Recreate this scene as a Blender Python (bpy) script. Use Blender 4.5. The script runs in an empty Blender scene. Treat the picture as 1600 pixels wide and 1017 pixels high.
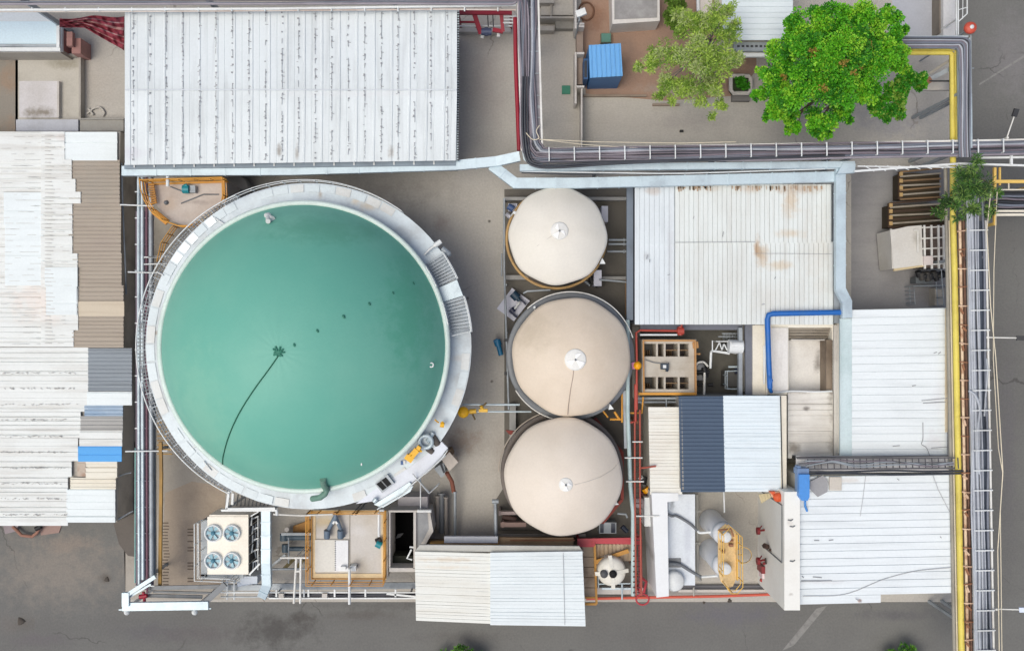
import bpy, math, random
from mathutils import Vector
random.seed(7)
PI = math.pi
C = bpy.context.scene.collection
# camera height above the yard (m) and photo scale on the ground (photo px per m)
H, S, CX, CY = 50.0, 28.0, 800.0, 508.5

def P(x, y, h=0.0):
    """world point at height h that stands where the photo shows (x, y)"""
    k = (H - h) / (H * S)
    return Vector(((x - CX) * k, (CY - y) * k, h))

def L(px, h=0.0):
    return px * (H - h) / (H * S)

def lin(c):
    return tuple((v / 255 / 12.92 if v / 255 <= .04045 else ((v / 255 + .055) / 1.055) ** 2.4) for v in c)

# ------------------------------------------------------------------ materials
MATS = {}
def M(name, rgb, dirt=None, amt=.35, rough=.65, metal=0., fine=.06, scale=.5, streak=None, samt=.35,
      stains=(), bump=0., bscale=8., spec=.5, crack=None):
    if name in MATS:
        return MATS[name]
    m = bpy.data.materials.new(name); m.use_nodes = True
    nt = m.node_tree; N = nt.nodes; K = nt.links; N.clear()
    out = N.new('ShaderNodeOutputMaterial'); b = N.new('ShaderNodeBsdfPrincipled')
    K.new(b.outputs[0], out.inputs[0])
    pos = N.new('ShaderNodeNewGeometry').outputs['Position']
    def noise(sc, det=4, vec=None, ro=.6):
        t = N.new('ShaderNodeTexNoise'); t.inputs['Scale'].default_value = sc
        t.inputs['Detail'].default_value = det; t.inputs['Roughness'].default_value = ro
        K.new(vec or pos, t.inputs['Vector']); return t.outputs['Fac']
    def mr(v, a, b_, c, d):
        t = N.new('ShaderNodeMapRange'); t.interpolation_type = 'SMOOTHSTEP'
        for i, q in enumerate((a, b_, c, d)): t.inputs[i + 1].default_value = q
        K.new(v, t.inputs[0]); return t.outputs[0]
    def mix(a, col, f):
        t = N.new('ShaderNodeMix'); t.data_type = 'RGBA'
        K.new(f, t.inputs['Factor'])
        if isinstance(a, tuple): t.inputs['A'].default_value = a + (1,)
        else: K.new(a, t.inputs['A'])
        t.inputs['B'].default_value = lin(col) + (1,)
        return t.outputs['Result']
    def math_(op, a, v):
        t = N.new('ShaderNodeMath'); t.operation = op; K.new(a, t.inputs[0])
        if isinstance(v, float): t.inputs[1].default_value = v
        else: K.new(v, t.inputs[1])
        return t.outputs[0]
    d = dirt or tuple(v * .72 for v in rgb)
    col = mix(lin(rgb), d, mr(noise(scale, 6), .42, .74, 0., amt))
    if streak:
        mp = N.new('ShaderNodeMapping'); mp.inputs['Scale'].default_value = streak; K.new(pos, mp.inputs['Vector'])
        col = mix(col, d, mr(noise(1., 5, mp.outputs[0]), .44, .72, 0., samt))
    for (sx, sy, sh, rx, ry, scol, sst) in stains:  # colour spots: real stains, plus shade painted on a few surfaces
        c = P(sx, sy, sh)
        v1 = N.new('ShaderNodeVectorMath'); v1.operation = 'SUBTRACT'; K.new(pos, v1.inputs[0]); v1.inputs[1].default_value = c
        v2 = N.new('ShaderNodeVectorMath'); v2.operation = 'MULTIPLY'; K.new(v1.outputs[0], v2.inputs[0])
        v2.inputs[1].default_value = (1 / L(rx, sh), 1 / L(ry, sh), 0)
        ln = N.new('ShaderNodeVectorMath'); ln.operation = 'LENGTH'; K.new(v2.outputs[0], ln.inputs[0])
        wob = math_('ADD', ln.outputs['Value'], mr(noise(1.4, 6, ro=.7), .2, .8, -.5, .5))
        col = mix(col, scol, mr(wob, .0, 1.15, sst, 0.))
    if crack:
        sc_, wd, cc, cs = crack
        wv = N.new('ShaderNodeTexNoise'); wv.inputs['Scale'].default_value = .9; wv.inputs['Detail'].default_value = 5; K.new(pos, wv.inputs['Vector'])
        ad = N.new('ShaderNodeVectorMath'); ad.operation = 'MULTIPLY_ADD'; K.new(wv.outputs['Color'], ad.inputs[0]); ad.inputs[1].default_value = (1.6, 1.6, 0); K.new(pos, ad.inputs[2])
        vo = N.new('ShaderNodeTexVoronoi'); vo.feature = 'DISTANCE_TO_EDGE'; vo.inputs['Scale'].default_value = sc_; K.new(ad.outputs[0], vo.inputs['Vector'])
        col = mix(col, cc, math_('MULTIPLY', mr(vo.outputs['Distance'], wd * .3, wd, cs, 0.), mr(noise(.22, 3), .46, .6, 0., 1.)))
        col = mix(col, cc, mr(noise(5., 3, ro=.8), .69, .78, 0., .35))
    if fine:
        g = mr(noise(9., 5, ro=.7), .25, .75, 1 - fine, 1 + fine)
        t = N.new('ShaderNodeVectorMath'); t.operation = 'SCALE'; K.new(col, t.inputs[0]); K.new(g, t.inputs['Scale'])
        col = t.outputs[0]
    K.new(col, b.inputs['Base Color'])
    b.inputs['Roughness'].default_value = rough; b.inputs['Metallic'].default_value = metal
    b.inputs['Specular IOR Level'].default_value = spec
    if bump:
        bp = N.new('ShaderNodeBump'); bp.inputs['Strength'].default_value = bump; bp.inputs['Distance'].default_value = .05
        K.new(noise(bscale, 6), bp.inputs['Height']); K.new(bp.outputs[0], b.inputs['Normal'])
    MATS[name] = m
    return m

# ------------------------------------------------------------------ mesh builder
class MB:
    def __init__(s): s.v = []; s.f = []; s.m = []; s.sm = []
    def add(s, vs, fs, mi=0, smooth=False):
        o = len(s.v); s.v += [Vector(v) for v in vs]
        for f in fs:
            s.f.append([i + o for i in f]); s.m.append(mi); s.sm.append(smooth)
        return s
    def hexa(s, b4, t4, mi=0):
        return s.add(list(b4) + list(t4), [(3, 2, 1, 0), (4, 5, 6, 7), (0, 1, 5, 4), (1, 2, 6, 5), (2, 3, 7, 6), (3, 0, 4, 7)], mi)
    def box(s, a, b, mi=0):
        x0, x1 = sorted((a[0], b[0])); y0, y1 = sorted((a[1], b[1])); z0, z1 = sorted((a[2], b[2]))
        q = ((x0, y0), (x1, y0), (x1, y1), (x0, y1))
        return s.hexa([(x, y, z0) for x, y in q], [(x, y, z1) for x, y in q], mi)
    def pbox(s, x0, y0, x1, y1, top, bot=0., mi=0):
        """upright box whose top face (height top) covers photo rect"""
        a = P(x0, y0, top); b = P(x1, y1, top)
        return s.box((a.x, a.y, bot), (b.x, b.y, top), mi)
    def prism(s, pts, z0, z1, mi=0):
        """pts: world xy loop"""
        n = len(pts)
        ar = sum(pts[i][0] * pts[(i + 1) % n][1] - pts[(i + 1) % n][0] * pts[i][1] for i in range(n))
        if ar < 0: pts = pts[::-1]
        vs = [(p[0], p[1], z0) for p in pts] + [(p[0], p[1], z1) for p in pts]
        fs = [tuple(range(n))[::-1], tuple(range(n, 2 * n))] + [(i, (i + 1) % n, n + (i + 1) % n, n + i) for i in range(n)]
        return s.add(vs, fs, mi)
    def pprism(s, pts, top, bot=0., mi=0):
        return s.prism([tuple(P(x, y, top)[:2]) for x, y in pts], bot, top, mi)
    def flat(s, pts, z, mi=0):
        n = len(pts); w = [P(x, y, z) for x, y in pts]
        ar = sum(w[i].x * w[(i + 1) % n].y - w[(i + 1) % n].x * w[i].y for i in range(n))
        if ar < 0: w = w[::-1]
        return s.add(w, [tuple(range(n))], mi)
    def beam(s, p, q, w=.1, h=.1, mi=0):
        p = Vector(p); q = Vector(q); d = (q - p)
        if d.length < 1e-5: return s
        d.normalize(); up = Vector((0, 0, 1))
        if abs(d.z) > .95: up = Vector((0, 1, 0))
        sd = d.cross(up).normalized() * (w / 2); u = sd.cross(d).normalized() * (h / 2)
        a = [p - sd - u, p + sd - u, p + sd + u, p - sd + u]; b = [q - sd - u, q + sd - u, q + sd + u, q - sd + u]
        return s.hexa([a[0], b[0], b[1], a[1]], [a[3], b[3], b[2], a[2]], mi)
    def pbeam(s, pts, w=.1, h=.1, mi=0):
        for a, b in zip(pts, pts[1:]): s.beam(P(*a), P(*b), w, h, mi)
        return s
    def tube(s, pts, r=.05, n=8, mi=0, closed=False):
        pts = [Vector(p) for p in pts]; m = len(pts); rings = []
        for i, p in enumerate(pts):
            a = pts[i - 1] if (i or closed) else p
            c = pts[(i + 1) % m] if (i < m - 1 or closed) else p
            d = (c - a)
            d = d.normalized() if d.length > 1e-6 else Vector((0, 0, 1))
            up = Vector((0, 0, 1)) if abs(d.z) < .9 else Vector((0, 1, 0))
            sd = d.cross(up).normalized(); u = sd.cross(d)
            rr = r[i] if isinstance(r, (list, tuple)) else r
            rings.append([p + (sd * math.cos(t * 2 * PI / n) + u * math.sin(t * 2 * PI / n)) * rr for t in range(n)])
        vs = [v for ring in rings for v in ring]; fs = []
        for i in range(m if closed else m - 1):
            j = (i + 1) % m
            for t in range(n):
                fs.append((i * n + t, j * n + t, j * n + (t + 1) % n, i * n + (t + 1) % n))
        s.add(vs, fs, mi, True)
        if not closed:
            s.add(rings[0], [tuple(range(n))], mi); s.add(rings[-1], [tuple(range(n))[::-1]], mi)
        return s
    def ptube(s, pts, r=.05, n=8, mi=0, closed=False):
        return s.tube([P(*p) for p in pts], r, n, mi, closed)
    def lathe(s, c, prof, n=32, mi=0, a0=0., a1=2 * PI, smooth=True, rf=None):
        full = abs(a1 - a0 - 2 * PI) < 1e-6; na = n if full else n + 1
        vs = []
        for (r, z) in prof:
            for i in range(na):
                t = a0 + (a1 - a0) * i / n; q = rf(t) if rf else 1.
                vs.append((c[0] + r * q * math.cos(t), c[1] + r * q * math.sin(t), c[2] + z))
        fs = []
        for j in range(len(prof) - 1):
            for i in range(n):
                k = (i + 1) % na
                fs.append((j * na + i, j * na + k, (j + 1) * na + k, (j + 1) * na + i))
        return s.add(vs, fs, mi, smooth)
    def cyl(s, p, r, z0, z1, n=20, mi=0):
        c = (p[0], p[1], 0)
        s.lathe(c, [(r, z0), (r, z1)], n, mi)
        s.lathe(c, [(r, z1), (0.0005, z1)], n, mi, smooth=False)
        return s
    def railing(s, pts, ht=1.0, gap=1.2, r=.028, mid=1, mi=0, closed=False):
        pts = [Vector(p) for p in pts]; up = Vector((0, 0, ht))
        if closed: pts = pts + [pts[0]]
        for k in range(mid + 1):
            f = ht * (1 - k / (mid + 1))
            s.tube([p + Vector((0, 0, f)) for p in pts], r, 6, mi)
        acc = 0.
        for a, b in zip(pts, pts[1:]):
            ln = (b - a).length; t = acc
            while t < ln:
                q = a + (b - a) * (t / ln); s.tube([q, q + up], r, 6, mi); t += gap
            acc = t - ln
        s.tube([pts[-1], pts[-1] + up], r, 6, mi)
        return s

PROF = {
    'rib': lambda hh: [(0, 0), (.36, 0), (.43, hh), (.57, hh), (.64, 0)],
    'seam': lambda hh: [(0, 0), (.86, 0), (.865, -hh), (.955, -hh), (.96, 0)],
    'lap': lambda hh: [(0, 0), (.93, hh * .6), (.931, -hh), (.99, -hh)],
    'wave': lambda hh: [(i / 6, hh * .5 * (1 + math.sin(2 * PI * i / 6))) for i in range(6)],
    'two': lambda hh: [(0, 0), (.2, 0), (.24, hh), (.32, hh), (.36, 0), (.7, 0), (.71, -hh * .5), (.73, -hh * .5), (.74, 0)],
}
def sheet(mb, tl, tr, br, bl, rib='v', pitch=26, kind='rib', hh=.04, thick=.06, mi=0, jit=0.):
    """profiled metal sheet spanned by four (px, py, height) corners"""
    tl, tr, br, bl = (P(*c) for c in (tl, tr, br, bl))
    if rib == 'h': A0, A1, B0, B1 = bl, tl, br, tr          # across = bottom to top
    else: A0, A1, B0, B1 = tl, tr, bl, br
    n = max(1, round((A1 - A0).length / L(pitch, 3.)))
    pr = PROF[kind](hh); us = []
    for k in range(n):
        j = random.uniform(-jit, jit) / n; q = random.uniform(.6, 1.3) if jit else 1.
        for (u, z) in pr: us.append((min(1, max(0, (k + u) / n + (j if 0 < u else 0))), z * q))
    us.append((1., us[0][1]))
    vs = []
    for (u, z) in us:
        a = A0.lerp(A1, u) + Vector((0, 0, z)); b = B0.lerp(B1, u) + Vector((0, 0, z))
        vs += [a, b, a - Vector((0, 0, thick + z)), b - Vector((0, 0, thick + z))]
    fs = []
    for i in range(len(us) - 1):
        o = 4 * i; p = o + 4
        fs += [(o, o + 1, p + 1, p), (o + 2, p + 2, p + 3, o + 3), (o, p, p + 2, o + 2), (o + 1, o + 3, p + 3, p + 1)]
    e = 4 * (len(us) - 1)
    fs += [(0, 2, 3, 1), (e, e + 1, e + 3, e + 2)]
    n0 = (A1 - A0).cross(B0 - A0)
    if n0.z > 0: fs = [f[::-1] for f in fs]
    mb.add(vs, fs, mi)
    return mb

def spline(pts, n=8):
    """Catmull-Rom through (px, py, h) tuples"""
    p = [Vector(q) for q in pts]; p = [p[0] * 2 - p[1]] + p + [p[-1] * 2 - p[-2]]; out = []
    for i in range(1, len(p) - 2):
        for k in range(n):
            t = k / n; a, b, c, d = p[i - 1:i + 3]
            out.append(.5 * ((2 * b) + (c - a) * t + (2 * a - 5 * b + 4 * c - d) * t * t + (3 * b - a - 3 * c + d) * t ** 3))
    out.append(p[-2]); return [tuple(q) for q in out]

# ------------------------------------------------------------------ objects
ORG = {}
LABELS = {}
def _label(o, label, cat, group):
    n = len(label.split())
    if not 4 <= n <= 16: print("LABELLEN", n, label)
    if label in LABELS: print("DUP", label)
    LABELS[label] = 1
    o['label'] = label; o['category'] = cat
    if group: o['group'] = group
def _mesh(name, mb, mats, org):
    me = bpy.data.meshes.new(name)
    me.from_pydata([tuple(v - org) for v in mb.v], [], mb.f)
    for m in (mats if isinstance(mats, (list, tuple)) else [mats]): me.materials.append(m)
    me.polygons.foreach_set('material_index', mb.m); me.polygons.foreach_set('use_smooth', mb.sm)
    me.update()
    o = bpy.data.objects.new(name, me); C.objects.link(o); return o
def T(name, label, cat, loc, group=None):
    o = bpy.data.objects.new(name, None); C.objects.link(o); o.empty_display_size = .3
    o.location = loc; ORG[o.name] = Vector(loc); _label(o, label, cat, group); return o
def part(root, name, mb, mats, label=None):
    org = ORG[root.name]; o = _mesh(name, mb, mats, org); o.parent = root; ORG[o.name] = org
    if label: o['label'] = label
    return o
def single(name, mb, mats, label, cat, group=None):
    xs = [v.x for v in mb.v]; ys = [v.y for v in mb.v]; z = min(v.z for v in mb.v)
    org = Vector(((min(xs) + max(xs)) / 2, (min(ys) + max(ys)) / 2, z))
    o = _mesh(name, mb, mats, org); o.location = org; ORG[o.name] = org; _label(o, label, cat, group); return o
def struct(name, mb, mats):
    o = _mesh(name, mb, mats, Vector((0, 0, 0))); o['kind'] = 'structure'; return o
def inset(pts, d):
    """shrink a photo-pixel loop towards its centre by d px"""
    cx = sum(p[0] for p in pts) / len(pts); cy = sum(p[1] for p in pts) / len(pts)
    return [(x - math.copysign(d, x - cx), y - math.copysign(d, y - cy)) for x, y in pts]
def rect(x0, y0, x1, y1): return [(x0, y0), (x1, y0), (x1, y1), (x0, y1)]
def sheetr(mb, x0, y0, x1, y1, h, **k): return sheet(mb, (x0, y0, h), (x1, y0, h), (x1, y1, h), (x0, y1, h), **k)
def copy_tree(root, loc, label, rotz=0.):
    r = root.copy(); C.objects.link(r); r.location = loc; r.rotation_euler = (0, 0, rotz); r['label'] = label
    for ch in list(root.children):
        c = ch.copy(); C.objects.link(c); c.parent = r
        for g in list(ch.children):
            d = g.copy(); C.objects.link(d); d.parent = c
    return r

# ------------------------------------------------------------------ palette
WH = (226, 230, 231)
white = M('white_paint', (222, 226, 226), (170, 168, 160), .35, .5)
whitepipe = M('white_pipe_paint', (225, 225, 220), (165, 155, 140), .4, .45)
galv = M('galvanised_steel', (192, 206, 212), (150, 162, 170), .6, .42, .25, scale=1.2)
galvd = M('dull_galvanised_steel', (158, 166, 172), (108, 112, 116), .6, .5, .2, scale=1.)
greysteel = M('grey_steel', (118, 122, 126), (78, 78, 78), .5, .55, .2, scale=1.3)
darksteel = M('dark_steel', (58, 60, 64), (36, 34, 33), .5, .6, .2)
black = M('black_rubber', (26, 27, 30), (48, 46, 44), .4, .6)
red = M('fire_red_paint', (172, 44, 42), (110, 40, 34), .5, .5)
crimson = M('crimson_paint', (152, 26, 48), (104, 24, 34), .5, .5)
orange = M('red_orange_paint', (164, 78, 62), (124, 72, 60), .5, .55)
ochre = M('ochre_paint', (214, 152, 56), (150, 104, 50), .5, .55)
yellow = M('yellow_paint', (240, 182, 26), (190, 140, 40), .35, .5)
pipeyellow = M('faded_yellow_paint', (222, 206, 96), (160, 140, 66), .5, .55, streak=(1.5, .25, 1))
cream = M('cream_paint', (226, 220, 204), (176, 166, 146), .35, .6)
cream_wall = M('cream_wall_paint', (243, 239, 226), (220, 213, 196), .3, .7, streak=(.6, .6, 2.))
grey_wall = M('grey_render_wall', (156, 154, 148), (110, 108, 102), .6, .85, streak=(.8, .8, .3))
dark_wall = M('dirty_dark_wall', (186, 180, 170), (120, 114, 106), .6, .9)
concrete = M('concrete', (170, 165, 156), (122, 116, 106), .6, .9, bump=.2)
paleconc = M('pale_concrete', (196, 192, 186), (146, 140, 130), .55, .9, bump=.15)
cable_a = M('black_cable', (56, 59, 66), (84, 86, 92), .5, .5)
cable_b = M('slate_cable', (112, 118, 130), (78, 82, 90), .5, .5)
cable_c = M('silver_cable', (172, 178, 186), (120, 124, 130), .5, .45)
cable_d = M('mauve_cable', (120, 112, 120), (86, 80, 86), .5, .5)
blue = M('bright_blue_paint', (24, 98, 178), (60, 110, 160), .5, .5, scale=1.5)
teal = M('teal_pump_paint', (20, 130, 140), (16, 84, 96), .4, .45)
wood = M('weathered_timber', (132, 106, 76), (84, 66, 48), .6, .8, streak=(.6, 4, 1))
darkwood = M('dark_timber', (70, 52, 38), (40, 32, 26), .5, .85)
rusty = M('rusty_steel', (150, 106, 78), (92, 62, 48), .6, .8)
# ------------------------------------------------------------------ world, light, camera
sc = bpy.context.scene
w = bpy.data.worlds.new('World'); sc.world = w; w.use_nodes = True
nt = w.node_tree; bg = nt.nodes['Background']
sky = nt.nodes.new('ShaderNodeTexSky'); sky.sky_type = 'NISHITA'; sky.sun_disc = False
SUN_EL, SUN_AZ = math.radians(68), math.radians(240)      # azimuth clockwise from north
sky.sun_elevation = SUN_EL; sky.sun_rotation = SUN_AZ
sky.dust_density = 5.0; sky.ozone_density = 1.0; sky.air_density = 1.0
nt.links.new(sky.outputs[0], bg.inputs[0]); bg.inputs[1].default_value = .125
sl = bpy.data.lights.new('sun', 'SUN'); sl.energy = 1.4; sl.angle = math.radians(42); sl.color = (.99, .98, .88)
so = bpy.data.objects.new('sun', sl); C.objects.link(so)
dirv = Vector((math.sin(SUN_AZ) * math.cos(SUN_EL), math.cos(SUN_AZ) * math.cos(SUN_EL), math.sin(SUN_EL)))
so.rotation_euler = dirv.to_track_quat('Z', 'Y').to_euler(); so.location = dirv * 80
cd = bpy.data.cameras.new('camera'); cam = bpy.data.objects.new('camera', cd); C.objects.link(cam)
cam.location = (0, 0, H); cam.rotation_euler = (0, 0, 0)
cd.sensor_width = 36; cd.lens = 36 / (2 * (800 / S / H)); cd.clip_end = 2000; cd.clip_start = .1
sc.camera = cam
sc.view_settings.view_transform = 'Standard'; sc.view_settings.look = 'None'
sc.view_settings.exposure = 0.0; sc.view_settings.gamma = 1

# ------------------------------------------------------------------ ground sheets
yard = M('yard_concrete', (180, 176, 168), (158, 152, 144), .5, .95, scale=.2, fine=.10, bump=.25, streak=(.12, .5, 1), samt=.3, crack=(.16, .006, (112, 106, 98), .55), stains=[
    (640, 360, 0, 60, 60, (150, 144, 138), .5), (560, 300, 0, 200, 26, (146, 140, 134), .5), (740, 480, 0, 26, 120, (188, 182, 174), .5),
    (720, 690, 0, 40, 30, (142, 122, 106), .6), (760, 560, 0, 20, 50, (160, 154, 148), .5), (690, 350, 0, 22, 16, (150, 134, 126), .4), (731, 466, 0, 3, 3, (100, 92, 84), .8), (768, 596, 0, 3, 3, (90, 84, 78), .8), (765, 346, 0, 3, 3, (70, 64, 60), .9), (736, 520, 0, 3, 10, (140, 130, 124), .6),
    (760, 130, 0, 40, 90, (168, 158, 152), .5), (880, 120, 0, 24, 70, (176, 170, 162), .5), (1090, 190, 0, 110, 22, (158, 152, 148), .5),
    (150, 130, 0, 34, 44, (168, 160, 150), .5), (1130, 740, 0, 50, 60, (160, 158, 150), .6), (780, 700, 0, 20, 60, (158, 150, 142), .5),
    (1400, 190, 0, 80, 30, (154, 152, 154), .8), (1180, 860, 0, 30, 60, (156, 154, 148), .6)])
g = MB(); R = 400
g.add([(-R, -R, 0), (R, -R, 0), (R, R, 0), (-R, R, 0)], [(0, 1, 2, 3)])
struct('ground', g, yard)
asphalt = M('worn_asphalt', (112, 112, 109), (100, 99, 97), .6, .95, scale=.15, fine=.10, bump=.25, bscale=20., streak=(.05, .5, 1), samt=.4, crack=(.11, .005, (72, 70, 68), .6), stains=[
    (430, 985, 0, 80, 34, (76, 74, 72), .8), (470, 965, 0, 34, 12, (78, 75, 72), .7), (90, 890, 0, 130, 70, (134, 128, 120), .9), (240, 985, 0, 70, 20, (98, 97, 100), .6),
    (35, 975, 0, 22, 14, (92, 88, 82), .7), (165, 903, 0, 14, 10, (88, 82, 76), .7), (20, 975, 0, 40, 20, (112, 108, 104), .6), (700, 945, 0, 300, 8, (88, 86, 84), .5), (1140, 960, 0, 90, 24, (104, 103, 108), .8),
    (300, 990, 0, 90, 18, (100, 96, 96), .6), (60, 1000, 0, 60, 14, (104, 100, 102), .6), (1120, 938, 0, 7, 4, (60, 58, 56), .9),
    (720, 995, 0, 90, 14, (100, 98, 96), .6), (1580, 90, 0, 50, 90, (124, 122, 122), .8), (1575, 700, 0, 20, 200, (106, 104, 106), .7),
    (1400, 960, 0, 70, 12, (92, 91, 94), .7), (560, 960, 0, 60, 10, (92, 88, 84), .6), (110, 850, 0, 60, 18, (138, 128, 118), .7)])
g = MB()
g.flat([(-900, 812), (196, 812), (196, 940), (1492, 940), (1492, -900), (2600, -900), (2600, 2000), (-900, 2000)], .004)
struct('road', g, asphalt)
g = MB(); g.flat([(1276, 950), (1292, 946), (1240, 1008), (1222, 1016)], .008)
g.flat([(1610, 80), (1610, 84), (1530, 134), (1530, 131)], .008)
struct('road_marking', g, M('faded_road_paint', (136, 135, 132), (112, 111, 109), .9, .95, scale=3.5))
def slab(name, pts, mat, z=.004):
    g = MB(); g.flat(pts, z); return struct(name, g, mat)
slab('soil_ground', [(905, -60), (1182, -60), (1182, 110), (1150, 150), (1040, 158), (915, 147)], M('brown_soil', (160, 132, 114), (140, 120, 108), .7, .95, scale=.4, bump=.5,
     stains=[(930, 30, 0, 22, 26, (140, 102, 78), .6), (1060, 140, 0, 60, 16, (164, 156, 146), .8)]))
slab('tank_floor', [(788, 296), (988, 288), (988, 620), (1012, 640), (1012, 935), (915, 935), (915, 850), (775, 850), (775, 780), (788, 760)],
     M('dark_wet_concrete', (104, 100, 93), (76, 74, 69), .7, .8, scale=.4, bump=.2))
slab('path', [(186, 262), (395, 262), (330, 330), (260, 400), (250, 560), (262, 660), (330, 755), (350, 770), (350, 936), (196, 936), (186, 560)],
     M('alley_concrete', (168, 162, 152), (120, 115, 107), .8, .9, scale=.35, bump=.2))
slab('wet_patch_ground', [(180, 690), (216, 690), (216, 870), (200, 868), (186, 850), (178, 820), (180, 770), (176, 740)], M('wet_concrete', (96, 90, 84), (80, 75, 70), .6, .75, scale=.8), .008)
slab('yard_paving', rect(1000, 505, 1186, 622), M('dark_yard_concrete', (106, 104, 97), (80, 78, 73), .7, .9, scale=.5))
slab('loading_ground', [(1330, 262), (1488, 262), (1488, 486), (1330, 486)], M('grey_yard_concrete', (146, 145, 145), (118, 117, 120), .7, .95, scale=.3, streak=(.2, 1.6, 1)))
slab('paved_ground', [(1394, -60), (1482, -60), (1482, 60), (1394, 60)], M('pale_grey_paving', (176, 179, 186), (150, 152, 160), .6, .9, scale=.4))
slab('earth_ground', rect(-60, 82, 28, 206), M('dark_earth', (140, 134, 124), (150, 126, 104), .7, .95, scale=.7, bump=.4))
slab('concrete_pad_ground', rect(24, 84, 126, 206), M('worn_pad_concrete', (186, 182, 172), (156, 150, 138), .7, .95, scale=.45, stains=[
    (70, 178, 0, 40, 12, (126, 118, 104), .8), (100, 100, 0, 30, 12, (140, 134, 118), .7)]))
slab('bright_pad_ground', rect(30, 127, 90, 184), M('bright_pad_concrete', (204, 202, 203), (182, 178, 174), .6, .95, scale=.5, stains=[(66, 176, 0, 34, 10, (128, 120, 106), .9)]), .008)
# brown ramp with cast grooves
g = MB(); g.flat([(258, 770), (300, 752), (352, 760), (352, 918), (252, 918)], .012)
for i in range(22):
    y = 816 + i * 4.8; a = random.uniform(0, 3)
    for (x0, x1) in ((253 + a, 262 + a), (293, 302)):
        if x0 > 290 and random.random() < .35: continue
        q = P(x0, y, .02); r_ = P(x1, y + 1.6, .02)
        g.box((q.x, q.y, .012), (r_.x, r_.y, .03), 1)
struct('ramp_path', g, [M('brown_ramp_concrete', (170, 156, 139), (142, 130, 118), .7, .95, scale=.5, bump=.2, stains=[(290, 860, 0, 14, 60, (138, 128, 118), .6)]),  # darker middle spot: shading put into the ramp colour
                       M('groove_dirt', (112, 100, 88), (60, 54, 48), .5, .95)])
# ------------------------------------------------------------------ buildings
def roofmat(name, rgb, rib, **k):
    st = (3.2, .22, 1) if rib == 'v' else (.22, 3.2, 1)
    k.setdefault('dirt', tuple(v * .84 for v in rgb)); k.setdefault('amt', .3); k.setdefault('samt', .45)
    return M(name, rgb, rough=.55, streak=st, scale=.3, fine=.03, spec=.3, **k)
screw = M('lap_screw_dirt', (156, 158, 162), (126, 128, 132), .5, .7)
def centre(pts, h=0): return Vector((*P(sum(p[0] for p in pts) / len(pts), sum(p[1] for p in pts) / len(pts), h)[:2], 0))
def building(name, label, pts, h, wallm, cat='building', ins=5):
    t = T(name, label, cat, centre(pts, h))
    b = MB(); b.pprism(inset(pts, ins), h - .14, 0.); part(t, 'wall', b, wallm); return t

# A: the long white shed, top left
hA = 4.5
A = building('ribbed_shed', 'largest white ribbed roof shed with dotted rows of screws, north of green tank', [(195, 15), (713, 14), (712, 250), (195, 256)], hA, grey_wall)
def slopeA(y): return hA + .35 * (1 - abs(y - 140) / 126)
def zx(x, y): return (x, y, slopeA(y))
AR = None; b = MB(); mA = roofmat('white_roof_sheet', (219, 226, 228), 'v', stains=[(205, 240, 4.5, 30, 14, (204, 204, 212), .6), (437, 236, 4.5, 5, 12, (150, 146, 140), .9),
    (465, 240, 4.5, 4, 14, (160, 156, 150), .8), (612, 238, 4.5, 6, 12, (170, 166, 160), .8), (560, 150, 4.5, 200, 6, (214, 218, 220), .6)])
sheet(b, zx(195, 140), zx(714, 140), zx(712, 251), zx(195, 258), pitch=25.9, kind='two', hh=.035)
sheet(b, (195, 16, hA), (714, 14, hA), (714, 141, hA + .37), (195, 141, hA + .37), pitch=25.9, kind='two', hh=.035)
for i in range(20):
    x = 208 + i * 25.85; y = 20
    while y < 250:
        d = random.uniform(3, 11)
        if random.random() < .86:
            for (u, v, lw) in ((0, d, .8),):
                p = P(x + random.uniform(-.5, .5), y, slopeA(y) + .052); q = P(x + random.uniform(-.5, .5), min(y + v, 250), slopeA(y + v) + .052)
                if random.random() < .75: b.beam(p, q, .022, .012, 1)
            if random.random() < .8:
                q = P(x + random.uniform(-1, 1), y, slopeA(y) + .052); s_ = random.uniform(.018, .04); b.box(q - Vector((s_, s_, .02)), q + Vector((s_, s_, .02)), 1)
            if random.random() < .3:
                p = P(x - .5, y + 2, slopeA(y) + .05); q = P(x + random.choice((-3, 4)), y + 2, slopeA(y) + .05); b.beam(p, q, .022, .014, 1)
        y += d + random.uniform(.5, 2.5)
AR = part(A, 'roof', b, [mA, screw])
b = MB(); b.pbeam([(195, 260, 4.1), (712, 255, 4.1)], .28, .14); AGt = part(A, 'gutter', b, M('slate_gutter', (132, 146, 158), (90, 98, 108), .5, .6))
for i in range(16):
    b = MB(); x = 210 + i * 31.2; b.pbeam([(x, 256 - (x - 210) * .01, 4.2), (x, 262 - (x - 210) * .01, 4.2)], .07, .05); part(AGt, 'bracket', b, white)
b = MB(); b.pbeam([(195.5, 140.5, hA + .42), (713, 140.5, hA + .42)], .06, .02); part(AR, 'ridge_strip', b, M('lap_grey', (208, 214, 219), (186, 192, 198), .6, .6))
b = MB(); b.pbeam([(716, 16, 4.3), (714.5, 252, 4.3)], .1, .3)
for i in range(60): p = P(716, 20 + i * 3.9, 4.46); b.box(p - Vector((.07, .03, .02)), p + Vector((.05, .03, .02)), 1)
part(A, 'verge_trim', b, [galv, darksteel])

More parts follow.
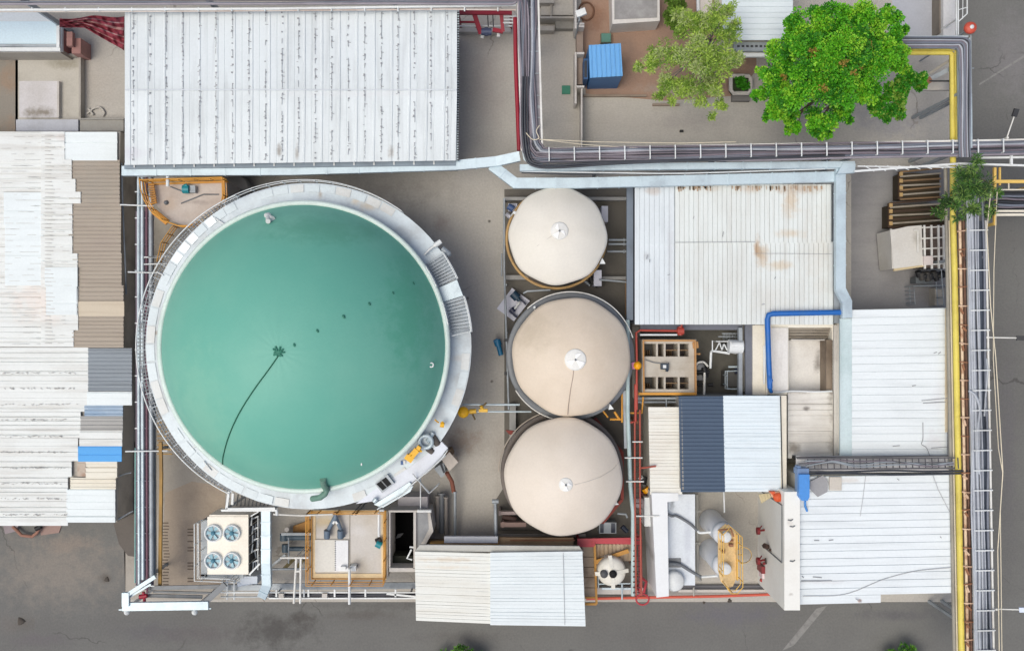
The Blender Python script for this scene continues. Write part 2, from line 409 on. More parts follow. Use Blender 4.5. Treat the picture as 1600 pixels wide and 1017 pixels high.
# B: patchwork sheds on the left
hB = 2.2
B = building('patchwork_shed', 'long low shed at left edge roofed in patched white, beige, grey and blue sheets', [(-160, 206), (188, 206), (183, 815), (-160, 820)], hB, dark_wall, ins=0)
wB = roofmat('aged_white_sheet', (224, 228, 226), 'h', dirt=(196, 194, 188), amt=.3, samt=.6, stains=[(110, 216, 2.2, 40, 8, (214, 208, 204), .6), (60, 470, 2.2, 60, 40, (226, 216, 208), .7), (160, 400, 2.2, 10, 200, (210, 205, 200), .4)])
w2 = roofmat('clean_white_sheet', (226, 234, 235), 'h', amt=.15, samt=.2)
beige = roofmat('beige_sheet', (168, 158, 145), 'h', dirt=(146, 134, 122), amt=.4, samt=.4, stains=[(150, 290, 2.2, 50, 50, (156, 150, 140), .6), (160, 380, 2.2, 40, 30, (160, 148, 138), .6)])
beige2 = roofmat('light_beige_sheet', (200, 188, 168), 'h', dirt=(180, 164, 142))
greysh = roofmat('slate_grey_sheet', (139, 148, 156), 'h')
bluesh = roofmat('sky_blue_sheet', (84, 164, 228), 'h', amt=.1, samt=.15)
bluegrey = roofmat('blue_grey_sheet', (140, 164, 188), 'h', dirt=(200, 210, 216), amt=.4, samt=.7)
warmgrey = roofmat('warm_grey_sheet', (168, 168, 166), 'h')
creamsh = roofmat('cream_sheet', (226, 222, 208), 'h', dirt=(198, 186, 164))
lapm = M('dirty_lap_line', (192, 190, 186), (160, 156, 150), .7, .8, scale=3)
def bs(name, rects, mat, dz, pitch=6.2, kind='wave', hh=.05, jit=.15, lab=None, lines=None):
    b = MB()
    if kind == 'seam': kind, hh = ('lap', min(hh, .045)) if jit > .2 or pitch > 7 else ('rib', min(hh, .05))
    for (x0, y0, x1, y1) in rects: sheetr(b, x0, y0, x1, y1, hB + dz, rib='h', pitch=pitch, kind=kind, hh=hh, jit=jit)
    if lines: lines(b)
    part(B, name, b, [mat, lapm], lab)
def dotted(b):
    for row in (583, 607, 632, 656, 682, 706, 731, 755, 779, 804):
        for i in range(30):
            x = random.uniform(0, 120 if row < 640 else 102); wd = random.uniform(1, 4.5)
            b.pbeam([(x, row + random.uniform(-1.6, 1.6), hB + .11), (x + wd, row + random.uniform(-1.6, 1.6), hB + .11)], random.uniform(.015, .032), .02, 1)
def dashes(b):
    for row in range(214, 540, 9):
        for i in range(2):
            x = random.uniform(0, 60); b.pbeam([(x, row, hB + .07), (min(69, x + random.uniform(4, 30)), row, hB + .07)], .014, .012, 1)
def ticks(b):
    for y in range(212, 540, 6):
        b.pbeam([(70, y, hB + .155), (78 + random.uniform(0, 8), y + .4, hB + .155)], .026, .02, 1)
        if random.random() < .6: x = random.uniform(72, 100); b.pbeam([(x, y, hB + .155), (x + random.uniform(3, 14), y, hB + .155)], .016, .012, 1)
bs('roof_sheet', [(-160, 206, 70, 542)], wB, .00, 8, 'seam', .07, .5, lines=dashes)
bs('roof_sheet', [(64, 206, 101, 250), (64, 250, 112, 280), (64, 280, 118, 300), (64, 300, 126, 318), (64, 318, 113, 396), (64, 396, 121, 420), (64, 420, 121, 448), (64, 448, 122, 516), (64, 516, 115, 542)], wB, .09, 8, 'seam', .07, .5, lines=ticks)
bs('roof_sheet', [(6, 300, 68, 352), (8, 352, 68, 446)], w2, .05, 26, 'seam', .03)
bs('roof_sheet', [(70, 418, 121, 448), (72, 448, 120, 492)], w2, .15, 24, 'seam', .03)
bs('roof_sheet', [(100, 206.5, 183, 251)], w2, .05, 15, 'seam', .03, lab='clean white sheet at the north end')
bs('beige_roof_sheet', [(108, 250, 187, 320), (108, 320, 189, 396), (114, 396, 190, 446), (119, 446, 193, 472)], beige, .03, 6.6, 'seam', .05, .1, lab='dull beige profiled sheets')
bs('beige_roof_sheet', [(119, 471, 194, 494)], beige2, .06, 26, 'seam', .03, lab='lighter beige strip')
bs('beige_roof_sheet', [(119, 494, 193, 517), (113, 517, 193, 543)], beige, .05, 6.6, 'seam', .05, .1)
bs('roof_sheet', [(-160, 543, 138, 643), (-160, 643, 126, 684), (-160, 684, 122, 720), (-160, 720, 112, 745), (-160, 745, 106, 821)], wB, .04, 7.4, 'seam', .07, .35, lab='aged white sheets with dotted lines', lines=dotted)
bs('grey_roof_sheet', [(138, 544, 206, 611)], greysh, .08, 6, 'seam', .05, .05, lab='slate grey profiled sheet')
bs('roof_sheet', [(136, 612, 206, 633)], w2, .10, 14, 'seam', .03)
bs('blue_grey_roof_sheet', [(132, 633, 192, 650)], bluegrey, .06, 5.5, 'seam', .05, .05, lab='pale blue grey sheet')
bs('grey_roof_sheet', [(126, 650, 192, 673)], warmgrey, .09, 6, 'seam', .05, .05, lab='warm grey sheet')
bs('roof_sheet', [(124, 673, 191, 697)], wB, .11, 11, 'seam', .05)
bs('blue_roof_sheet', [(122, 697, 190, 721)], bluesh, .12, 12, 'seam', .015, lab='bright sky blue sheet')
bs('cream_roof_sheet', [(134, 721, 183, 746)], creamsh, .06, 9, 'seam', .04, lab='cream sheet below the blue one')
bs('rusty_roof_sheet', [(121, 721, 134, 744)], M('rust_stained_sheet', (190, 176, 160), (146, 96, 64), .9, .8, scale=1.5), .08, 30, 'seam', .02, lab='small rust stained sheet')
bs('roof_sheet', [(110, 746, 181, 764)], creamsh, .07, 6, 'seam', .05)
bs('roof_sheet', [(104, 764, 180, 816)], w2, .05, 11, 'seam', .05)
b = MB(); b.ptube([(190, 255, 2.0), (192, 330, 1.9), (196, 420, 1.9), (197, 460, 1.7)], .05); b.ptube([(182, 745, 2), (196, 740, 1.6), (205, 738, 1.5)], .04); b.ptube([(180, 814, 2), (200, 802, 1.6), (208, 798, 1.5)], .04)
part(B, 'drain_pipe', b, galvd)

hC = 1.5
# C: pale flat roof, top left corner
Cb = building('flat_roof_office', 'pale blue flat roof block with raised white edge in upper left corner', [(-160, 20), (70, 20), (96, 42), (96, 80), (-160, 80)], hC, M('dusky_red_wall', (160, 110, 106), (120, 90, 86), .6, .85), ins=2)
b = MB(); q0 = P(-160, 78, hC); q1 = P(92, 78, hC); b.box((q0.x, q0.y - .12, 0), (q1.x, q0.y + .1, hC - .2)); part(Cb, 'south_wall', b, concrete)
b = MB(); b.pprism([(-160, 19), (70, 19), (97, 42), (97, 80), (-160, 80)], hC, hC - .16); part(Cb, 'roof', b, M('pale_screed', (214, 220, 222), (186, 190, 190), .5, .85))
b = MB(); b.pbox(-160, 34, 88, 69, hC + .06, hC + .01); part(Cb, 'roof_panel', b, M('pale_blue_membrane', (206, 226, 234), (190, 210, 220), .5, .6))
b = MB(); b.pbeam([(-160, 71, hC + .1), (92, 73, hC + .1)], .12, .2, 0); b.pbeam([(92, 76, hC + .1), (92, 42, hC + .1)], .16, .22, 1); b.pbeam([(-160, 78, hC + .08), (95, 78, hC + .08)], .2, .16, 1)
part(Cb, 'parapet', b, [galvd, white])
b = MB(); b.pbox(112, 60, 126, 84, 1.2, 0.); b.pbox(104, 50, 113, 72, 1.5, 1.2)
part(Cb, 'lean_to', b, M('faded_red_board', (164, 122, 116), (116, 92, 86), .7, .9))

# torn awning cloth: a crumpled sheet strung between the pale block and the big shed
b = MB(); nx, ny = 80, 24; vs = []
for i in range(nx + 1):
    u = i / nx; x = 93 + 101 * u
    yt = 29 - 4 * u + 2 * math.sin(u * 9); yb = 43 + 2 * u + (32 * max(0, u - .38) / .62) ** 1.02
    for j in range(ny + 1):
        v = j / ny; y = yt + (yb - yt) * v
        z = 2.25 - .5 * v * u + .17 * math.sin(v * 17 + u * 7 + 2.4 * math.sin(u * 6)) + .08 * math.sin(u * 31 + v * 9) + .05 * math.sin(u * 53 - v * 13)
        vs.append(P(x, y, z))
fs = [(i * (ny + 1) + j, i * (ny + 1) + j + 1, (i + 1) * (ny + 1) + j + 1, (i + 1) * (ny + 1) + j) for i in range(nx) for j in range(ny)]
b.add(vs, fs, 0, True)
for k in range(len(b.m)):
    if k % ny in (4, 8, 9, 14, 19) and k // ny > 6 + (k % ny): b.m[k] = 1
cl = single('awning_cloth', b, [M('maroon_cloth', (142, 56, 70), (92, 36, 48), .7, .85, scale=1.3), M('faded_maroon_cloth', (176, 142, 140), (150, 70, 82), .9, .85, scale=1.6)], 'crumpled maroon striped awning cloth strung beside the largest white shed', 'awning')
sd = cl.modifiers.new('thickness', 'SOLIDIFY'); sd.thickness = .012

# low kerb walls in the upper left yard
b = MB(); b.pbox(25, 187, 122, 205, .7, 0.); single('low_plinth', b, M('bluish_screed', (184, 187, 194), (150, 150, 152), .6, .9), 'bluish white low concrete plinth just north of the patchwork shed', 'plinth')
b = MB(); b.pbox(125, 187, 193, 205, .6, 0.); b.pbox(125, 185, 193, 187, .7, 0.); single('grey_plinth', b, grey_wall, 'dull grey low plinth between patchwork shed and largest white shed', 'plinth')
b = MB(); b.pbox(123, 84, 126, 205, .5, 0.); b.pbox(24, 84, 126, 87, .45, 0); single('yard_wall', b, concrete, 'thin low concrete wall edging the pale yard pad', 'wall')
b = MB(); b.pbox(89, 127, 92, 184, .25, 0.); single('kerb_strip', b, paleconc, 'pale kerb strip beside the bright square pad', 'kerb')
b = MB(); b.ptube(spline([(136, 178, .1), (146, 170, .12), (156, 168, .12), (163, 176, .1), (160, 182, .1)]), .05); b.ptube([(138, 170, .1), (146, 180, .1)], .06)
single('hose', b, M('pale_hose', (186, 182, 174), (140, 134, 124), .6, .7), 'pale coiled hose dropped on the yard in the upper left', 'hose')

# E: ribbed white workshop, right of the beige tanks
hE = 3.5
E = building('ribbed_workshop', 'rust spotted white ribbed workshop roof boxed in by silver ducts', [(992, 288), (1313, 286), (1312, 506), (992, 506)], hE, M('slate_wall', (126, 134, 144), (92, 98, 106), .6, .8), ins=1)
b = MB()
mE = roofmat('rust_spotted_sheet', (221, 227, 225), 'v', dirt=(200, 200, 194), amt=.4, samt=.5, stains=[
    (1190, 400, 3.5, 14, 22, (186, 148, 92), .55), (1183, 385, 3.5, 6, 20, (170, 126, 72), .6), (1235, 318, 3.5, 16, 30, (198, 164, 116), .5), (1215, 415, 3.5, 26, 10, (196, 164, 112), .5), (1235, 365, 3.5, 30, 8, (200, 172, 130), .45),
    (1250, 296, 3.5, 45, 12, (176, 148, 120), .55), (1170, 296, 3.5, 26, 8, (190, 164, 138), .5), (1115, 296, 3.5, 20, 7, (196, 180, 160), .4), (1280, 400, 3.5, 30, 90, (208, 206, 198), .6), (1210, 470, 3.5, 40, 30, (212, 212, 206), .5)])
sheetr(b, 1055, 288, 1299, 380, hE + .05, pitch=7.4, kind='seam', hh=.055); sheetr(b, 1055, 378, 1302, 507, hE + .02, pitch=7.4, kind='seam', hh=.055)
b.pbeam([(1055, 379, hE + .11), (1180, 378, hE + .11)], .025, .02, 1); b.pbeam([(1180, 396, hE + .06), (1300, 397, hE + .06)], .02, .02, 1)
for i in range(70):
    x = random.choice((random.uniform(1058, 1110), random.uniform(1140, 1298), random.uniform(1150, 1290))); d = random.uniform(2, 9)
    b.pbeam([(x, 291, hE + .12), (x + .3, 291 + d, hE + .12)], random.uniform(.03, .09), .012, 2)
part(E, 'roof', b, [mE, screw, M('rust_streak', (186, 164, 142), (160, 128, 100), .8, .8, scale=2.)])
b = MB(); mE2 = roofmat('blue_white_sheet', (218, 226, 230), 'v', stains=[(1020, 298, 3.5, 16, 8, (190, 176, 166), .6), (1010, 400, 3.5, 6, 10, (170, 172, 176), .5), (1048, 400, 3.5, 6, 150, (198, 202, 206), .6)])
sheetr(b, 992, 290, 1054, 381, hE - .02, pitch=7.4, kind='seam', hh=.05); sheetr(b, 992, 379, 1054, 507, hE - .07, pitch=7.4, kind='seam', hh=.05)
part(E, 'roof_sheet', b, mE2, 'bluish white sheet set slightly lower')
b = MB(); b.pbeam([(1306, 290, 3.4), (1308, 505, 3.4)], .38, .2); part(E, 'gutter', b, galvd)
b = MB()
for (x, y, a, l) in ((1043, 430, .3, 4), (1010, 405, 1.3, 7), (1015, 410, 1.5, 5), (1083, 342, 1.2, 4), (1129, 370, 1.4, 8), (1190, 476, .2, 5), (1210, 436, 1, 4)):
    p = P(x, y, hE + .09); b.beam(p, p + Vector((math.cos(a), math.sin(a), 0)) * L(l, hE), .035, .02)
part(E, 'debris_mark', b, screw)
b = MB(); b.pbeam([(984, 290, 2.9), (984, 500, 2.9)], .34, .14); part(E, 'wall_channel', b, M('blue_grey_channel', (112, 124, 138), (80, 88, 98), .6, .6))

# F: grimy old roof with an open light well
hF = 3.0
Fp = [(1178, 507), (1312, 507), (1312, 715), (1232, 715), (1232, 617), (1178, 617)]
F = T('grimy_annexe', 'grimy flat annexe with sunken roof well beneath the bright blue pipe', 'building', centre(Fp, hF))
fm = roofmat('grimy_sheet', (226, 224, 218), 'h', dirt=(172, 166, 158), amt=.45, samt=.45, stains=[(1224, 620, 3, 7, 12, (96, 88, 80), .9), (1300, 600, 3, 8, 60, (128, 120, 110), .9), (1260, 638, 3, 6, 4, (110, 104, 98), .8), (1305, 690, 3, 14, 30, (120, 112, 104), .7), (1260, 610, 3, 40, 6, (120, 112, 102), .8), (1240, 700, 3, 14, 10, (130, 122, 112), .8), (1225, 606, 3, 24, 5, (110, 102, 94), .8)])
b = MB()
b.pbox(1178, 507, 1200, 616, hF - .15, 0); b.pbox(1200, 507, 1312, 512, hF - .15, 0); b.pbox(1300, 512, 1313, 716, hF - .15, 0); b.pbox(1200, 512, 1232, 616, hF - .15, 0); b.pbox(1232, 612, 1300, 716, hF - .15, 0)
part(F, 'wall', b, cream_wall)
b = MB(); sheetr(b, 1231, 613, 1301, 716, hF, rib='h', pitch=8.3, kind='lap', hh=.03, jit=.2); part(F, 'roof', b, fm)
b = MB(); b.pbox(1176, 508, 1199, 617, hF, hF - .12); b.pbox(1197, 508, 1199.5, 617, hF + .18, hF); part(F, 'roof_edge', b, cream, 'cream flat strip beside the blue pipe')
b = MB(); b.pbox(1200.5, 512, 1231, 612, hF - .03, hF - .14); part(F, 'roof_slab', b, M('pale_grimy_slab', (224, 222, 218), (180, 174, 166), .5, .85, streak=(2, .3, 1)))
b = MB(); b.pbox(1232, 528, 1300, 612, 1.9, 0.); part(F, 'well_floor', b, M('grimy_well_floor', (222, 220, 215), (186, 180, 172), .6, .9, stains=[(1290, 560, 1.9, 10, 60, (110, 98, 86), .9), (1278, 565, 1.9, 8, 24, (120, 114, 108), .8)]))
b = MB()
for k in range(5): b.pbox(1232, 508 + k * 4.4, 1302, 511.4 + k * 4.4, 2.75 - k * .12, 2.3)
b.pbox(1288, 530, 1290, 578, 2.5, 1.9, 1); b.pbox(1236, 530, 1290, 532, 2.6, 1.9, 1)
part(F, 'louvre', b, [M('brown_grey_louvre', (150, 142, 130), (106, 96, 84), .6, .8), paleconc])
b = MB(); b.pbox(1291, 531, 1301, 612, 2.85, 1.9); part(F, 'rusty_gutter', b, M('rusty_gutter', (140, 126, 110), (92, 78, 64), .8, .9, streak=(3, .4, 1)))
b = MB(); b.ptube(spline([(1203, 610, 3.1), (1212, 613, 3.08), (1240, 611, 3.08), (1275, 612, 3.08), (1300, 611, 3.08)]), .05); part(F, 'conduit', b, white)
b = MB(); b.pbox(1303, 508, 1312, 716, hF + .03, hF - .1); part(F, 'coping', b, M('grey_coping', (204, 202, 196), (164, 158, 150), .6, .85))

# G: clean white roof on the right
hG = 4.0
G = building('white_warehouse', 'clean white seamed warehouse roof between silver gutter and dark truss bridge', [(1316, 484), (1481, 481), (1481, 713), (1316, 713)], hG, cream_wall, ins=2)
b = MB(); sheet(b, (1331, 484, hG), (1480, 481, hG), (1480, 713, hG), (1331, 713, hG), rib='h', pitch=11.6, kind='lap', hh=.035)
for (x0, y0, x1, y1) in ((1459, 552, 1464, 550), (1466, 553, 1470, 550), (1425, 603, 1431, 602), (1395, 697, 1406, 696), (1440, 626, 1480, 622), (1442, 630, 1478, 628), (1455, 700, 1480, 698)):
    b.pbeam([(x0, y0, hG + .05), (x1, y1, hG + .05)], .035, .02, 1)
b.ptube(spline([(1442, 660, hG + .04), (1442, 685, hG + .04), (1440, 694, hG + .04), (1448, 700, hG + .04), (1455, 718, hG + .1)]), .018, 5, 1)
part(G, 'roof', b, [roofmat('bright_white_sheet', (227, 234, 236), 'h', amt=.2, samt=.3, stains=[(1460, 690, 4, 24, 24, (206, 206, 208), .6), (1465, 620, 4, 16, 30, (214, 216, 220), .5)]), screw])
b = MB(); b.pbox(1313.5, 498, 1331, 712, hG + .02, hG - .2); b.pbox(1313, 498, 1315, 712, hG + .1, hG + .02); part(G, 'gutter', b, M('mint_galvanised_gutter', (204, 220, 222), (168, 190, 190), .7, .5, .1, scale=.5))
b = MB(); b.pbox(1477, 482, 1481, 675, hG + .06, hG - .1); part(G, 'verge_strip', b, M('sand_trim', (222, 208, 180), (190, 172, 140), .5, .7))

# H: white roof with tall cream parapet, lower right
hH = 4.6
Hb = building('parapet_warehouse', 'large white warehouse roof with tall cream side wall, lower right', [(1246, 742), (1486, 740), (1486, 926), (1246, 932)], hH - .3, cream_wall, ins=1)
b = MB(); sheet(b, (1250, 744, hH - .2), (1486, 741, hH - .2), (1486, 926, hH - .2), (1250, 931, hH - .2), rib='h', pitch=11.7, kind='lap', hh=.04)
sheet(b, (1250, 930, hH - .26), (1376, 928, hH - .26), (1376, 941, hH - .26), (1250, 944, hH - .26), rib='h', pitch=11.7, kind='lap', hh=.03)
for (x0, y0, x1, y1) in ((1272, 844, 1280, 844), (1252, 907, 1300, 907), (1270, 901, 1284, 902), (1402, 748, 1405, 750), (1469, 838, 1471, 840), (1253, 900, 1256, 902), (1337, 935, 1346, 940), (1295, 844, 1302, 843)):
    b.pbeam([(x0, y0, hH - .14), (x1, y1, hH - .14)], .04, .02, 1)
b.ptube(spline([(1255, 931, hH - .15), (1320, 928, hH - .15), (1380, 905, hH - .15), (1430, 892, hH - .15), (1490, 886, hH - .1)]), .022, 5, 2)
b.ptube([(1353, 740, hH - .14), (1348, 780, hH - .14), (1344, 806, hH - .14)], .014, 5, 2); b.ptube([(1455, 735, hH), (1466, 765, hH - .14), (1484, 800, hH - .1)], .016, 5, 2)
part(Hb, 'roof', b, [roofmat('cool_white_sheet', (227, 234, 237), 'h', amt=.2, samt=.3, stains=[(1342, 938, 4.3, 5, 4, (170, 110, 70), .9), (1320, 750, 4.3, 40, 6, (208, 200, 192), .6), (1290, 908, 4.3, 60, 5, (214, 214, 216), .5)]), screw, M('grey_wire', (188, 190, 192), (160, 160, 160), .4, .6)])
b = MB(); b.pbox(1225.5, 768, 1250, 953, hH + .3, 0.)
HP = part(Hb, 'parapet', b, M('cream_parapet', (232, 232, 226), (208, 202, 190), .3, .7, fine=.025, stains=[(1236, 928, 4.9, 5, 4, (150, 140, 130), .7), (1233, 815, 4.9, 6, 8, (196, 190, 182), .6)]))
pw = P(1225.5, 768, hH + .3).x; y0 = P(0, 790, 0).y * .905; y1 = P(0, 880, 0).y * .905
b = MB(); b.beam((pw - .03, y0 - .0, 4.6), (pw - .03, y1, 4.6), .04, .05); b.beam((pw - .03, y0, 1.0), (pw - .03, y0, 4.6), .05, .04); b.beam((pw - .03, y1, 1.0), (pw - .03, y1, 4.6), .05, .04)
part(Hb, 'door_frame', b, greysteel)
b = MB()
for (x, y) in ((1231, 812), (1234, 822), (1234, 876)): b.ptube([(x, y, hH + .33), (x + 5, y + 1, hH + .36), (x + 8, y - 1, hH + .33)], .03, 6)
part(HP, 'cable_tail', b, greysteel)

# I: navy and white twin roof plus the lower white annexe
hI = 4.0
I = building('twin_colour_workshop', 'workshop roofed half in navy sheet and half in white sheet', [(1062, 619), (1231, 618), (1230, 768), (1063, 768)], hI, grey_wall, ins=3)
b = MB(); sheet(b, (1060.5, 619, hI - .15), (1130, 619, hI), (1133, 768.5, hI), (1064, 768.5, hI - .15), rib='h', pitch=6.1, kind='rib', hh=.05)
part(I, 'navy_roof', b, roofmat('navy_sheet', (72, 90, 112), 'h', dirt=(60, 76, 98), amt=.35, samt=.3))
b = MB(); sheet(b, (1130, 618, hI + .04), (1219, 618, hI - .08), (1222, 768, hI - .08), (1133, 768, hI + .04), rib='h', pitch=5.7, kind='lap', hh=.025, jit=.2)
part(I, 'white_roof', b, roofmat('ice_white_sheet', (222, 233, 238), 'h', amt=.2, samt=.3))
b = MB(); b.pbox(1220, 618, 1229, 770, hI - .05, hI - .5); part(I, 'verge_trim', b, cream)
b = MB(); b.pbeam([(1219.5, 619, hI), (1222.5, 768, hI)], .04, .06); part(I, 'edge_flashing', b, darksteel)

hK = 3.0
K_ = building('low_white_annexe', 'low cream and white annexe tucked west of the navy roof', [(1014, 635), (1062, 635), (1062, 771), (1014, 771)], hK, cream_wall, ins=4)
b = MB(); sheet(b, (1013, 636, hK), (1064, 636, hK + .1), (1066, 772, hK + .1), (1016, 772, hK), rib='h', pitch=5.4, kind='seam', hh=.04, jit=.2)
part(K_, 'roof', b, roofmat('cream_white_sheet', (228, 228, 220), 'h', dirt=(196, 188, 176), stains=[(1030, 700, 3, 16, 40, (220, 216, 206), .5)]))
b = MB(); b.pprism([(1018, 770), (1060, 770), (1060, 782), (1043, 784), (1045, 931), (1026, 933)], hK + .15, 0.)
part(K_, 'front_parapet', b, M('white_parapet', (228, 231, 232), (204, 204, 200), .3, .7, fine=.025, stains=[(1022, 872, 3.1, 2, 14, (150, 148, 146), .6)]))
b = MB(); b.pbox(1044, 772, 1086, 914, 2.3, 0.)
part(K_, 'flat_roof', b, M('bluish_flat_roof', (214, 221, 227), (180, 186, 194), .6, .7, scale=.4, stains=[(1050, 786, 2.3, 5, 12, (110, 114, 118), .7), (1075, 840, 2.3, 8, 70, (190, 196, 206), .7)]))
b = MB(); b.ptube(spline([(1042, 802, 2.7), (1050, 806, 2.5), (1058, 806, 2.45), (1078, 818, 2.4), (1090, 829, 2.3)]), .07, 8, 1); b.ptube(spline([(1090, 829, 2.3), (1094, 832, 2.4), (1108, 831, 2.6), (1124, 830, 2.8)], 3), .07)
part(K_, 'transfer_pipe', b, [white, greysteel]); b = MB()
b.ptube(spline([(1045, 880, 2.6), (1062, 882, 2.5), (1076, 890, 2.4), (1090, 898, 2.3), (1096, 901, 2.4)]), .08, 8, 1); b.ptube([(1096, 901, 2.4), (1110, 900, 2.5), (1122, 899, 2.7)], .07)
part(K_, 'transfer_pipe', b, [white, greysteel])
b = MB(); b.pbox(1043, 872, 1064, 886, 2.36, 2.3); part(K_, 'roof_hatch', b, greysteel)
b = MB(); b.lathe(P(1052, 905, 2.3), [(L(15), 0), (L(15), .35), (L(12), .5), (.01, .5)], 24); part(K_, 'roof_cap', b, white)

# J: white roof, lower centre
hJ = 3.5
J = building('twin_sheet_shed', 'wide white shed roof of two overlapping sheet bays at lower centre', [(650, 862), (912, 862), (914, 974), (652, 968)], hJ, M('tan_wall', (150, 132, 108), (110, 94, 78), .6, .85), ins=3)
b = MB(); sheet(b, (648, 861, hJ + .15), (768, 864, hJ + .15), (768, 974, hJ - .1), (650, 969, hJ - .1), rib='h', pitch=5.4, kind='seam', hh=.035, jit=.2)
part(J, 'roof_sheet', b, roofmat('ivory_sheet', (226, 228, 222), 'h', dirt=(206, 200, 186), amt=.25, samt=.35, stains=[(700, 873, 3.5, 60, 5, (206, 186, 160), .5), (700, 885, 3.5, 60, 4, (212, 192, 164), .4)]), 'ivory bay with tan streaks')
b = MB(); sheet(b, (766, 863, hJ + .22), (910, 861, hJ + .22), (915, 978, hJ - .03), (766, 976, hJ - .03), rib='h', pitch=5.4, kind='lap', hh=.02, jit=.2)
b.ptube([(880, 863, hJ + .27), (882.5, 976, hJ + .03)], .012, 5, 1)
part(J, 'roof_sheet', b, [roofmat('ice_sheet', (222, 230, 232), 'h', amt=.2, samt=.25), screw], 'cool white bay')
b = MB(); b.pprism([(656, 851), (905, 853), (912, 863), (648, 861)], hJ + .02, hJ - .15); part(J, 'ridge_flashing', b, M('grey_flashing', (186, 186, 180), (150, 148, 140), .6, .7))
b = MB(); b.pbox(694, 838, 778, 848, 2.6, 2.4); part(J, 'canopy', b, M('lilac_white_canopy', (206, 208, 214), (176, 176, 180), .5, .7))
b = MB(); b.pbox(672, 847, 780, 854, 2.3, 1.9, 0); b.pbox(780, 840, 896, 852, 2.2, 1.9, 1); b.pbox(797, 843, 898, 845, 2.3, 2.2, 2)
part(J, 'cladding', b, [M('ochre_cladding', (186, 142, 74), (146, 110, 62), .6, .8), M('tan_cladding', (176, 148, 116), (128, 104, 80), .7, .85), rusty])
# ------------------------------------------------------------------ the big green domed digester
hr, hw = 6.0, 4.95
tc = P(474.5, 542, hr); Rd = L(222.5, hr); hd = 4.3
Rs = (Rd * Rd + hd * hd) / (2 * hd)
def domez(r): return hr + math.sqrt(max(0, Rs * Rs - r * r)) - (Rs - hd)
def on_dome(x, y, up=0.):
    h = hr
    for _ in range(40):
        p = P(x, y, h); h = .5 * h + .5 * domez(min(Rd, (p.xy - tc.xy).length))
    p = P(x, y, h); p.z += up; return p
D = T('digester_tank', 'huge round steel tank with green domed membrane cover', 'tank', (tc.x, tc.y, 0))
b = MB(); b.lathe((tc.x, tc.y, 0), [(Rd + .05, 0), (Rd + .05, hr)], 96); part(D, 'tank_wall', b, M('tank_wall_panels', (176, 186, 192), (130, 138, 144), .5, .5, .3, streak=(1, 1, .2)))
apx = on_dome(435, 550); b = MB(); vs = []; nr, na = 60, 160
ao = Vector((apx.x - tc.x, apx.y - tc.y))
for i in range(nr + 1):
    r = Rd * i / nr
    for k in range(na):
        t = 2 * PI * k / na; x = tc.x + r * math.cos(t); y = tc.y + r * math.sin(t); z = domez(r)
        d = Vector((x, y)) - apx.xy; dl = d.length; an = math.atan2(d.y, d.x)
        z += .005 * math.sin(an * 17 + 1.5 * math.sin(an * 3)) * math.exp(-dl / 1.6) * min(1, dl / .3) + .05 * math.exp(-(dl / .18) ** 2)
        z += .004 * math.sin(an * 7 + 1) * math.exp(-((dl - 3) / 2.5) ** 2)
        vs.append((x, y, z))
fs = [((i) * na + k, (i + 1) * na + k, (i + 1) * na + (k + 1) % na, i * na + (k + 1) % na) for i in range(nr) for k in range(na)]
b.add(vs, fs, 0, True)
part(D, 'membrane_cover', b, M('green_membrane', (102, 172, 155), (118, 180, 162), .8, .5, fine=.02, scale=.14, spec=.35, streak=(.35, .35, .35), samt=.35, stains=[(330, 640, 7, 60, 120, (128, 184, 164), .6), (640, 480, 8, 50, 130, (78, 158, 132), .6), (520, 360, 7, 130, 30, (84, 152, 130), .6)]))  # paler southwest, darker east and north: dome shading put into the colour
b = MB(); b.lathe((tc.x, tc.y, 0), [(Rd - .06, hr - .1), (Rd - .04, hr + .1), (Rd + .1, hr + .13), (Rd + .2, hr + .06), (Rd + .2, hr - .22), (Rd + .07, hr - .24)], 128)
part(D, 'rim', b, M('pale_green_rim', (212, 226, 220), (180, 198, 192), .5, .5))
Rw = L(254.5, hw); wc = P(482, 540.8, hw)
wm = M('walkway_sheet', (196, 207, 213), (160, 164, 166), .65, .5, .12, scale=.7, fine=.05, stains=[
    (500, 304, 5, 6, 10, (150, 128, 100), .7), (575, 322, 5, 20, 10, (190, 170, 140), .6), (555, 315, 5, 10, 8, (206, 188, 160), .6), (243, 520, 5, 6, 5, (140, 126, 110), .8), (715, 560, 5, 18, 8, (190, 184, 176), .5)])
b = MB(); n = 120; vs = []
for i in range(n):
    t = 2 * PI * i / n; dz = .018 * (i % 4 == 0)
    vs += [(tc.x + (Rd + .06) * math.cos(t), tc.y + (Rd + .06) * math.sin(t), hw + dz), (wc.x + Rw * math.cos(t), wc.y + Rw * math.sin(t), hw + dz),
           (wc.x + Rw * math.cos(t), wc.y + Rw * math.sin(t), hw - .16), (tc.x + (Rd + .06) * math.cos(t), tc.y + (Rd + .06) * math.sin(t), hw - .16)]
fs = []
for i in range(n):
    o = 4 * i; p = 4 * ((i + 1) % n); fs += [(o, o + 1, p + 1, p), (o + 1, o + 2, p + 2, p + 1), (o + 2, o + 3, p + 3, p + 2)]
b.add(vs, fs); WK = part(D, 'walkway', b, wm)
def ring(t, r, h): return Vector((wc.x + r * math.cos(t), wc.y + r * math.sin(t), h))
def pang(x, y, h=hw): p = P(x, y, h); return math.atan2(p.y - wc.y, p.x - wc.x)
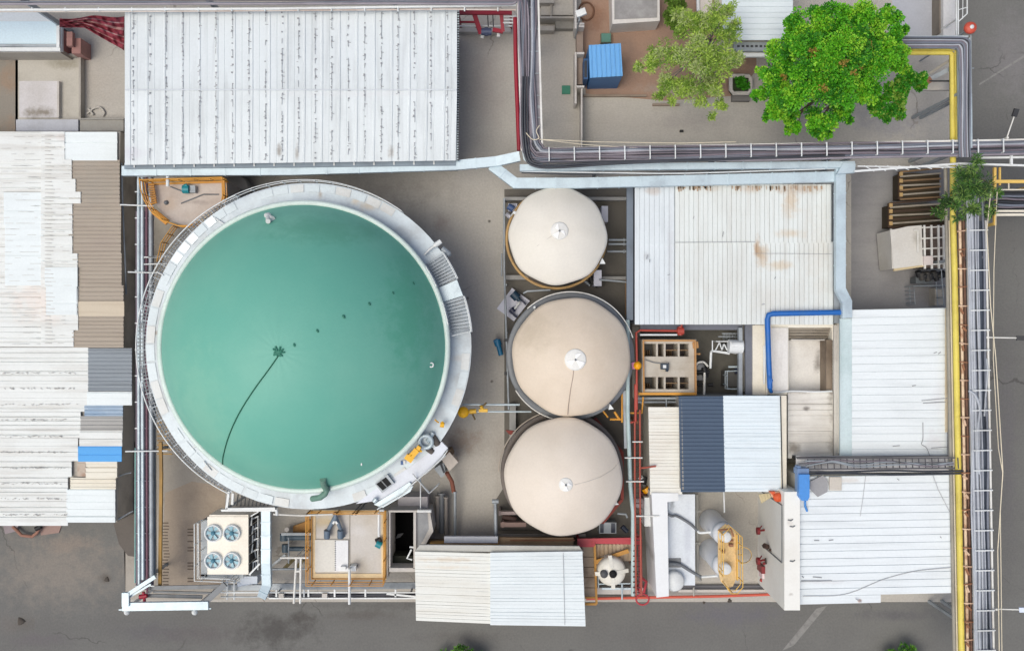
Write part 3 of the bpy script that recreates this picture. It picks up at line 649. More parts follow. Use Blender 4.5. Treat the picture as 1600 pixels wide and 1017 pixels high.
# galvanised panels laid across the walkway (north-west stretch) and plates elsewhere
plm = [M('bright_plate', (214, 222, 226), (190, 200, 208), .5, .4, .2), M('mid_plate', (196, 207, 212), (170, 178, 182), .5, .5, .15), M('warm_plate', (202, 206, 206), (182, 180, 174), .5, .5, .1)]
for (a0, a1, k, mi) in ((2.05, 2.75, 9, 0), (2.78, 3.6, 7, 1), (.25, .5, 2, 1), (1.0, 1.9, 9, 1), (3.7, 4.6, 9, 1), (5.0, 5.4, 4, 1), (5.9, 6.25, 3, 1)):
    for i in range(k):
        t0 = a0 + (a1 - a0) * i / k; t1 = t0 + (a1 - a0) / k * random.uniform(.8, .96); z = hw + .03 + random.uniform(0, .012); tilt = random.uniform(-.02, .02)
        q = [ring(t0, Rd + .75, z), ring(t1, Rd + .75, z + tilt), ring(t1, Rw - .05, z + tilt), ring(t0, Rw - .05, z)]
        b = MB(); b.hexa([v - Vector((0, 0, .02)) for v in (q[3], q[2], q[1], q[0])], [q[3], q[2], q[1], q[0]]); part(WK, 'deck_plate', b, random.choice(plm[:2] if mi == 0 else plm[1:]))
b = MB()
for (x0, y0, x1, y1) in ((318, 720, 330, 735), (300, 700, 316, 690), (335, 340, 350, 350), (255, 430, 245, 425)): b.ptube([(x0, y0, hw + .1), (x1, y1, hw + .1)], .03, 6)
part(D, 'conduit', b, white)
# outer stand-off ring with bracket rungs on the west side
b = MB(); Ro = Rw + L(15, hw); A0, A1 = 2.02, 4.22
arc = [ring(A0 + (A1 - A0) * i / 60, Ro - abs(i / 60 - .5) ** 2 * 1.0, hw + .0) for i in range(61)]
b.tube(arc, .035, 6)
b.tube([p - Vector((0, 0, .5)) for p in arc], .03, 6)
part(WK, 'outer_rail', b, white)
b = MB()
for i in range(101):
    t = A0 + (A1 - A0) * i / 100; f = abs(i / 100 - .5) ** 2
    b.beam(ring(t, Rw - .05, hw - .12), ring(t, Ro - f - .03, hw - .12), .05, .05, 0 if i % 4 else 1)
for k in (.35, .7):
    b.tube([ring(A0 + (A1 - A0) * i / 60, Rw + (Ro - Rw - abs(i / 60 - .5) ** 2) * k, hw - .15) for i in range(61)], .025, 5, 1)
part(WK, 'bracket_rung', b, [greysteel, galvd])
b = MB(); arc = [ring(2.1 - 1.15 * i / 40, Rw + .03, hw) for i in range(41)]; b.railing(arc, .9, .8, .02, 1); part(WK, 'handrail', b, white)
# spiral stair hugging the east wall
def stair(t0, t1, n, z0, z1):
    b = MB()
    for i in range(n):
        t = t0 + (t1 - t0) * i / n; z = z0 + (z1 - z0) * i / n; dt = (t1 - t0) / n * .62
        q = [ring(t, Rw - 1.0, z), ring(t + dt, Rw - 1.0, z), ring(t + dt, Rw + .02, z), ring(t, Rw + .02, z)]
        if dt > 0: q = q[::-1]
        b.hexa([v - Vector((0, 0, .04)) for v in q[::-1]][::-1], q, 0)
    for r in (Rw - 1.02, Rw + .05):
        b.tube([ring(t0 + (t1 - t0) * i / 12, r, z0 + (z1 - z0) * i / 12 + .85) for i in range(13)], .03, 6, 1)
        b.tube([ring(t0 + (t1 - t0) * i / 12, r, z0 + (z1 - z0) * i / 12 - .05) for i in range(13)], .05, 6, 1)
    return b
part(D, 'stair', stair(pang(686, 400), pang(707, 440), 9, hw + .2, hw + .5), [galvd, white])
part(D, 'stair', stair(pang(712, 468), pang(718, 520), 10, hw + .5, hw + .15), [galvd, white])
b = MB(); t0, t1 = pang(706, 442), pang(713, 466); q = [ring(t1, Rw - 1, hw + .5), ring(t1, Rw, hw + .5), ring(t0, Rw, hw + .5), ring(t0, Rw - 1, hw + .5)]; b.hexa([v - Vector((0, 0, .06)) for v in q], q); part(D, 'stair_landing', b, galv)
b = MB(); b.railing([ring(pang(714, 522) + i * .012 - .0, Rw - i * .001, hw) for i in range(2)] + [ring(pang(714, 524), Rw - .9, hw)], .9, .25, .02, 1); part(D, 'stair_gate', b, white)
# rope, patches and small fittings on the cover
def fit(name, pts, r, mat, lab=None, n=8):
    b = MB(); b.tube(pts, r, n); part(D, name, b, mat, lab)
rope = spline([(435, 556, 0), (418, 580, 0), (396, 610, 0), (374, 645, 0), (358, 680, 0), (349, 712, 0), (348, 728, 0)], 6)
fit('rope', [on_dome(x, y, .03) for x, y, _ in rope], .027, M('dark_green_rope', (24, 92, 72), (20, 70, 56), .4, .8))
dg = M('dark_green_patch', (44, 118, 98), (30, 96, 80), .4, .6)
b = MB()
for (x, y, r) in ((460, 539, .07), (496, 517, .07), (537, 495, .08), (577, 475, .07), (614, 458, .06), (646, 443, .07)):
    p = on_dome(x, y); nrm = Vector((p.x - tc.x, p.y - tc.y, p.z - hr + Rs - hd)).normalized(); rot = nrm.to_track_quat('Z', 'Y')
    vs = [p + rot @ Vector((r * math.cos(a) * 1.3, r * math.sin(a) * .8, .03)) for a in [i * PI / 5 for i in range(10)]]
    b = MB(); b.add(vs + [p + nrm * .06], [(i, (i + 1) % 10, 10) for i in range(10)]); part(D, 'cover_patch', b, dg)
b = MB()
for k in range(10):
    a = k * 2 * PI / 10 + random.uniform(-.2, .2); d = random.uniform(5, 11)
    b.tube([on_dome(435, 551, .04), on_dome(435 + d * .5 * math.cos(a), 551 + d * .5 * math.sin(a), .05), on_dome(435 + d * math.cos(a), 551 + d * math.sin(a), .02)], .045, 6)
part(D, 'apex_clamp', b, dg)
b = MB(); p = on_dome(674, 570, .05); b.tube([p + Vector((.10 * math.cos(i * PI / 8), .10 * math.sin(i * PI / 8), .02 * 0)) for i in range(16)], .035, 6, 0, True); part(D, 'ring_fitting', b, white)
b = MB(); b.tube([on_dome(417, 337, .1), on_dome(427, 343, .1)], .13, 8); b.tube([on_dome(420, 336, .05), on_dome(421, 347, .25)], .12, 8); part(D, 'vent_float', b, white)
b = MB(); b.tube([on_dome(505, 748, .1), on_dome(507, 757, .18), on_dome(512, 764, .2), P(508, 771, hr + .25), P(500, 777, hr + .1), P(488, 779, hr - .3)], .15, 10); part(D, 'overflow_hose', b, M('grey_green_hose', (104, 140, 126), (80, 104, 96), .5, .6))
b = MB(); p = on_dome(565, 725, .04); b.box(p - Vector((.03, .06, .03)), p + Vector((.03, .06, .03))); part(D, 'white_tag', b, white)
b = MB(); b.ptube([(684, 381, hw + .35), (672, 389, hw + .3), (663, 398, hw + .2)], .06, 8, 0); b.ptube([(679, 384, hw + .35), (689, 377, hw + .35)], .13, 8, 0); b.ptube([(690, 388, hw - .2), (702, 398, hw - .3)], .16, 10, 1); b.ptube([(692, 402, hw - .2), (704, 398, hw - .4)], .08, 8, 1)
part(D, 'lamp_bracket', b, [white, galvd])
# access platform, hatch, yellow fittings on the south-east rim
b = MB(); b.pprism([(556, 787), (583, 766), (632, 735), (650, 722), (668, 708), (690, 690), (700, 700), (688, 714), (668, 735), (646, 752), (630, 768), (600, 780)], hw + .05, hw - .2)
AP = part(D, 'access_platform', b, M('pale_lilac_deck', (206, 212, 222), (180, 184, 190), .5, .5, .1))
b = MB(); b.pprism([(584, 788), (640, 753), (645, 760), (641, 768), (598, 793)], hw + .22, hw - .3); b.ptube([(588, 779, hw + .3), (584, 784, hw + .3)], .12, 8); part(AP, 'sheet_cover', b, galv)
b = MB(); b.pprism([(586, 756), (605, 741), (616, 755), (597, 770)], hw + .28, hw + .06, 0); b.pprism([(588, 756), (603, 745), (612, 756), (598, 766)], hw + .285, hw + .27, 1); b.pbeam([(596, 751, hw + .3), (605, 761, hw + .3)], .05, .02, 2)
part(AP, 'hatch', b, [galvd, M('black_opening', (12, 12, 14), (24, 24, 26), .5, .8), greysteel])
b = MB(); b.pbeam([(656, 697, hw + .5), (648, 707, hw + .5)], .2, .3); b.pbeam([(652, 702, hw + .52), (640, 716, hw + .52)], .3, .34); b.pbeam([(642, 712, hw + .55), (637, 719, hw + .55)], .42, .3)
for (x, y) in ((640, 709), (655, 702)): b.ptube([(x, y, hw + .5), (x + 3, y + 3, hw + .7)], .06, 6)
part(D, 'yellow_gate_valve', b, yellow)
b = MB(); b.ptube([(688, 663, hw + .5), (694, 664, hw + .5)], .13, 8); b.ptube([(690, 659, hw + .5), (692, 662, hw + .5)], .08, 8); b.ptube([(685, 660, hw + .5), (680, 656, hw + .9)], .04, 6); part(D, 'yellow_lever', b, yellow)
b = MB(); b.pbox(626, 720, 630, 726, hw + .12, hw + .06, 0); b.pbox(629.4, 719, 633.4, 725, hw + .115, hw + .06, 1); part(AP, 'notice_plate', b, [M('notice_blue', (60, 96, 150), (40, 70, 120), .3, .5), white])
b = MB(); p = P(665, 690, hw + .35); b.tube([p + Vector((.32 * math.cos(i * PI / 10), .32 * math.sin(i * PI / 10), .1 * math.sin(i * PI / 10))) for i in range(20)], .1, 8, 0, True); b.ptube([(676, 676, hw + .2), (672, 684, hw + .25), (668, 690, hw + .35)], .12, 8); part(D, 'pipe_flange', b, galv)
b = MB(); b.ptube([(674, 680, hw + .1), (680, 688, hw + .1), (684, 694, hw)], .17, 8); b.ptube([(668, 700, hw + .1), (676, 706, hw)], .16, 8); part(D, 'rubber_joint', b, M('brown_rubber', (86, 80, 76), (60, 56, 52), .5, .7))
b = MB(); b.railing([P(592, 792, hw), P(630, 770, hw), P(647, 753, hw), P(664, 738, hw), P(690, 716, hw), P(700, 702, hw)], .55, 1.2, .025, 1); b.ptube([(645, 740, hw + .5), (670, 770, hw - 1), (686, 755, hw - 2)], .035, 6)
part(AP, 'platform_railing', b, white)

# ------------------------------------------------------------------ three beige covered tanks
def cone_tank(name, label, x, y, rpx, h, hc, apex, wall_r, coverm, wallm, ledge, phase, amp, cap_r):
    c = P(x, y, h); r = L(rpx, h); t = T(name, label, 'tank', (c.x, c.y, 0))
    b = MB(); b.lathe((c.x, c.y, 0), [(wall_r, 0), (wall_r, h - .12)], 64); part(t, 'tank_wall', b, wallm)
    b = MB(); rr, zz = ledge; ri = wall_r if name != 'small_tank' else rr - .1; b.lathe((c.x, c.y, 0), [(ri, zz - .1), (rr, zz - .1), (rr + .04, zz), (rr, zz + .06), (ri, zz + .04), (ri, zz - .1)], 72); part(t, 'stiffening_ring', b, wallm if name != 'small_tank' else M('tan_ring', (186, 152, 100), (146, 118, 84), .6, .7))
    ap = P(apex[0], apex[1], h + hc); b = MB(); n, m = 96, 22; vs = []
    def rf(a): return 1 + amp * math.cos(8 * a + phase) + amp * .6 * math.cos(3 * a + phase * 2)
    for i in range(m + 1):
        u = i / m
        for k in range(n):
            a = 2 * PI * k / n; q = r * rf(a)
            e = Vector((c.x + q * math.cos(a), c.y + q * math.sin(a), h)); s_ = u
            p = ap.lerp(e, s_); p.z = h + hc * (1 - s_ ** 2.3)
            vs.append(p)
    for k in range(n):
        a = 2 * PI * k / n; q = r * rf(a) * 1.004; vs.append((c.x + q * math.cos(a), c.y + q * math.sin(a), h - .28))
    fs = [(i * n + k, (i + 1) * n + k, (i + 1) * n + (k + 1) % n, i * n + (k + 1) % n) for i in range(m + 1) for k in range(n)]
    b.add(vs, fs, 0, True); cv = part(t, 'cone_cover', b, coverm)
    cr = L(cap_r, h + hc)
    b = MB(); b.lathe(tuple(ap - Vector((0, 0, .02))), [(cr, -.06), (cr, .03), (cr * .9, .05), (.002, .07)], 28, 0)
    for k in range(3):
        a = 1.2 + k * 1.9 + phase; q0 = ap + Vector((0, 0, .09 + k * .012)); e1 = q0 + Vector((math.cos(a), math.sin(a), 0)) * cr * .86; e2 = q0 + Vector((math.cos(a + .8), math.sin(a + .8), 0)) * cr * (.6, .9, .5)[k]
        dn = Vector((0, 0, .012)); b.add([q0 - dn, e1 - dn * 2, e2 - dn * 2, q0, e1 - dn, e2 - dn], [(2, 1, 0), (3, 4, 5), (0, 1, 4, 3), (1, 2, 5, 4), (2, 0, 3, 5)], 1)
    b.lathe(tuple(ap + Vector((0, 0, .1))), [(.05, 0), (.05, .05), (.003, .06)], 10, 2)
    part(cv, 'cap', b, [M('cap_film', (226, 226, 222), (204, 202, 194), .5, .5), M('bright_cap_film', (244, 245, 244), (226, 226, 222), .3, .4), greysteel])
    return t, c, r, ap, h, cv
def on_cone(x, y, tt, hc):
    t, c, r, ap, h, _ = tt; z = h + hc * .5
    for _ in range(20):
        p = P(x, y, z); d = min(1, (p.xy - ap.xy).length / r); z = h + hc * (1 - d ** 2.3)
    return P(x, y, z + .015)
covA = M('ivory_cover_film', (226, 222, 212), (216, 211, 199), .5, .6, fine=.03, scale=.25, streak=(.5, .5, .5), samt=.3)
covB = M('tan_cover_film', (220, 206, 188), (204, 188, 167), .8, .6, fine=.03, scale=.2, streak=(.6, .6, .6), samt=.3, stains=[(830, 520, 4, 50, 40, (190, 176, 154), .5)])  # darker northwest spot: that side's shade put into the cover colour
covC = M('pale_tan_cover_film', (224, 214, 201), (213, 201, 185), .7, .6, fine=.03, scale=.22, streak=(.6, .6, .6), samt=.3)
tw1 = M('tan_tank_wall', (150, 136, 122), (120, 108, 96), .5, .7); tw2 = M('grey_tank_wall', (124, 128, 132), (98, 100, 104), .5, .6, .1); tw3 = M('brown_grey_tank_wall', (112, 104, 98), (84, 78, 72), .5, .7)
t1 = cone_tank('small_tank', 'smallest beige covered round tank, northernmost of three in a row', 871.5, 368.5, 76.5, 4, .9, (874, 361), L(74, 3.9), covA, tw1, (L(78.5, 2.4), 2.4), .6, .013, 14)
t2 = cone_tank('ringed_tank', 'middle beige covered tank with wide grey ring around it', 893, 557.5, 92.5, 4, 1.3, (899, 562), L(90, 3.9), covB, tw2, (L(99, 3.0), 3.0), 2.1, .009, 17)
t3 = cone_tank('pale_tank', 'southernmost of the three beige covered tanks, beside red pipework', 880.5, 745, 92, 4, 1.3, (884, 757), L(90, 3.9), covC, tw3, (L(95, 2.6), 2.6), 1.2, .009, 11)
seam = M('seam_line', (160, 142, 132), (140, 124, 112), .5, .7); seamw = M('grey_seam_line', (206, 200, 192), (190, 184, 176), .5, .7)
for tt, hc, pts, mt in ((t1, .9, [(862, 369), (840, 384), (822, 397), (812, 404)], seamw), (t2, 1.3, [(897, 572), (895, 590), (891, 612), (888, 635), (887, 648)], seam), (t3, 1.3, [(898, 757), (918, 752), (940, 744), (958, 733), (967, 722)], seamw)):
    b = MB(); b.tube([on_cone(x, y, tt, hc) for x, y in pts], .018, 5); part(tt[5], 'cover_seam', b, mt)
b = MB(); b.pprism([(941, 403), (946, 412), (937, 412)], 3.7, 3.2); part(t1[0], 'bracket', b, white)
b = MB(); b.ptube([(803, 332, 3.8), (808, 334, 3.9)], .09, 6); b.ptube([(798, 338, 3), (803, 332, 3.8)], .05, 6); part(t1[0], 'vent_pipe', b, white)
b = MB(); b.pprism([(953, 631), (959, 639), (951, 640)], 3.7, 3.2); part(t2[0], 'bracket', b, white)
b = MB(); b.ptube([(836, 484, 3.2), (835, 480, 3.5)], .07, 6); part(t2[0], 'vent_pipe', b, white)
b = MB()
for a in (2.9, 3.4): 
    c = t2[1]; b.box(Vector((c.x + L(98) * math.cos(a) - .08, c.y + L(98) * math.sin(a) * 1 - .08, 3.02)), Vector((c.x + L(98) * math.cos(a) + .08, c.y + L(98) * math.sin(a) + .08, 3.2)))
part(t2[0], 'bolt_box', b, black)
b = MB(); b.pprism([(961, 783), (967, 788), (959, 789)], 3.7, 3.3); part(t3[0], 'bracket', b, white)
b = MB(); c = t2[1]; b.railing([Vector((c.x + L(100, 3) * math.cos(a), c.y + L(100, 3) * math.sin(a), 3.0)) for a in [2.3 - 2.0 * i / 24 for i in range(25)]], .5, 2.2, .03, 0); b.railing([Vector((c.x + L(100, 3) * math.cos(a), c.y + L(100, 3) * math.sin(a), 3.0)) for a in [3.7 + 1.0 * i / 14 for i in range(15)]], .5, 2.2, .03, 0); part(t2[0], 'hoop_rail', b, whitepipe)
b = MB(); c = t3[1]; b.railing([Vector((c.x + L(99, 2.6) * math.cos(a), c.y + L(99, 2.6) * math.sin(a), 2.6)) for a in [3.1 - 1.2 * i / 16 for i in range(17)]], .5, 2.2, .03, 0); part(t3[0], 'hoop_rail', b, M('tan_rail', (176, 166, 152), (140, 124, 110), .5, .6))
# ------------------------------------------------------------------ cable racks, ducts and pipe runs
def rack(name, label, c0, c1, w0, w1, h, nr, railm, rungm, posts=(), deck=None, group=None, hoop=-.03):
    """ladder rack from c0 to c1 (photo px centre line), rails offset by +-w px"""
    a = P(*c0, h); e = P(*c1, h); d = (e - a).normalized(); sd = Vector((-d.y, d.x, 0))
    t = T(name, label, 'cable rack', (*((a + e) / 2).xy, 0), group)
    wa, wb = L(w0, h), L(w1, h)
    for k, s_ in enumerate((wa, -wb)):
        b = MB(); b.beam(a + sd * s_, e + sd * s_, .09, .14); part(t, 'rail', b, railm)
    for i in range(nr + 1):
        p = a.lerp(e, (i + .5) / (nr + 1)); up = Vector((0, 0, hoop)); b = MB(); b.beam(p + sd * wa + up, p - sd * wb + up, .055, .05)
        if hoop > .1:
            for s_ in (wa, -wb): b.beam(p + sd * s_ + Vector((0, 0, .05)), p + sd * s_ + up, .05, .05)
        part(t, 'rung', b, rungm)
    if deck:
        b = MB(); b.beam(a + sd * ((wa - wb) / 2) - Vector((0, 0, .1)), e + sd * ((wa - wb) / 2) - Vector((0, 0, .1)), wa + wb - .06, .02); part(t, 'tray_deck', b, deck)
    for f in posts:
        p = a.lerp(e, f)
        for s_ in (wa * .8, -wb * .8):
            q = p + sd * s_; b = MB(); b.beam((q.x, q.y, 0), (q.x, q.y, h - .08), .14, .14); part(t, 'post', b, galvd)
    return t
trayfloor = M('tray_steel', (142, 140, 148), (112, 110, 116), .6, .7)
hR = 5.2
rack('cable_rack', 'cable rack along the upper edge running to the left', (-160, 5), (806, 2), 6, -10, hR, 24, white, galvd, (.2, .5, .8), trayfloor)
RT = (-160, 806)
b = MB(); b.ptube([(-160, 16, 5.1), (0, 16, 5.1), (420, 14, 5.1), (700, 10, 5.1), (806, 8, 5.1)], .07, 8, 0); b.ptube([(-160, 19, 5.0), (300, 18, 5.0), (700, 15, 5.0), (806, 16, 5.0)], .04, 8, 1)
for x in range(50, 800, 52): b.ptube([(x, 12, 5.12), (x, 18, 5.12)], .04, 6, 0)
single('pipe_run', b, [white, M('rust_white_pipe', (214, 204, 196), (176, 150, 136), .7, .5, streak=(.5, 2, 1), samt=.7)], 'white pipe run edging the rack above the largest white shed', 'pipe')
rack('cable_rack', 'cable rack running down from upper edge to the corner bend east of crimson pipe', (822, -40), (829, 236), 18, 14, hR, 7, whitepipe, galvd, (.3, .75), trayfloor)
rack('cable_rack', 'long cable rack with white rungs running east from the corner bend', (838, 244), (1700, 228), 11, 9, hR, 21, whitepipe, white, (.12, .35, .58, .76), trayfloor, hoop=.3)
b = MB(); b.pprism([(814, 228), (846, 226), (850, 255), (836, 262), (818, 250)], hR - .1, hR - .14); single('corner_plate', b, galv, 'galvanised corner plate under the bend of the black cables', 'rack corner')

cable_e = M('lilac_grey_cable', (150, 144, 152), (110, 104, 110), .5, .5)
def bundle(label, paths, r, mats, group=None, name='cable_bundle', rj=.3):
    pts0 = P(*paths[0][len(paths[0]) // 2])
    t = T(name, label, 'cables', (pts0.x, pts0.y, 0), group)
    for i, p in enumerate(paths):
        b = MB(); b.ptube(p, r * random.uniform(1 - rj, 1 + rj), 6); part(t, 'cable', b, mats[i % len(mats)])
    return t
# cables: along the top edge, round the first corner, down, round the second corner and east
paths = []
for i in range(9):
    o = i * 2.6; lane = i / 8
    z = hR + .06 + .05 * random.random()
    p = [(-160, -14 + o, z), (60, -15 + o + random.uniform(-2, 2), z), (240, -14 + o + random.uniform(-2, 2), z), (420, -14 + o + random.uniform(-2, 2), z), (600, -15 + o + random.uniform(-2, 2), z), (760, -14 + o, z)]
    x = 812 + (1 - lane) * 22
    if lane > .35: p += [(x - 12, -10 + o * .8, z), (x - 2, 4 + (1 - lane) * 6, z)]
    else: p += [(900, -14 + o, z), (1100, -14 + o, z)]
    if lane > .35:
        p += [(x + random.uniform(-2, 2), 60, z), (x + random.uniform(-2, 3), 130, z), (x + 3 + random.uniform(-2, 2), 190, z)]
        yy = 238 + (lane - .35) * 24; k = 6 + lane * 16
        p += [(x + 4, yy - k * 1.1, z), (x + 4 + k * .4, yy - k * .35, z), (x + 4 + k * 1.2, yy, z)]
        p += [(930, yy + random.uniform(-3, 2), z), (1040, yy - 3 + random.uniform(-2, 2), z), (1180, yy - 5 + random.uniform(-2, 2), z), (1330, yy - 8 + random.uniform(-2, 2), z), (1480, yy - 10, z), (1700, yy - 16 + random.uniform(-2, 2), z)]
    paths.append(spline(p, 5))
bundle('bundle of black and mauve cables following the upper rack, then bending down and east', paths, .055, [cable_a, cable_d, cable_b, cable_e, cable_d])
paths = []
for i in range(7):
    x = 818 + i * 3.0; z = hR + .04 + .08 * random.random(); yy = 248 - i * 2.6; k = 22 - i
    p = [(x, -60, z), (x + random.uniform(-2, 2), 30, z), (x + random.uniform(-3, 3), 90, z), (x + 2 + random.uniform(-3, 3), 150, z), (x + 3, 200, z), (x + 5, yy - k, z), (x + 5 + k * .4, yy - k * .3, z), (x + 5 + k * 1.1, yy, z),
         (930, yy - 1 + random.uniform(-2, 2), z), (1060, yy - 3 + random.uniform(-2, 2), z), (1200, yy - 5 + random.uniform(-2, 2), z), (1340, yy - 7 + random.uniform(-3, 2), z), (1500, yy - 10 + random.uniform(-2, 2), z), (1700, yy - 15, z)]
    paths.append(spline(p, 5))
bundle('bundle of dark slate cables filling the rack east of the crimson pipe', paths, .05, [cable_b, cable_d, cable_e, cable_a, cable_c])
paths = []
for i in range(3):
    z = hR + .2; p = [(817 + i * 4, 120, z), (816 + i * 4, 170, z), (817 + i * 4, 215, z), (822 + i * 4, 248 - i, z), (836 + i * 3, 260 - i * 3, z), (870, 262 - i * 4, z), (960, 256 - i * 2, z), (1060, 252 - i, z), (1200, 247, z), (1320, 243, z)]
    paths.append(spline(p, 6))
bundle('three loose black cables sagging outside the rack at the bend', paths, .045, [cable_a])
b = MB(); b.ptube(spline([(805, 28, 3.6), (806, 100, 3.6), (809, 180, 3.6), (811, 236, 3.6)], 6), .11, 10)
single('crimson_pipe', b, crimson, 'long crimson pipe running beside the rack, right of the largest white shed', 'pipe')
# crimson skid by the shed corner
t = T('crimson_skid', 'crimson pipe frame with grey valve by the rear corner of the largest shed', 'pipe frame', (*P(757, 35).xy, 0))
b = MB(); b.pbeam([(714, 20, 2.6), (800, 20, 2.6)], .22, .2); b.pbeam([(714, 35, 2.4), (742, 35, 2.4)], .1, .1); b.pbeam([(741, 22, 2.5), (751, 53, 2.0)], .24, .2); b.pbeam([(783, 22, 2.5), (786, 50, 2.2)], .18, .18); b.pbeam([(770, 47, 2.2), (786, 50, 2.2)], .2, .18)
for x in (716, 798, 742): p = P(x, 20, 2.5); b.beam((p.x, p.y, 0), p, .12, .12)
part(t, 'frame', b, crimson)
b = MB(); b.ptube([(752, 50, 2.0), (768, 50, 2.0)], .2, 10); b.ptube([(760, 44, 2.0), (760, 56, 2.0)], .12, 8); part(t, 'valve', b, M('slate_valve', (70, 80, 110), (60, 60, 80), .5, .5))
b = MB()
for y in (26, 31, 36): b.ptube([(786, y, 2.4), (806, y, 2.4)], .05, 6)
b.ptube([(716, 41, 1.8), (800, 41, 1.8)], .05, 6); b.ptube([(754, 56, 1.8), (753, 60, 1.8)], .1, 8); b.ptube([(779, 50, 1.8), (779, 58, 1.8)], .1, 8)
part(t, 'pipe', b, white)
b = MB(); b.pbox(716, 44, 798, 50, .5, 0.); part(t, 'plinth', b, paleconc)
b = MB()
for x in (762, 770): b.ptube([(x, 22, 2.3), (x + 1, 42, 2.3)], .03, 5)
part(t, 'hanger', b, darksteel)
# silver ducts
def duct(name, label, pts, w_, hh, mat=None, joints=26, cat='duct'):
    t = T(name, label, cat, (*P(*pts[len(pts) // 2]).xy, 0))
    q = [P(*p) for p in pts]; b = MB(); vs = []
    for i, p in enumerate(q):
        d0 = (p - q[i - 1]).normalized() if i else None; d1 = (q[i + 1] - p).normalized() if i < len(q) - 1 else None
        d = ((d0 or d1) + (d1 or d0)).normalized(); sd = Vector((d.y, -d.x, 0)).normalized()
        k = 1 / max(.5, d.dot(d1 or d0)); s_ = sd * (w_ / 2 * k)
        vs += [p - s_ - Vector((0, 0, hh)), p + s_ - Vector((0, 0, hh)), p + s_, p - s_]
    fs = []
    for i in range(len(q) - 1):
        o = 4 * i; n_ = o + 4
        for k in range(4): fs.append((o + k, o + (k + 1) % 4, n_ + (k + 1) % 4, n_ + k))
    fs += [(3, 2, 1, 0), tuple(4 * (len(q) - 1) + k for k in range(4))]
    b.add(vs, fs); part(t, 'casing', b, mat or galv)
    for a, e in zip(q, q[1:]):
        n = int((e - a).length / L(joints, 4)); d = (e - a).normalized()
        for k in range(1, n + 1):
            p = a.lerp(e, k / (n + 1)); b = MB(); b.beam(p - d * .03 + Vector((0, 0, .0 - hh / 2)), p + d * .03 + Vector((0, 0, -hh / 2)), w_ + .05, hh + .05); part(t, 'flange', b, mat or galv)
    return t
galvblue = M('pale_blue_galvanised', (194, 211, 219), (158, 172, 182), .7, .45, .2, scale=.8, fine=.05)
duct('cable_duct', 'pale grey duct along the south eave of the largest white shed', [(190, 267, 4.0), (460, 266, 4.0), (712, 258, 4.1), (775, 252, 4.2), (812, 244, 4.4)], L(15, 4), .3, galvblue, 60)
b = MB(); b.ptube([(218, 275, 3.8), (440, 272, 3.8), (700, 265, 3.8)], .07); single('service_pipe', b, galvd, 'thin grey pipe just below the eave duct of the largest shed', 'pipe')
duct('cable_duct', 'pale duct hugging the underside of the long cable rack', [(812, 262, 4.7), (900, 261, 4.7), (1336, 257, 4.7)], L(10, 4.6), .3, galvblue, 46)
b = MB(); b.ptube(spline([(815, 270, 4.3), (900, 272, 4.3), (1000, 271, 4.3), (1100, 269, 4.3), (1320, 264, 4.3)]), .04, 6, 0); b.ptube(spline([(815, 268, 4.4), (940, 270, 4.4), (1060, 271, 4.4), (1200, 267, 4.4), (1320, 263, 4.4)]), .035, 6, 1)
single('loose_cable', b, [cable_a, white], 'thin black and white cables lying between the two pale ducts', 'cables')
duct('cable_duct', 'wide pale duct with slanted end running above the smallest beige tank', [(768, 258, 3.9), (805, 286, 4.15), (900, 286, 4.2), (1309, 276, 4.2)], L(16, 4.2), .34, galvblue, 34)
duct('cable_duct', 'pale duct dropping along the east side of the rust spotted workshop roof', [(1328, 262, 4.6), (1314, 264, 4.5), (1314, 452, 4.5), (1324, 472, 4.3), (1324, 497, 4.2)], L(15, 4.4), .3, galvblue, 38)
b = MB(); b.pprism([(1318, 254), (1337, 256), (1336, 270), (1308, 272)], 4.78, 4.5); single('duct_cap', b, galvblue, 'flared pale cap where two ducts meet beyond the workshop corner', 'duct')
duct('cable_duct', 'pale upright duct beside the cooling unit ending in flared foot', [(415, 795, 3.6), (415, 880, 3.6), (416, 915, 3.4), (408, 934, 3.0)], L(14, 3.6), .3, galvblue, 24)

# blue water pipe
b = MB(); b.ptube([(1313, 488, 3.9), (1208, 490, 3.9), (1201, 492, 3.85), (1199, 499, 3.8), (1201, 560, 3.7), (1203, 606, 3.6)], .14, 12); b.ptube([(1203, 606, 3.6), (1205, 612, 3.3)], .1, 10); b.ptube([(1200, 588, 3.75), (1206, 594, 3.72), (1203, 604, 3.7)], .07, 8)
single('blue_pipe', b, blue, 'bright blue pipe bent at a right angle over the annexe roof', 'pipe')
b = MB(); b.ptube([(1194, 540, 3.2), (1194, 600, 3.2)], .05, 8, 0); b.ptube([(1196, 512, 3.3), (1196, 556, 3.3), (1194, 600, 3.3)], .04, 6, 0); single('white_hose', b, white, 'thin white hose lying next to the bright blue pipe', 'hose')

# dark truss bridge
t = T('truss_bridge', 'dark steel truss bridge carrying cables between the two right-hand white roofs', 'cable bridge', (*P(1370, 725).xy, 0)); hT = 4.9
b = MB(); b.pbeam([(1245, 716, hT), (1492, 715, hT)], .06, .08); b.pbeam([(1245, 733, hT), (1492, 731, hT)], .06, .08); b.pbeam([(1248, 724, hT), (1490, 722, hT)], .05, .05); b.pbeam([(1244, 714, hT - .4), (1492, 712, hT - .4)], .05, .05)
for i in range(24): x = 1262 + i * 10.2; b.pbeam([(x, 715, hT + .01), (x + 1, 732, hT + .01)], .04, .05)
part(t, 'chord', b, M('charcoal_steel', (84, 84, 88), (58, 56, 56), .5, .6))
b = MB()
for k, y in enumerate((737, 741)): b.ptube(spline([(1256, y, hT), (1320, y + random.uniform(-2, 2), hT), (1390, y - 1 + random.uniform(-2, 2), hT), (1450, y - 2 + random.uniform(-1, 2), hT), (1520, y - 2, hT)]), .05, 6)
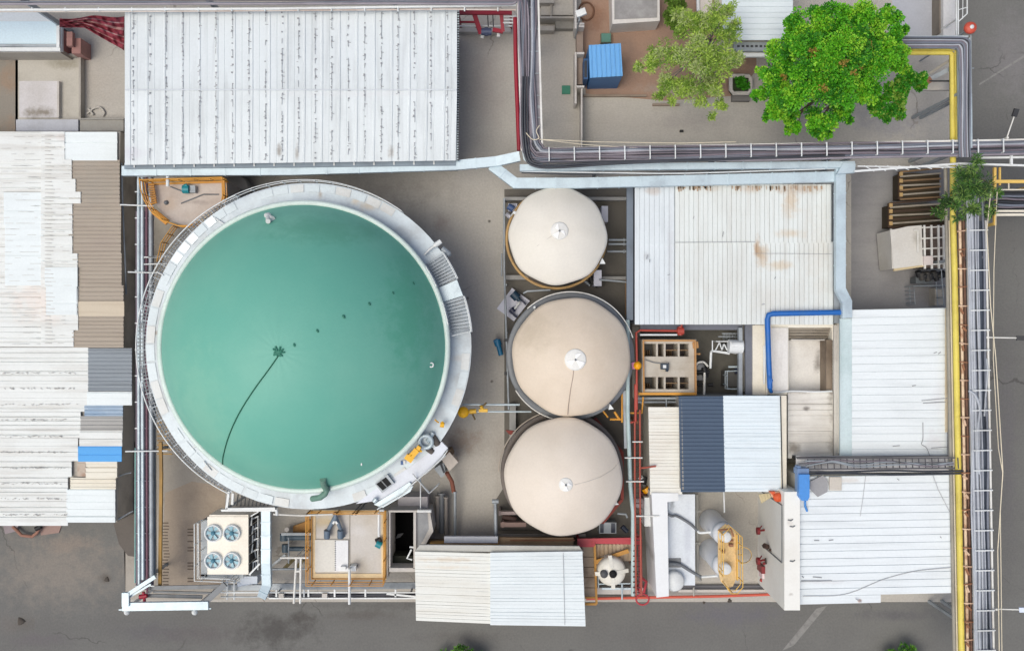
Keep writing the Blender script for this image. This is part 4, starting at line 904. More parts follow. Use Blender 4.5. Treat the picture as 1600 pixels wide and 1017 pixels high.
part(t, 'sagging_cable', b, cable_a)
b = MB()
for k in range(3): b.ptube(spline([(1258, 720 + k * 4, hT + .05), (1300, 722 + random.uniform(-4, 4), hT + .05), (1340, 724 + random.uniform(-6, 6), hT + .05), (1390, 724 + random.uniform(-5, 5), hT + .05), (1450, 725 + random.uniform(-4, 4), hT + .05), (1490, 722 + k * 2, hT + .05)]), .035, 6, k % 2)
part(t, 'cable', b, [galvd, cable_d])
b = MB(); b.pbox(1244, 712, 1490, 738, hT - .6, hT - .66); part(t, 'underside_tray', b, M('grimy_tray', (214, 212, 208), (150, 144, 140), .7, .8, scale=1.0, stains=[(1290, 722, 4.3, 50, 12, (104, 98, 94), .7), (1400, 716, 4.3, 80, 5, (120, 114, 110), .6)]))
for x in (1258, 1470): 
    b = MB(); p = P(x, 722, hT); b.beam((p.x, p.y, 0), (p.x, p.y, hT - .66), .16, .16); part(t, 'post', b, darksteel)
b = MB(); b.pbox(1249, 741, 1265, 776, 5.3, 4.6); b.pprism([(1249, 776), (1265, 776), (1262, 782), (1253, 782)], 5.25, 4.7); b.pbox(1246, 728, 1251, 772, 5.0, 4.6, 1); b.pbox(1246, 732, 1264, 741, 5.1, 4.5, 1); b.ptube([(1258, 782, 4.9), (1258, 790, 4.7), (1261, 798, 4.5)], .06, 6)
single('blue_box', b, [M('cornflower_paint', (76, 144, 216), (60, 116, 184), .35, .4), M('pale_cornflower', (120, 150, 190), (90, 110, 140), .5, .5)], 'cornflower blue electrical box at the west end of the dark truss bridge', 'electrical box')
b = MB(); b.pprism([(1266, 752), (1286, 742), (1294, 752), (1293, 768), (1278, 776), (1266, 764)], 4.62, 4.5); single('grey_pad', b, M('grey_board', (156, 156, 158), (130, 130, 132), .5, .8), 'irregular grey board on the roof right of the blue box', 'board')
b = MB(); b.pbox(1296, 745, 1315, 766, 4.56, 4.48); single('tan_board', b, M('tan_board', (200, 194, 184), (176, 166, 150), .5, .8), 'tan square board lying on roof under the truss bridge', 'board')

# ---- east pipe rack
def XE(x, y): return x + (y - 340) * .0185      # the run leans slightly with the photo
def run(xs, ya, yb, z): return [(XE(xs, ya), ya, z), (XE(xs, (ya * 2 + yb) / 3), (ya * 2 + yb) / 3, z), (XE(xs, (ya + 2 * yb) / 3), (ya + 2 * yb) / 3, z), (XE(xs, yb), yb, z)]
yp = [(1500, 82, 4.9), (1489, 84, 4.9)]
b = MB(); b.ptube([(1360, 82, 4.7), (1484, 82, 4.7), (1488, 86, 4.7), (1489, 230, 4.7), (1489, 345, 4.7)] + [(XE(1490, y), y, 4.7) for y in (420, 600, 800, 1060)], .15, 12)
single('yellow_pipe', b, pipeyellow, 'thick faded yellow pipe running down the whole right side to the lower edge', 'pipe')
b = MB(); b.ptube([(1370, 77, 4.9), (1480, 77, 4.9), (1493, 80, 4.9), (1495, 230, 4.9)], .06, 8); single('yellow_pipe', b, pipeyellow, 'thin pale yellow pipe north of the long cable rack', 'pipe')
b = MB(); b.ptube(run(1478.5, 262, 1060, 4.5), .09, 8); single('grey_pipe', b, M('olive_grey_pipe', (150, 146, 134), (110, 106, 98), .6, .6), 'dull olive grey pipe left of the thick yellow pipe', 'pipe')
b = MB(); b.ptube(run(1483, 345, 1060, 4.6), .04, 8); single('thin_pipe', b, M('sand_pipe', (206, 196, 170), (170, 156, 130), .6, .6), 'thin sand coloured pipe hugging the thick yellow pipe', 'pipe')
for k, (xx, r_, m_, lb) in enumerate(((1499.5, .07, M('flaking_cream_pipe', (222, 198, 168), (150, 96, 62), .9, .6, scale=1.6), 'flaking cream pipe in the rusty trough right of the yellow pipe'),
                                      (1505.5, .05, M('rust_brown_pipe', (124, 94, 78), (74, 58, 52), .8, .8, scale=1.5), 'rust brown pipe in the trough right of the yellow pipe'))):
    b = MB(); b.ptube(run(xx, 345, 1060, 4.9), r_, 8); single('rusty_pipe', b, m_, lb, 'pipe')
t = T('rusty_trough', 'rusty brown trough between the yellow pipe and black cables', 'pipe rack', (*P(1515, 700).xy, 0))
b = MB(); b.pprism([(XE(1497, 345), 345), (XE(1508, 345), 345), (XE(1508, 1060), 1060), (XE(1497, 1060), 1060)], 4.78, 4.7); part(t, 'trough', b, M('rusty_trough', (126, 98, 82), (74, 60, 54), .8, .85, scale=1.3))
b = MB()
for i in range(24):
    b = MB(); y = 362 + i * 29; x = XE(1497, y); b.pbeam([(x - 2, y, 5.05), (x + 12, y + random.uniform(-2, 2), 5.05)], .06, .05, i % 2)
    if random.random() < .7: b.pbeam([(x + random.uniform(0, 4), y + 4, 5.0), (x + random.uniform(5, 10), y + random.uniform(9, 14), 5.0)], .1, .06, random.choice((0, 1, 1)))
    part(t, 'strap', b, [M('rust_cream_strap', (214, 186, 160), (160, 116, 92), .8, .7, scale=2), rusty])
rack('cable_rack', 'broad north-south cable rack with white outer rail along the right side', (1527, 345), (1540, 1060), 12.5, 15, 5.2, 22, whitepipe, white, (.08, .35, .62, .9), M('blue_black_tray', (72, 82, 98), (50, 56, 68), .7, .7), hoop=.22)
paths = []
for i in range(11):
    xx = 1511 + i * 1.9 + (6 if i == 10 else 0); z = 5.26 + .05 * random.random()
    paths.append(spline([(XE(xx + random.uniform(-1.5, 1.5), y), y, z) for y in (300, 400, 500, 600, 700, 800, 900, 980, 1080)], 4))
bundle('thick bundle of silver, slate and black cables on the broad right-hand rack', paths, .062, [cable_c, cable_b, cable_c, cable_b, cable_c, cable_b, cable_a])
b = MB(); b.ptube(spline([(1541, 560, 5.3), (1543, 580, 5.35), (1540, 620, 5.3), (1538, 650, 5.3)]), .05, 6); b.ptube(spline([(1514, 610, 5.4), (1524, 618, 5.45), (1531, 640, 5.4), (1527, 680, 5.35), (1530, 740, 5.35)]), .07, 6); single('loose_cable', b, cable_c, 'loose silver cable snaking across the broad right-hand rack', 'cables')
# north-east rack corner
rack('cable_rack', 'short cable rack meeting the corner beside the red buoy', (1300, 66), (1512, 64), 6, 6, 5.3, 20, galv, white, (.3,), M('dark_comb_tray', (70, 70, 76), (50, 50, 54), .6, .7))
rack('cable_rack', 'narrow cable rack below the red buoy going down to the long rack', (1506, 60), (1508, 232), 9, 9, 5.3, 6, galv, galvd, (.5,), trayfloor)
paths = []
for i in range(9):
    o = i * 2.0; z = 5.38 + .04 * random.random()
    paths.append(spline([(1300, 59 + o, z), (1400, 59 + o, z), (1484, 59 + o, z), (1512 - o, 62 + o * .9, z), (1515 - o, 80 + o, z), (1515 - o + random.uniform(-1, 1), 150, z), (1515 - o, 220, z), (1516 - o, 246, z)], 5))
bundle('bundle of slate cables bending at the corner near the red buoy', paths, .06, [cable_b, cable_a, cable_c, cable_d])
# rack going off to the right with yellow frames
t = T('pipe_rack', 'yellow framed pipe rack leaving the picture on the right beyond the palm', 'pipe rack', (*P(1580, 310).xy, 0))
b = MB(); b.pbeam([(1554, 262, 4.4), (1554, 352, 4.4)], .12, .14); b.pbeam([(1562, 262, 4.4), (1562, 290, 4.4)], .08, .1); b.pbeam([(1546, 284, 4.5), (1700, 284, 4.5)], .16, .14)
for x, y in ((1554, 350), (1640, 284)): p = P(x, y, 4.4); b.beam((p.x, p.y, 0), p, .14, .14)
part(t, 'frame', b, M('pale_ochre_frame', (226, 190, 104), (186, 146, 84), .5, .6))
b = MB(); b.pbeam([(1556, 330, 4.5), (1700, 330, 4.5)], .1, .12); b.pbeam([(1556, 336, 4.5), (1700, 335, 4.5)], .12, .12); b.pbeam([(1556, 297, 4.5), (1700, 296, 4.5)], .06, .1); b.pbeam([(1576, 286, 4.45), (1576, 297, 4.45)], .05, .05); part(t, 'rail', b, cream)
b = MB(); b.pprism([(1556, 298), (1700, 297), (1700, 330), (1556, 330)], 4.3, 4.24); part(t, 'tray', b, darksteel)
paths = [spline([(1540, 306 + i * 3, 4.5), (1570, 304 + i * 4 + random.uniform(-2, 2), 4.5), (1600, 303 + i * 4 + random.uniform(-2, 2), 4.5), (1700, 302 + i * 4, 4.5)]) for i in range(6)]
bundle('short bundle of black cables going right inside the yellow framed rack', paths, .06, [cable_a, cable_b, cable_d])
b = MB(); b.pbeam([(1525, 247, 5.0), (1700, 245, 5.0)], .1, .12); b.pbeam([(1335, 268, 4.9), (1500, 256, 5.0), (1600, 259, 5.0), (1700, 259, 5.0)], .1, .1); b.pbeam([(1340, 260, 4.95), (1500, 262, 4.95)], .05, .06); b.pbeam([(1580, 240, 5.1), (1580, 258, 5.1)], .12, .1)
for i in range(10): x = 1350 + i * 18; b.pbeam([(x, 259, 4.95), (x + 16, 268 - i * .8, 4.95)], .035, .04)
single('rack_outrigger', b, white, 'white lattice outrigger along the south side of the long cable rack', 'pipe rack')
# span wires on the road side
b = MB(); b.ptube([(1548, 300, 5.5), (1542, 360, 5.5), (1548, 480, 5.4), (1556, 560, 5.5), (1567, 736, 5.6), (1559, 860, 5.4), (1562, 1060, 5.5)], .025, 5); single('span_wire', b, M('cream_wire', (224, 214, 190), (190, 180, 156), .4, .6), 'cream span wire kinked outwards along the road side of the rack', 'wire')
b = MB(); b.ptube([(1558, 300, 5.5), (1553, 420, 5.4), (1552, 560, 5.4), (1560, 700, 5.5), (1567, 740, 5.6), (1563, 800, 5.5), (1566, 1060, 5.5)], .02, 5); single('span_wire', b, M('cream_wire', (0, 0, 0)), 'thin outer cream wire nearest the right-hand road', 'wire')
b = MB(); b.ptube([(843, 218, 5.4), (930, 222, 5.3), (1060, 224, 5.3), (1150, 222, 5.4)], .02, 5); b.ptube([(843, 218, 5.4), (910, 226, 5.3), (1000, 232, 5.3)], .02, 5); b.ptube(spline([(822, 208, 5.5), (832, 218, 5.5), (842, 216, 5.5), (838, 205, 5.5), (843, 196, 5.5)]), .025, 5)
single('span_wire', b, M('cream_wire', (0, 0, 0)), 'cream wires drooping from the cable bend across the yard', 'wire')

# ---- left alley pipe rack
def XL(x, y): return x
alley = ((216.5, .08, galv, 'outermost pale pipe of the left alley rack', 275, 912), (222.5, .09, galv, 'second pale pipe of the left alley rack', 275, 905), (229, .06, M('maroon_pipe', (112, 76, 90), (60, 44, 52), .6, .6), 'dark maroon pipe inside the left alley rack', 275, 925),
         (236, .12, galvd, 'grey pipe nearest the green tank in the alley', 275, 900), (211.5, .04, M('pale_green_pipe', (128, 170, 164), (90, 130, 124), .6, .5), 'thin pale green pipe at the alley edge of the rack', 700, 910))
for x, r_, m_, lb, ya, yb in alley:
    b = MB(); b.ptube([(x, ya, 3.2), (x, 480, 3.2), (x + 1, yb, 3.2)] if ya < 400 else [(x, ya, 3.2), (x - .5, yb, 3.2)], r_, 8); single('alley_pipe', b, m_, lb, 'pipe')
t = T('alley_rack', 'rack of cross bars and posts carrying pipes down the left alley', 'pipe rack', (*P(226, 600).xy, 0))
b = MB(); b.pbox(212, 330, 240, 920, 2.9, 2.86); part(t, 'tray_deck', b, M('plum_tray', (122, 112, 122), (92, 88, 92), .7, .8))
for y in list(range(300, 930, 41)): b = MB(); b.pbeam([(211, y, 3.08), (241, y, 3.08)], .05, .06); part(t, 'cross_bar', b, white)
for y in (300, 505, 710, 905):
    b = MB(); p = P(226, y, 3.); b.beam((p.x, p.y, 0), p - Vector((0, 0, .15)), .14, .14); part(t, 'post', b, galvd)
for (x0, y0, x1, y1) in ((188, 320, 240, 322), (200, 425, 262, 427), (196, 705, 262, 704), (232, 402, 268, 400), (225, 402, 262, 401), (225, 413, 262, 412)): b = MB(); b.ptube([(x0, y0, 3.4), (x1, y1, 3.4)], .04, 6); part(t, 'stay', b, white)
b = MB(); b.pbeam([(251, 690, 3.4), (252, 740, 3.3), (250, 918, 2.6)], .16, .14)
for i in range(8): y = 660 + i * 7; b.pbeam([(246, y, 3.3), (262 + i, y, 3.4)], .06, .06)
single('ochre_beam', b, M('dirty_ochre', (168, 132, 70), (104, 84, 56), .7, .7), 'dirty ochre beam with short rungs under the green tank walkway', 'beam')
b = MB(); b.pbeam([(239, 560, 3.0), (240, 900, 3.0)], .24, .2); single('slate_duct', b, M('slate_duct', (126, 136, 146), (84, 92, 100), .7, .5, .2, scale=1.2), 'slate grey duct beside the ochre beam in the left alley', 'duct')
t = T('pipe_gantry', 'pale galvanised pipe gantry standing at the bottom left corner of the yard', 'gantry', (*P(262, 935).xy, 0))
b = MB(); b.pbeam([(192, 947, 3.4), (326, 945, 3.4)], .42, .2); b.pbeam([(186, 952, 3.3), (330, 950, 3.3)], .06, .08); part(t, 'front_beam', b, galvblue)
b = MB(); b.pbeam([(197, 925, 3.5), (197, 946, 3.5)], .36, .22); b.pbeam([(200, 928, 3.45), (243, 900, 3.3)], .2, .2); b.pbeam([(196, 936, 3.3), (236, 912, 3.2)], .1, .12); part(t, 'corner_duct', b, galvblue)
b = MB(); b.pbeam([(322, 940, 3.3), (352, 912, 3.2)], .3, .2); b.pbeam([(226, 918, 2.9), (346, 916, 2.9)], .2, .1); b.pbeam([(232, 930, 2.9), (316, 932, 2.9)], .16, .1); b.pbeam([(240, 924, 2.8), (330, 926, 2.8)], .1, .1); part(t, 'cross_beam', b, greysteel)
b = MB(); b.ptube([(218, 932, 3.2), (230, 930, 3.2)], .12, 8); b.ptube([(224, 924, 3.2), (226, 940, 3.2)], .08, 8); part(t, 'red_valve', b, crimson)
for x in (198, 304):
    b = MB(); p = P(x, 950, 3.2); b.cyl(p, .09, 0, 3.2, 12); part(t, 'post', b, white)
for x in (198, 304): b = MB(); b.lathe(tuple(P(x, 956, 3.2)), [(.02, -.1), (.14, -.08), (.16, 0), (.1, .1), (.005, .14)], 14); part(t, 'post_cap', b, white)

# ---- pipes down the middle, between beige tanks and low annexe
for x0, x1, r_, m_, lb in ((985, 989, .11, M('pale_teal_pipe', (176, 196, 196), (130, 152, 154), .6, .5), 'pale teal pipe running south between beige tanks and low annexe'),):
    b = MB(); b.ptube([(981, 500, 3.), (981, 640, 3.), (x0, 760, 3.), (x1, 800, 3.), (x1, 930, 2.8)], r_, 10); single('teal_pipe', b, m_, lb, 'pipe')
b = MB(); b.pbeam([(976, 610, 2.8), (978, 700, 2.8)], .2, .2); single('grey_channel', b, galvd, 'short grey channel left of the pale teal pipe', 'channel')
t = T('red_pipe_rack', 'tall narrow rack of two red pipes with dark rungs, west of low annexe', 'pipe rack', (*P(997, 740).xy, 0))
b = MB(); b.ptube([(992, 650, 3.1), (992, 760, 3.1), (994, 930, 3.0)], .05, 8); part(t, 'pipe', b, orange)
b = MB(); b.ptube([(1000, 640, 3.1), (1000, 760, 3.1), (1002, 930, 3.0)], .05, 8); part(t, 'pipe', b, orange)
b = MB()
for i in range(34): y = 655 + i * 8.2; b.pbeam([(989, y, 3.0), (1003, y, 3.0)], .05, .05)
part(t, 'rung', b, M('dark_maroon_steel', (84, 48, 46), (54, 40, 40), .6, .7))
for (y, x0, x1) in ((715, 976, 1004), (752, 978, 1006), (806, 994, 1030), (690, 988, 1004)): b = MB(); b.ptube([(x0, y, 3.2), (x1, y, 3.2)], .04, 6); part(t, 'cross_tube', b, whitepipe)
for y in (660, 900):
    b = MB(); p = P(996, y, 3.); b.beam((p.x, p.y, 0), p - Vector((0, 0, .1)), .12, .12); part(t, 'post', b, rusty)
b = MB(); b.ptube([(1002, 731, 3.2), (1025, 728, 3.2)], .05, 8); single('branch_pipe', b, orange, 'short orange branch pipe reaching the low annexe wall', 'pipe')
b = MB(); b.ptube([(995, 640, 3.2), (995, 560, 3.2), (994, 520, 3.2), (1000, 516, 3.2), (1060, 517, 3.2), (1065, 514, 3.2), (1065, 506, 3.2)], .06, 8); b.ptube([(1058, 517, 3.2), (1068, 517, 3.2)], .2, 10); b.ptube([(1063, 510, 3.2), (1063, 524, 3.2)], .12, 10)
b.ptube([(993, 600, 3.15), (993, 658, 3.15), (985, 660, 3.15)], .07, 8)
single('red_pipe', b, M('tomato_pipe', (170, 66, 52), (128, 58, 48), .5, .5), 'tomato red pipe with valve looping round the ochre framed settling unit', 'pipe')
b = MB(); b.ptube([(1000, 523, 3.2), (1058, 523, 3.2)], .05, 8); single('white_pipe', b, white, 'short white pipe parallel to the tomato red pipe', 'pipe')
b = MB(); b.lathe(tuple(P(996, 571, 3.2)), [(.02, -.1), (.2, -.08), (.22, .05), (.1, .16), (.005, .18)], 14, 0); b.ptube([(990, 566, 3.1), (992, 576, 3.1)], .14, 8, 1); single('warning_beacon', b, [M('amber_lens', (250, 176, 20), (220, 140, 20), .3, .3), M('pink_body', (232, 150, 190), (190, 100, 130), .4, .5)], 'small amber beacon with pink base beside the middle beige tank', 'beacon')
b = MB(); b.ptube([(973, 645, 2.8), (1003, 645, 2.8), (1005, 620, 2.8)], .05, 8); b.ptube([(972, 612, 2.8), (972, 660, 2.8)], .05, 8); b.ptube([(953, 655, 2.6), (976, 655, 2.6)], .06, 8); b.ptube([(960, 643, 2.6), (968, 655, 2.6)], .07, 8); b.ptube([(941, 640, 2.6), (950, 652, 2.6)], .05, 8)
single('ochre_pipework', b, ochre, 'thin ochre pipework with valve between middle and southern beige tanks', 'pipe')
# red line along the bottom yard edge
b = MB(); b.ptube([(916, 935, .5), (1010, 933, .5), (1120, 931, .5), (1207, 928, .5)], .08, 8); single('red_line', b, M('salmon_pipe', (206, 94, 74), (170, 80, 66), .5, .6), 'salmon red pipe along the yard edge north of the road', 'pipe')
b = MB(); b.pbox(915, 918, 1005, 928, .45, 0.); single('kerb_wall', b, paleconc, 'pale kerb wall south of the white dosing vessel', 'kerb')
b = MB(); b.pbox(1060, 921, 1205, 925, .4, 0); single('kerb_wall', b, paleconc, 'pale kerb wall along the south of the silo yard', 'kerb')
# ------------------------------------------------------------------ equipment
def leafm(name, rgb, d): return M(name, rgb, d, .6, .55, scale=1.5, fine=.1, spec=.25)
def rdir():
    while True:
        d = Vector((random.gauss(0, 1), random.gauss(0, 1), random.gauss(0, 1)))
        if d.length > .1: return d.normalized()
def leaf_crown(b, lobes, n, size, elong, nm, droop=.0, shell=.55, m0=0, subs=.36, dens=1.):
    """leaves gathered on many small sub-clumps over each lobe, so gaps and dark pockets stay between them"""
    tot = sum(l[3] ** 2 for l in lobes)
    for (x, y, h, rp) in lobes:
        c = P(x, y, h); r = L(rp, h); k = int(n * rp ** 2 / tot); ns = max(4, int(rp * .62)); per = max(3, k // ns)
        for _ in range(ns):
            d = rdir(); d.z = abs(d.z) if random.random() < .85 else d.z
            sc_ = c + Vector((d.x, d.y, d.z * .8)) * r * random.uniform(shell, .92); sr = max(.12, r * subs * random.uniform(.7, 1.25)); main = random.randrange(nm)
            for _ in range(int(per * random.uniform(.6, 1.4))):
                e = rdir(); e.z = e.z if random.random() < .35 else abs(e.z)
                p = sc_ + e * sr * random.random() ** .5
                u = (e * .8 + rdir() * .7 + Vector((0, 0, -droop))).normalized(); nrm = (e * .5 + Vector((0, 0, .9)) + rdir() * .45).normalized()
                v = nrm.cross(u)
                if v.length < .05: continue
                v.normalize(); s_ = size * random.uniform(.6, 1.3); mi = m0 + (main if random.random() < .72 else random.randrange(nm))
                t1 = p + u * s_ * elong; m_ = p + u * s_ * elong * .5; bend = nrm * s_ * .14
                b.add([p, m_ + v * s_ * .5 + bend, t1, m_ - v * s_ * .5 + bend], [(0, 1, 2), (0, 2, 3)], mi)
def root_at(name, label, cat, x, y, group=None): return T(name, label, cat, (*P(x, y).xy, 0), group)
def post(b, x, y, h, r=.05, mi=0): p = P(x, y, h); b.tube([(p.x, p.y, 0), (p.x, p.y, h)], r, 6, mi); return b
def legs(t, pts, h, w_, mat):
    for x, y in pts:
        b = MB(); p = P(x, y, h); b.beam((p.x, p.y, 0), (p.x, p.y, h), w_, w_); part(t, 'leg', b, mat)

# four-fan cooling unit
hc = 2.9
t = root_at('cooling_unit', 'cream cooling unit with four round fans under the green tank walkway', 'cooling unit', 360, 850)
cu = M('ivory_enamel', (232, 226, 212), (206, 196, 178), .4, .45)
b = MB(); b.pbox(324, 807, 388, 897, hc, .9); b.pbox(327, 804, 388, 808, hc - .05, 1.0); part(t, 'casing', b, cu)
fanb = M('pale_teal_blade', (160, 196, 206), (130, 166, 178), .4, .45)
for (x, y) in ((334, 832), (363, 832), (334, 875), (363, 875)):
    p = P(x, y, hc); r = L(12.5, hc)
    b = MB(); b.lathe(tuple(p), [(r * .9, .012), (r * .9, .16), (r * 1.06, .18), (r * 1.1, .0)], 28); fr = part(t, 'fan_ring', b, white)
    b = MB(); b.lathe(tuple(p), [(.005, .012), (r * .9, .012)], 28); f = part(fr, 'fan_well', b, M('fan_well', (176, 184, 188), (146, 156, 162), .4, .6)); f.parent = fr
    for k in range(6):
        b = MB(); a = k * PI / 3 + x; u = Vector((math.cos(a), math.sin(a), 0)); v = Vector((-u.y, u.x, 0))
        q = [p + u * .06 - v * .03 + Vector((0, 0, .07)), p + u * r * .82 - v * .10 + Vector((0, 0, .05)), p + u * r * .84 + v * .09 + Vector((0, 0, .12)), p + u * .06 + v * .04 + Vector((0, 0, .1))]
        b.hexa([w_ - Vector((0, 0, .015)) for w_ in q], q); part(fr, 'blade', b, fanb)
    b = MB(); b.lathe(tuple(p), [(.1, .06), (.11, .16), (.07, .2), (.004, .21)], 16); part(fr, 'hub', b, M('fan_hub', (76, 128, 148), (56, 100, 116), .4, .5))
b = MB()
for i in range(6):
    for k in range(3):
        y = 810 + i * 14.5; p = P(388, y, hc); q = P(388, y + 12, hc); z = 1.0 + k * .62
        b.box((p.x - .02, q.y, z), (p.x + .05, p.y, z + .5), 0)
        if random.random() < .8: b.beam((p.x + .09, q.y, z + random.uniform(0, .5)), (p.x + .09, p.y, z + random.uniform(0, .5)), .06, .06, 1)
part(t, 'louvre', b, [M('black_louvre', (30, 30, 32), (46, 46, 48), .5, .7), white])
b = MB(); b.railing([P(313, 813, 2.0), P(313, 900, 2.0), P(372, 902, 2.0)], .9, 1.1, .03, 1); b.railing([P(319, 812, 2.0), P(320, 895, 2.0), P(368, 897, 2.0)], .9, 1.5, .025, 0); part(t, 'railing', b, white)
b = MB(); b.pbox(314, 812, 324, 900, 2.02, 1.94); b.pbox(314, 897, 380, 903, 2.02, 1.94); part(t, 'catwalk', b, galvd)
legs(t, ((316, 815), (316, 898), (384, 810), (384, 894)), 1.0, .14, galvd)
b = MB(); b.pbeam([(392, 806, 3.0), (404, 799, 3.0)], .06, .08); b.pbeam([(390, 897, 2.8), (406, 880, 2.8)], .08, .08)
for i in range(5): b.pbeam([(391, 812 + i * 17, 2.3), (404, 806 + i * 17, 2.3)], .07, .07); b.pbeam([(403, 806 + i * 17, 2.2), (403, 822 + i * 17, 2.2)], .05, .05)
part(t, 'side_frame', b, white)
b = MB()
for k in range(3): b.tube([P(370 + k * 8, 902, 1.5) + Vector((.22 * math.cos(a * PI / 8), .22 * math.sin(a * PI / 8), 0)) for a in range(16)], .04, 6, 0, True)
b.ptube([(355, 905, 1.6), (355, 936, 1.5)], .05); b.ptube([(366, 905, 1.6), (366, 936, 1.5)], .05); part(t, 'ladder_cage', b, white)
# white frame over the cooler
t = root_at('pipe_trestle', 'white square pipe frame between green tank and the cooling unit', 'pipe frame', 400, 790)
b = MB(); b.pbeam([(358, 766, 4.2), (354, 795, 4.2), (430, 794, 4.2)], .12, .1); b.pbeam([(364, 770, 4.1), (363, 788, 4.1)], .12, .1); b.pbeam([(346, 797, 4.0), (432, 797, 4.0)], .1, .1); b.ptube([(432, 795, 4.2), (433, 804, 4.0)], .08); part(t, 'top_bar', b, white)
b = MB()
for i in range(9): b.pbeam([(372 + i * 6, 772 + i * 1.8, 3.9), (370 + i * 6, 790, 3.9)], .05, .06)
part(t, 'grating', b, darksteel)
for x, y in ((356, 793), (428, 794)):
    b = MB(); post(b, x, y, 4.1, .07); part(t, 'post', b, galvd)
b = MB(); b.pbox(376, 900, 402, 912, 1.6, .3); b.ptube([(372, 912, 1.4), (402, 906, 1.4)], .16, 10); single('condensate_tank', b, M('pale_blue_enamel', (190, 200, 212), (150, 160, 176), .5, .5), 'small pale blue horizontal receiver below the cooling unit', 'tank')
# bottom rail rack
t = root_at('rail_rack', 'low rack of white rails along the road edge between duct foot and white shed', 'pipe rack', 530, 925)
b = MB(); b.pbeam([(345, 925, 2.2), (652, 925, 2.2)], .06, .1); b.pbeam([(420, 934, 2.1), (652, 934, 2.1)], .07, .1); b.pbeam([(604, 927, 2.25), (652, 932, 2.25)], .1, .06); part(t, 'rail', b, white)
b = MB(); b.pbeam([(420, 929, 2.0), (652, 929, 2.0)], .3, .05); part(t, 'tray', b, M('dark_tray', (74, 74, 80), (50, 50, 54), .6, .7))
for x in (432, 475, 482, 523, 571, 618): b = MB(); b.pbeam([(x, 920, 2.24), (x, 932, 2.24)], .09, .08); part(t, 'bracket', b, white)
for x in (439, 507): b = MB(); b.pbox(x - 4, 927, x + 4, 934, 2.4, 2.1); part(t, 'junction_box', b, paleconc)
b = MB(); b.ptube(spline([(425, 929, 2.1), (470, 931, 2.1), (500, 927, 2.1), (540, 930, 2.1), (600, 928, 2.1), (650, 930, 2.1)]), .05); part(t, 'cable', b, cable_a)
for x in (430, 540, 640):
    b = MB(); post(b, x, 930, 2.1, .05); part(t, 'post', b, galvd)
b = MB(); b.pbeam([(345, 917, 1.2), (420, 917, 1.2)], .3, .2); b.pbeam([(345, 932, 1.6), (424, 932, 1.6)], .06, .08); b.pbeam([(420, 916, 1.0), (650, 914, 1.0)], .34, .1); single('grey_trough', b, galvd, 'flat grey trough running parallel to the low white rail rack', 'trough')
b = MB(); b.ptube([(459, 942, 2.6), (463, 872, 3.0)], .06); b.ptube([(469, 942, 2.6), (470, 872, 3.0)], .06); b.ptube([(461, 892, 2.9), (470, 892, 2.9)], .06); b.ptube([(438, 871, 3.0), (482, 871, 3.0)], .06); post(b, 461, 872, 3.0, .05); post(b, 470, 872, 3.0, .05)
single('white_stand', b, whitepipe, 'pair of long white poles joined like a ladder, left of the ochre railing', 'pipe frame')
b = MB(); b.ptube([(546, 943, 2.7), (546, 888, 3.2)], .075); post(b, 546, 889, 3.1, .05); single('vent_pole', b, white, 'single white pipe jutting south from the ochre railed platform', 'pipe')
# sludge pipes left of platform
t = root_at('dark_pipework', 'dark teal pipe stubs and beams on the ground left of the ochre railed platform', 'pipework', 460, 850)
tl = M('dark_slate_pipe', (74, 92, 104), (48, 60, 70), .6, .5)
b = MB(); b.ptube([(444, 839, .7), (486, 839, .7)], .17, 10); b.ptube([(446, 857, .7), (486, 857, .7)], .13, 10); b.ptube([(444, 834, .7), (444, 844, .7)], .24, 10); b.ptube([(446, 850, .7), (446, 862, .7)], .2, 10); part(t, 'pipe', b, tl)
b = MB(); b.pbeam([(440, 834, .9), (486, 834, .9)], .14, .1); b.ptube([(451, 840, 1.1), (451, 880, 1.1)], .04); b.ptube([(420, 889, .9), (482, 888, .9)], .06); b.pbeam([(424, 884, .5), (446, 866, .5)], .12, .1); part(t, 'beam', b, galvd)
b = MB(); b.pbeam([(444, 888, .8), (460, 872, .9)], .2, .12); b.pbeam([(462, 888, .8), (474, 874, .9)], .2, .12); b.ptube([(448, 827, .4), (448, 827, .9)], .12, 12, 1); part(t, 'fitting', b, [M('moss_brown', (106, 96, 60), (70, 62, 44), .6, .8), paleconc])
b = MB(); b.pprism([(458, 822), (485, 812), (486, 832), (458, 834)], .3, 0.); single('rust_plate', b, M('rust_orange_plate', (180, 146, 96), (170, 112, 50), .8, .8, scale=1.2), 'rust orange plate on the ground by the dark pipe stubs', 'plate')
# ochre railed platform
hp = 2.2
t = root_at('railed_platform', 'square concrete platform with ochre handrail, south of the green tank', 'platform', 545, 850)
pm = M('blotchy_slab', (200, 196, 190), (178, 168, 150), .6, .85, scale=.6, stains=[(500, 860, 2.2, 30, 40, (212, 208, 200), .4), (565, 880, 2.2, 20, 20, (186, 178, 164), .6), (555, 830, 2.2, 22, 12, (210, 208, 206), .6), (510, 815, 2.2, 26, 10, (196, 178, 140), .7)])
b = MB(); b.pbox(487, 798, 606, 902, hp, 0.); b.pbox(545.5, 800, 547, 900, hp + .03, hp, 1); part(t, 'slab', b, [pm, concrete])
b = MB(); b.pbox(492, 843, 544, 893, hp + .1, hp + .01, 0); b.pbox(523, 844, 544, 892, hp + .13, hp + .1, 1)
for i in range(14): b.pbox(523, 845 + i * 3.4, 524.6, 846.6 + i * 3.4, hp + .15, hp + .1, 2)
part(t, 'cover_plate', b, [M('ivory_plate', (216, 214, 206), (196, 192, 182), .4, .7), M('white_plate', (228, 230, 232), (206, 208, 210), .4, .6), darksteel])
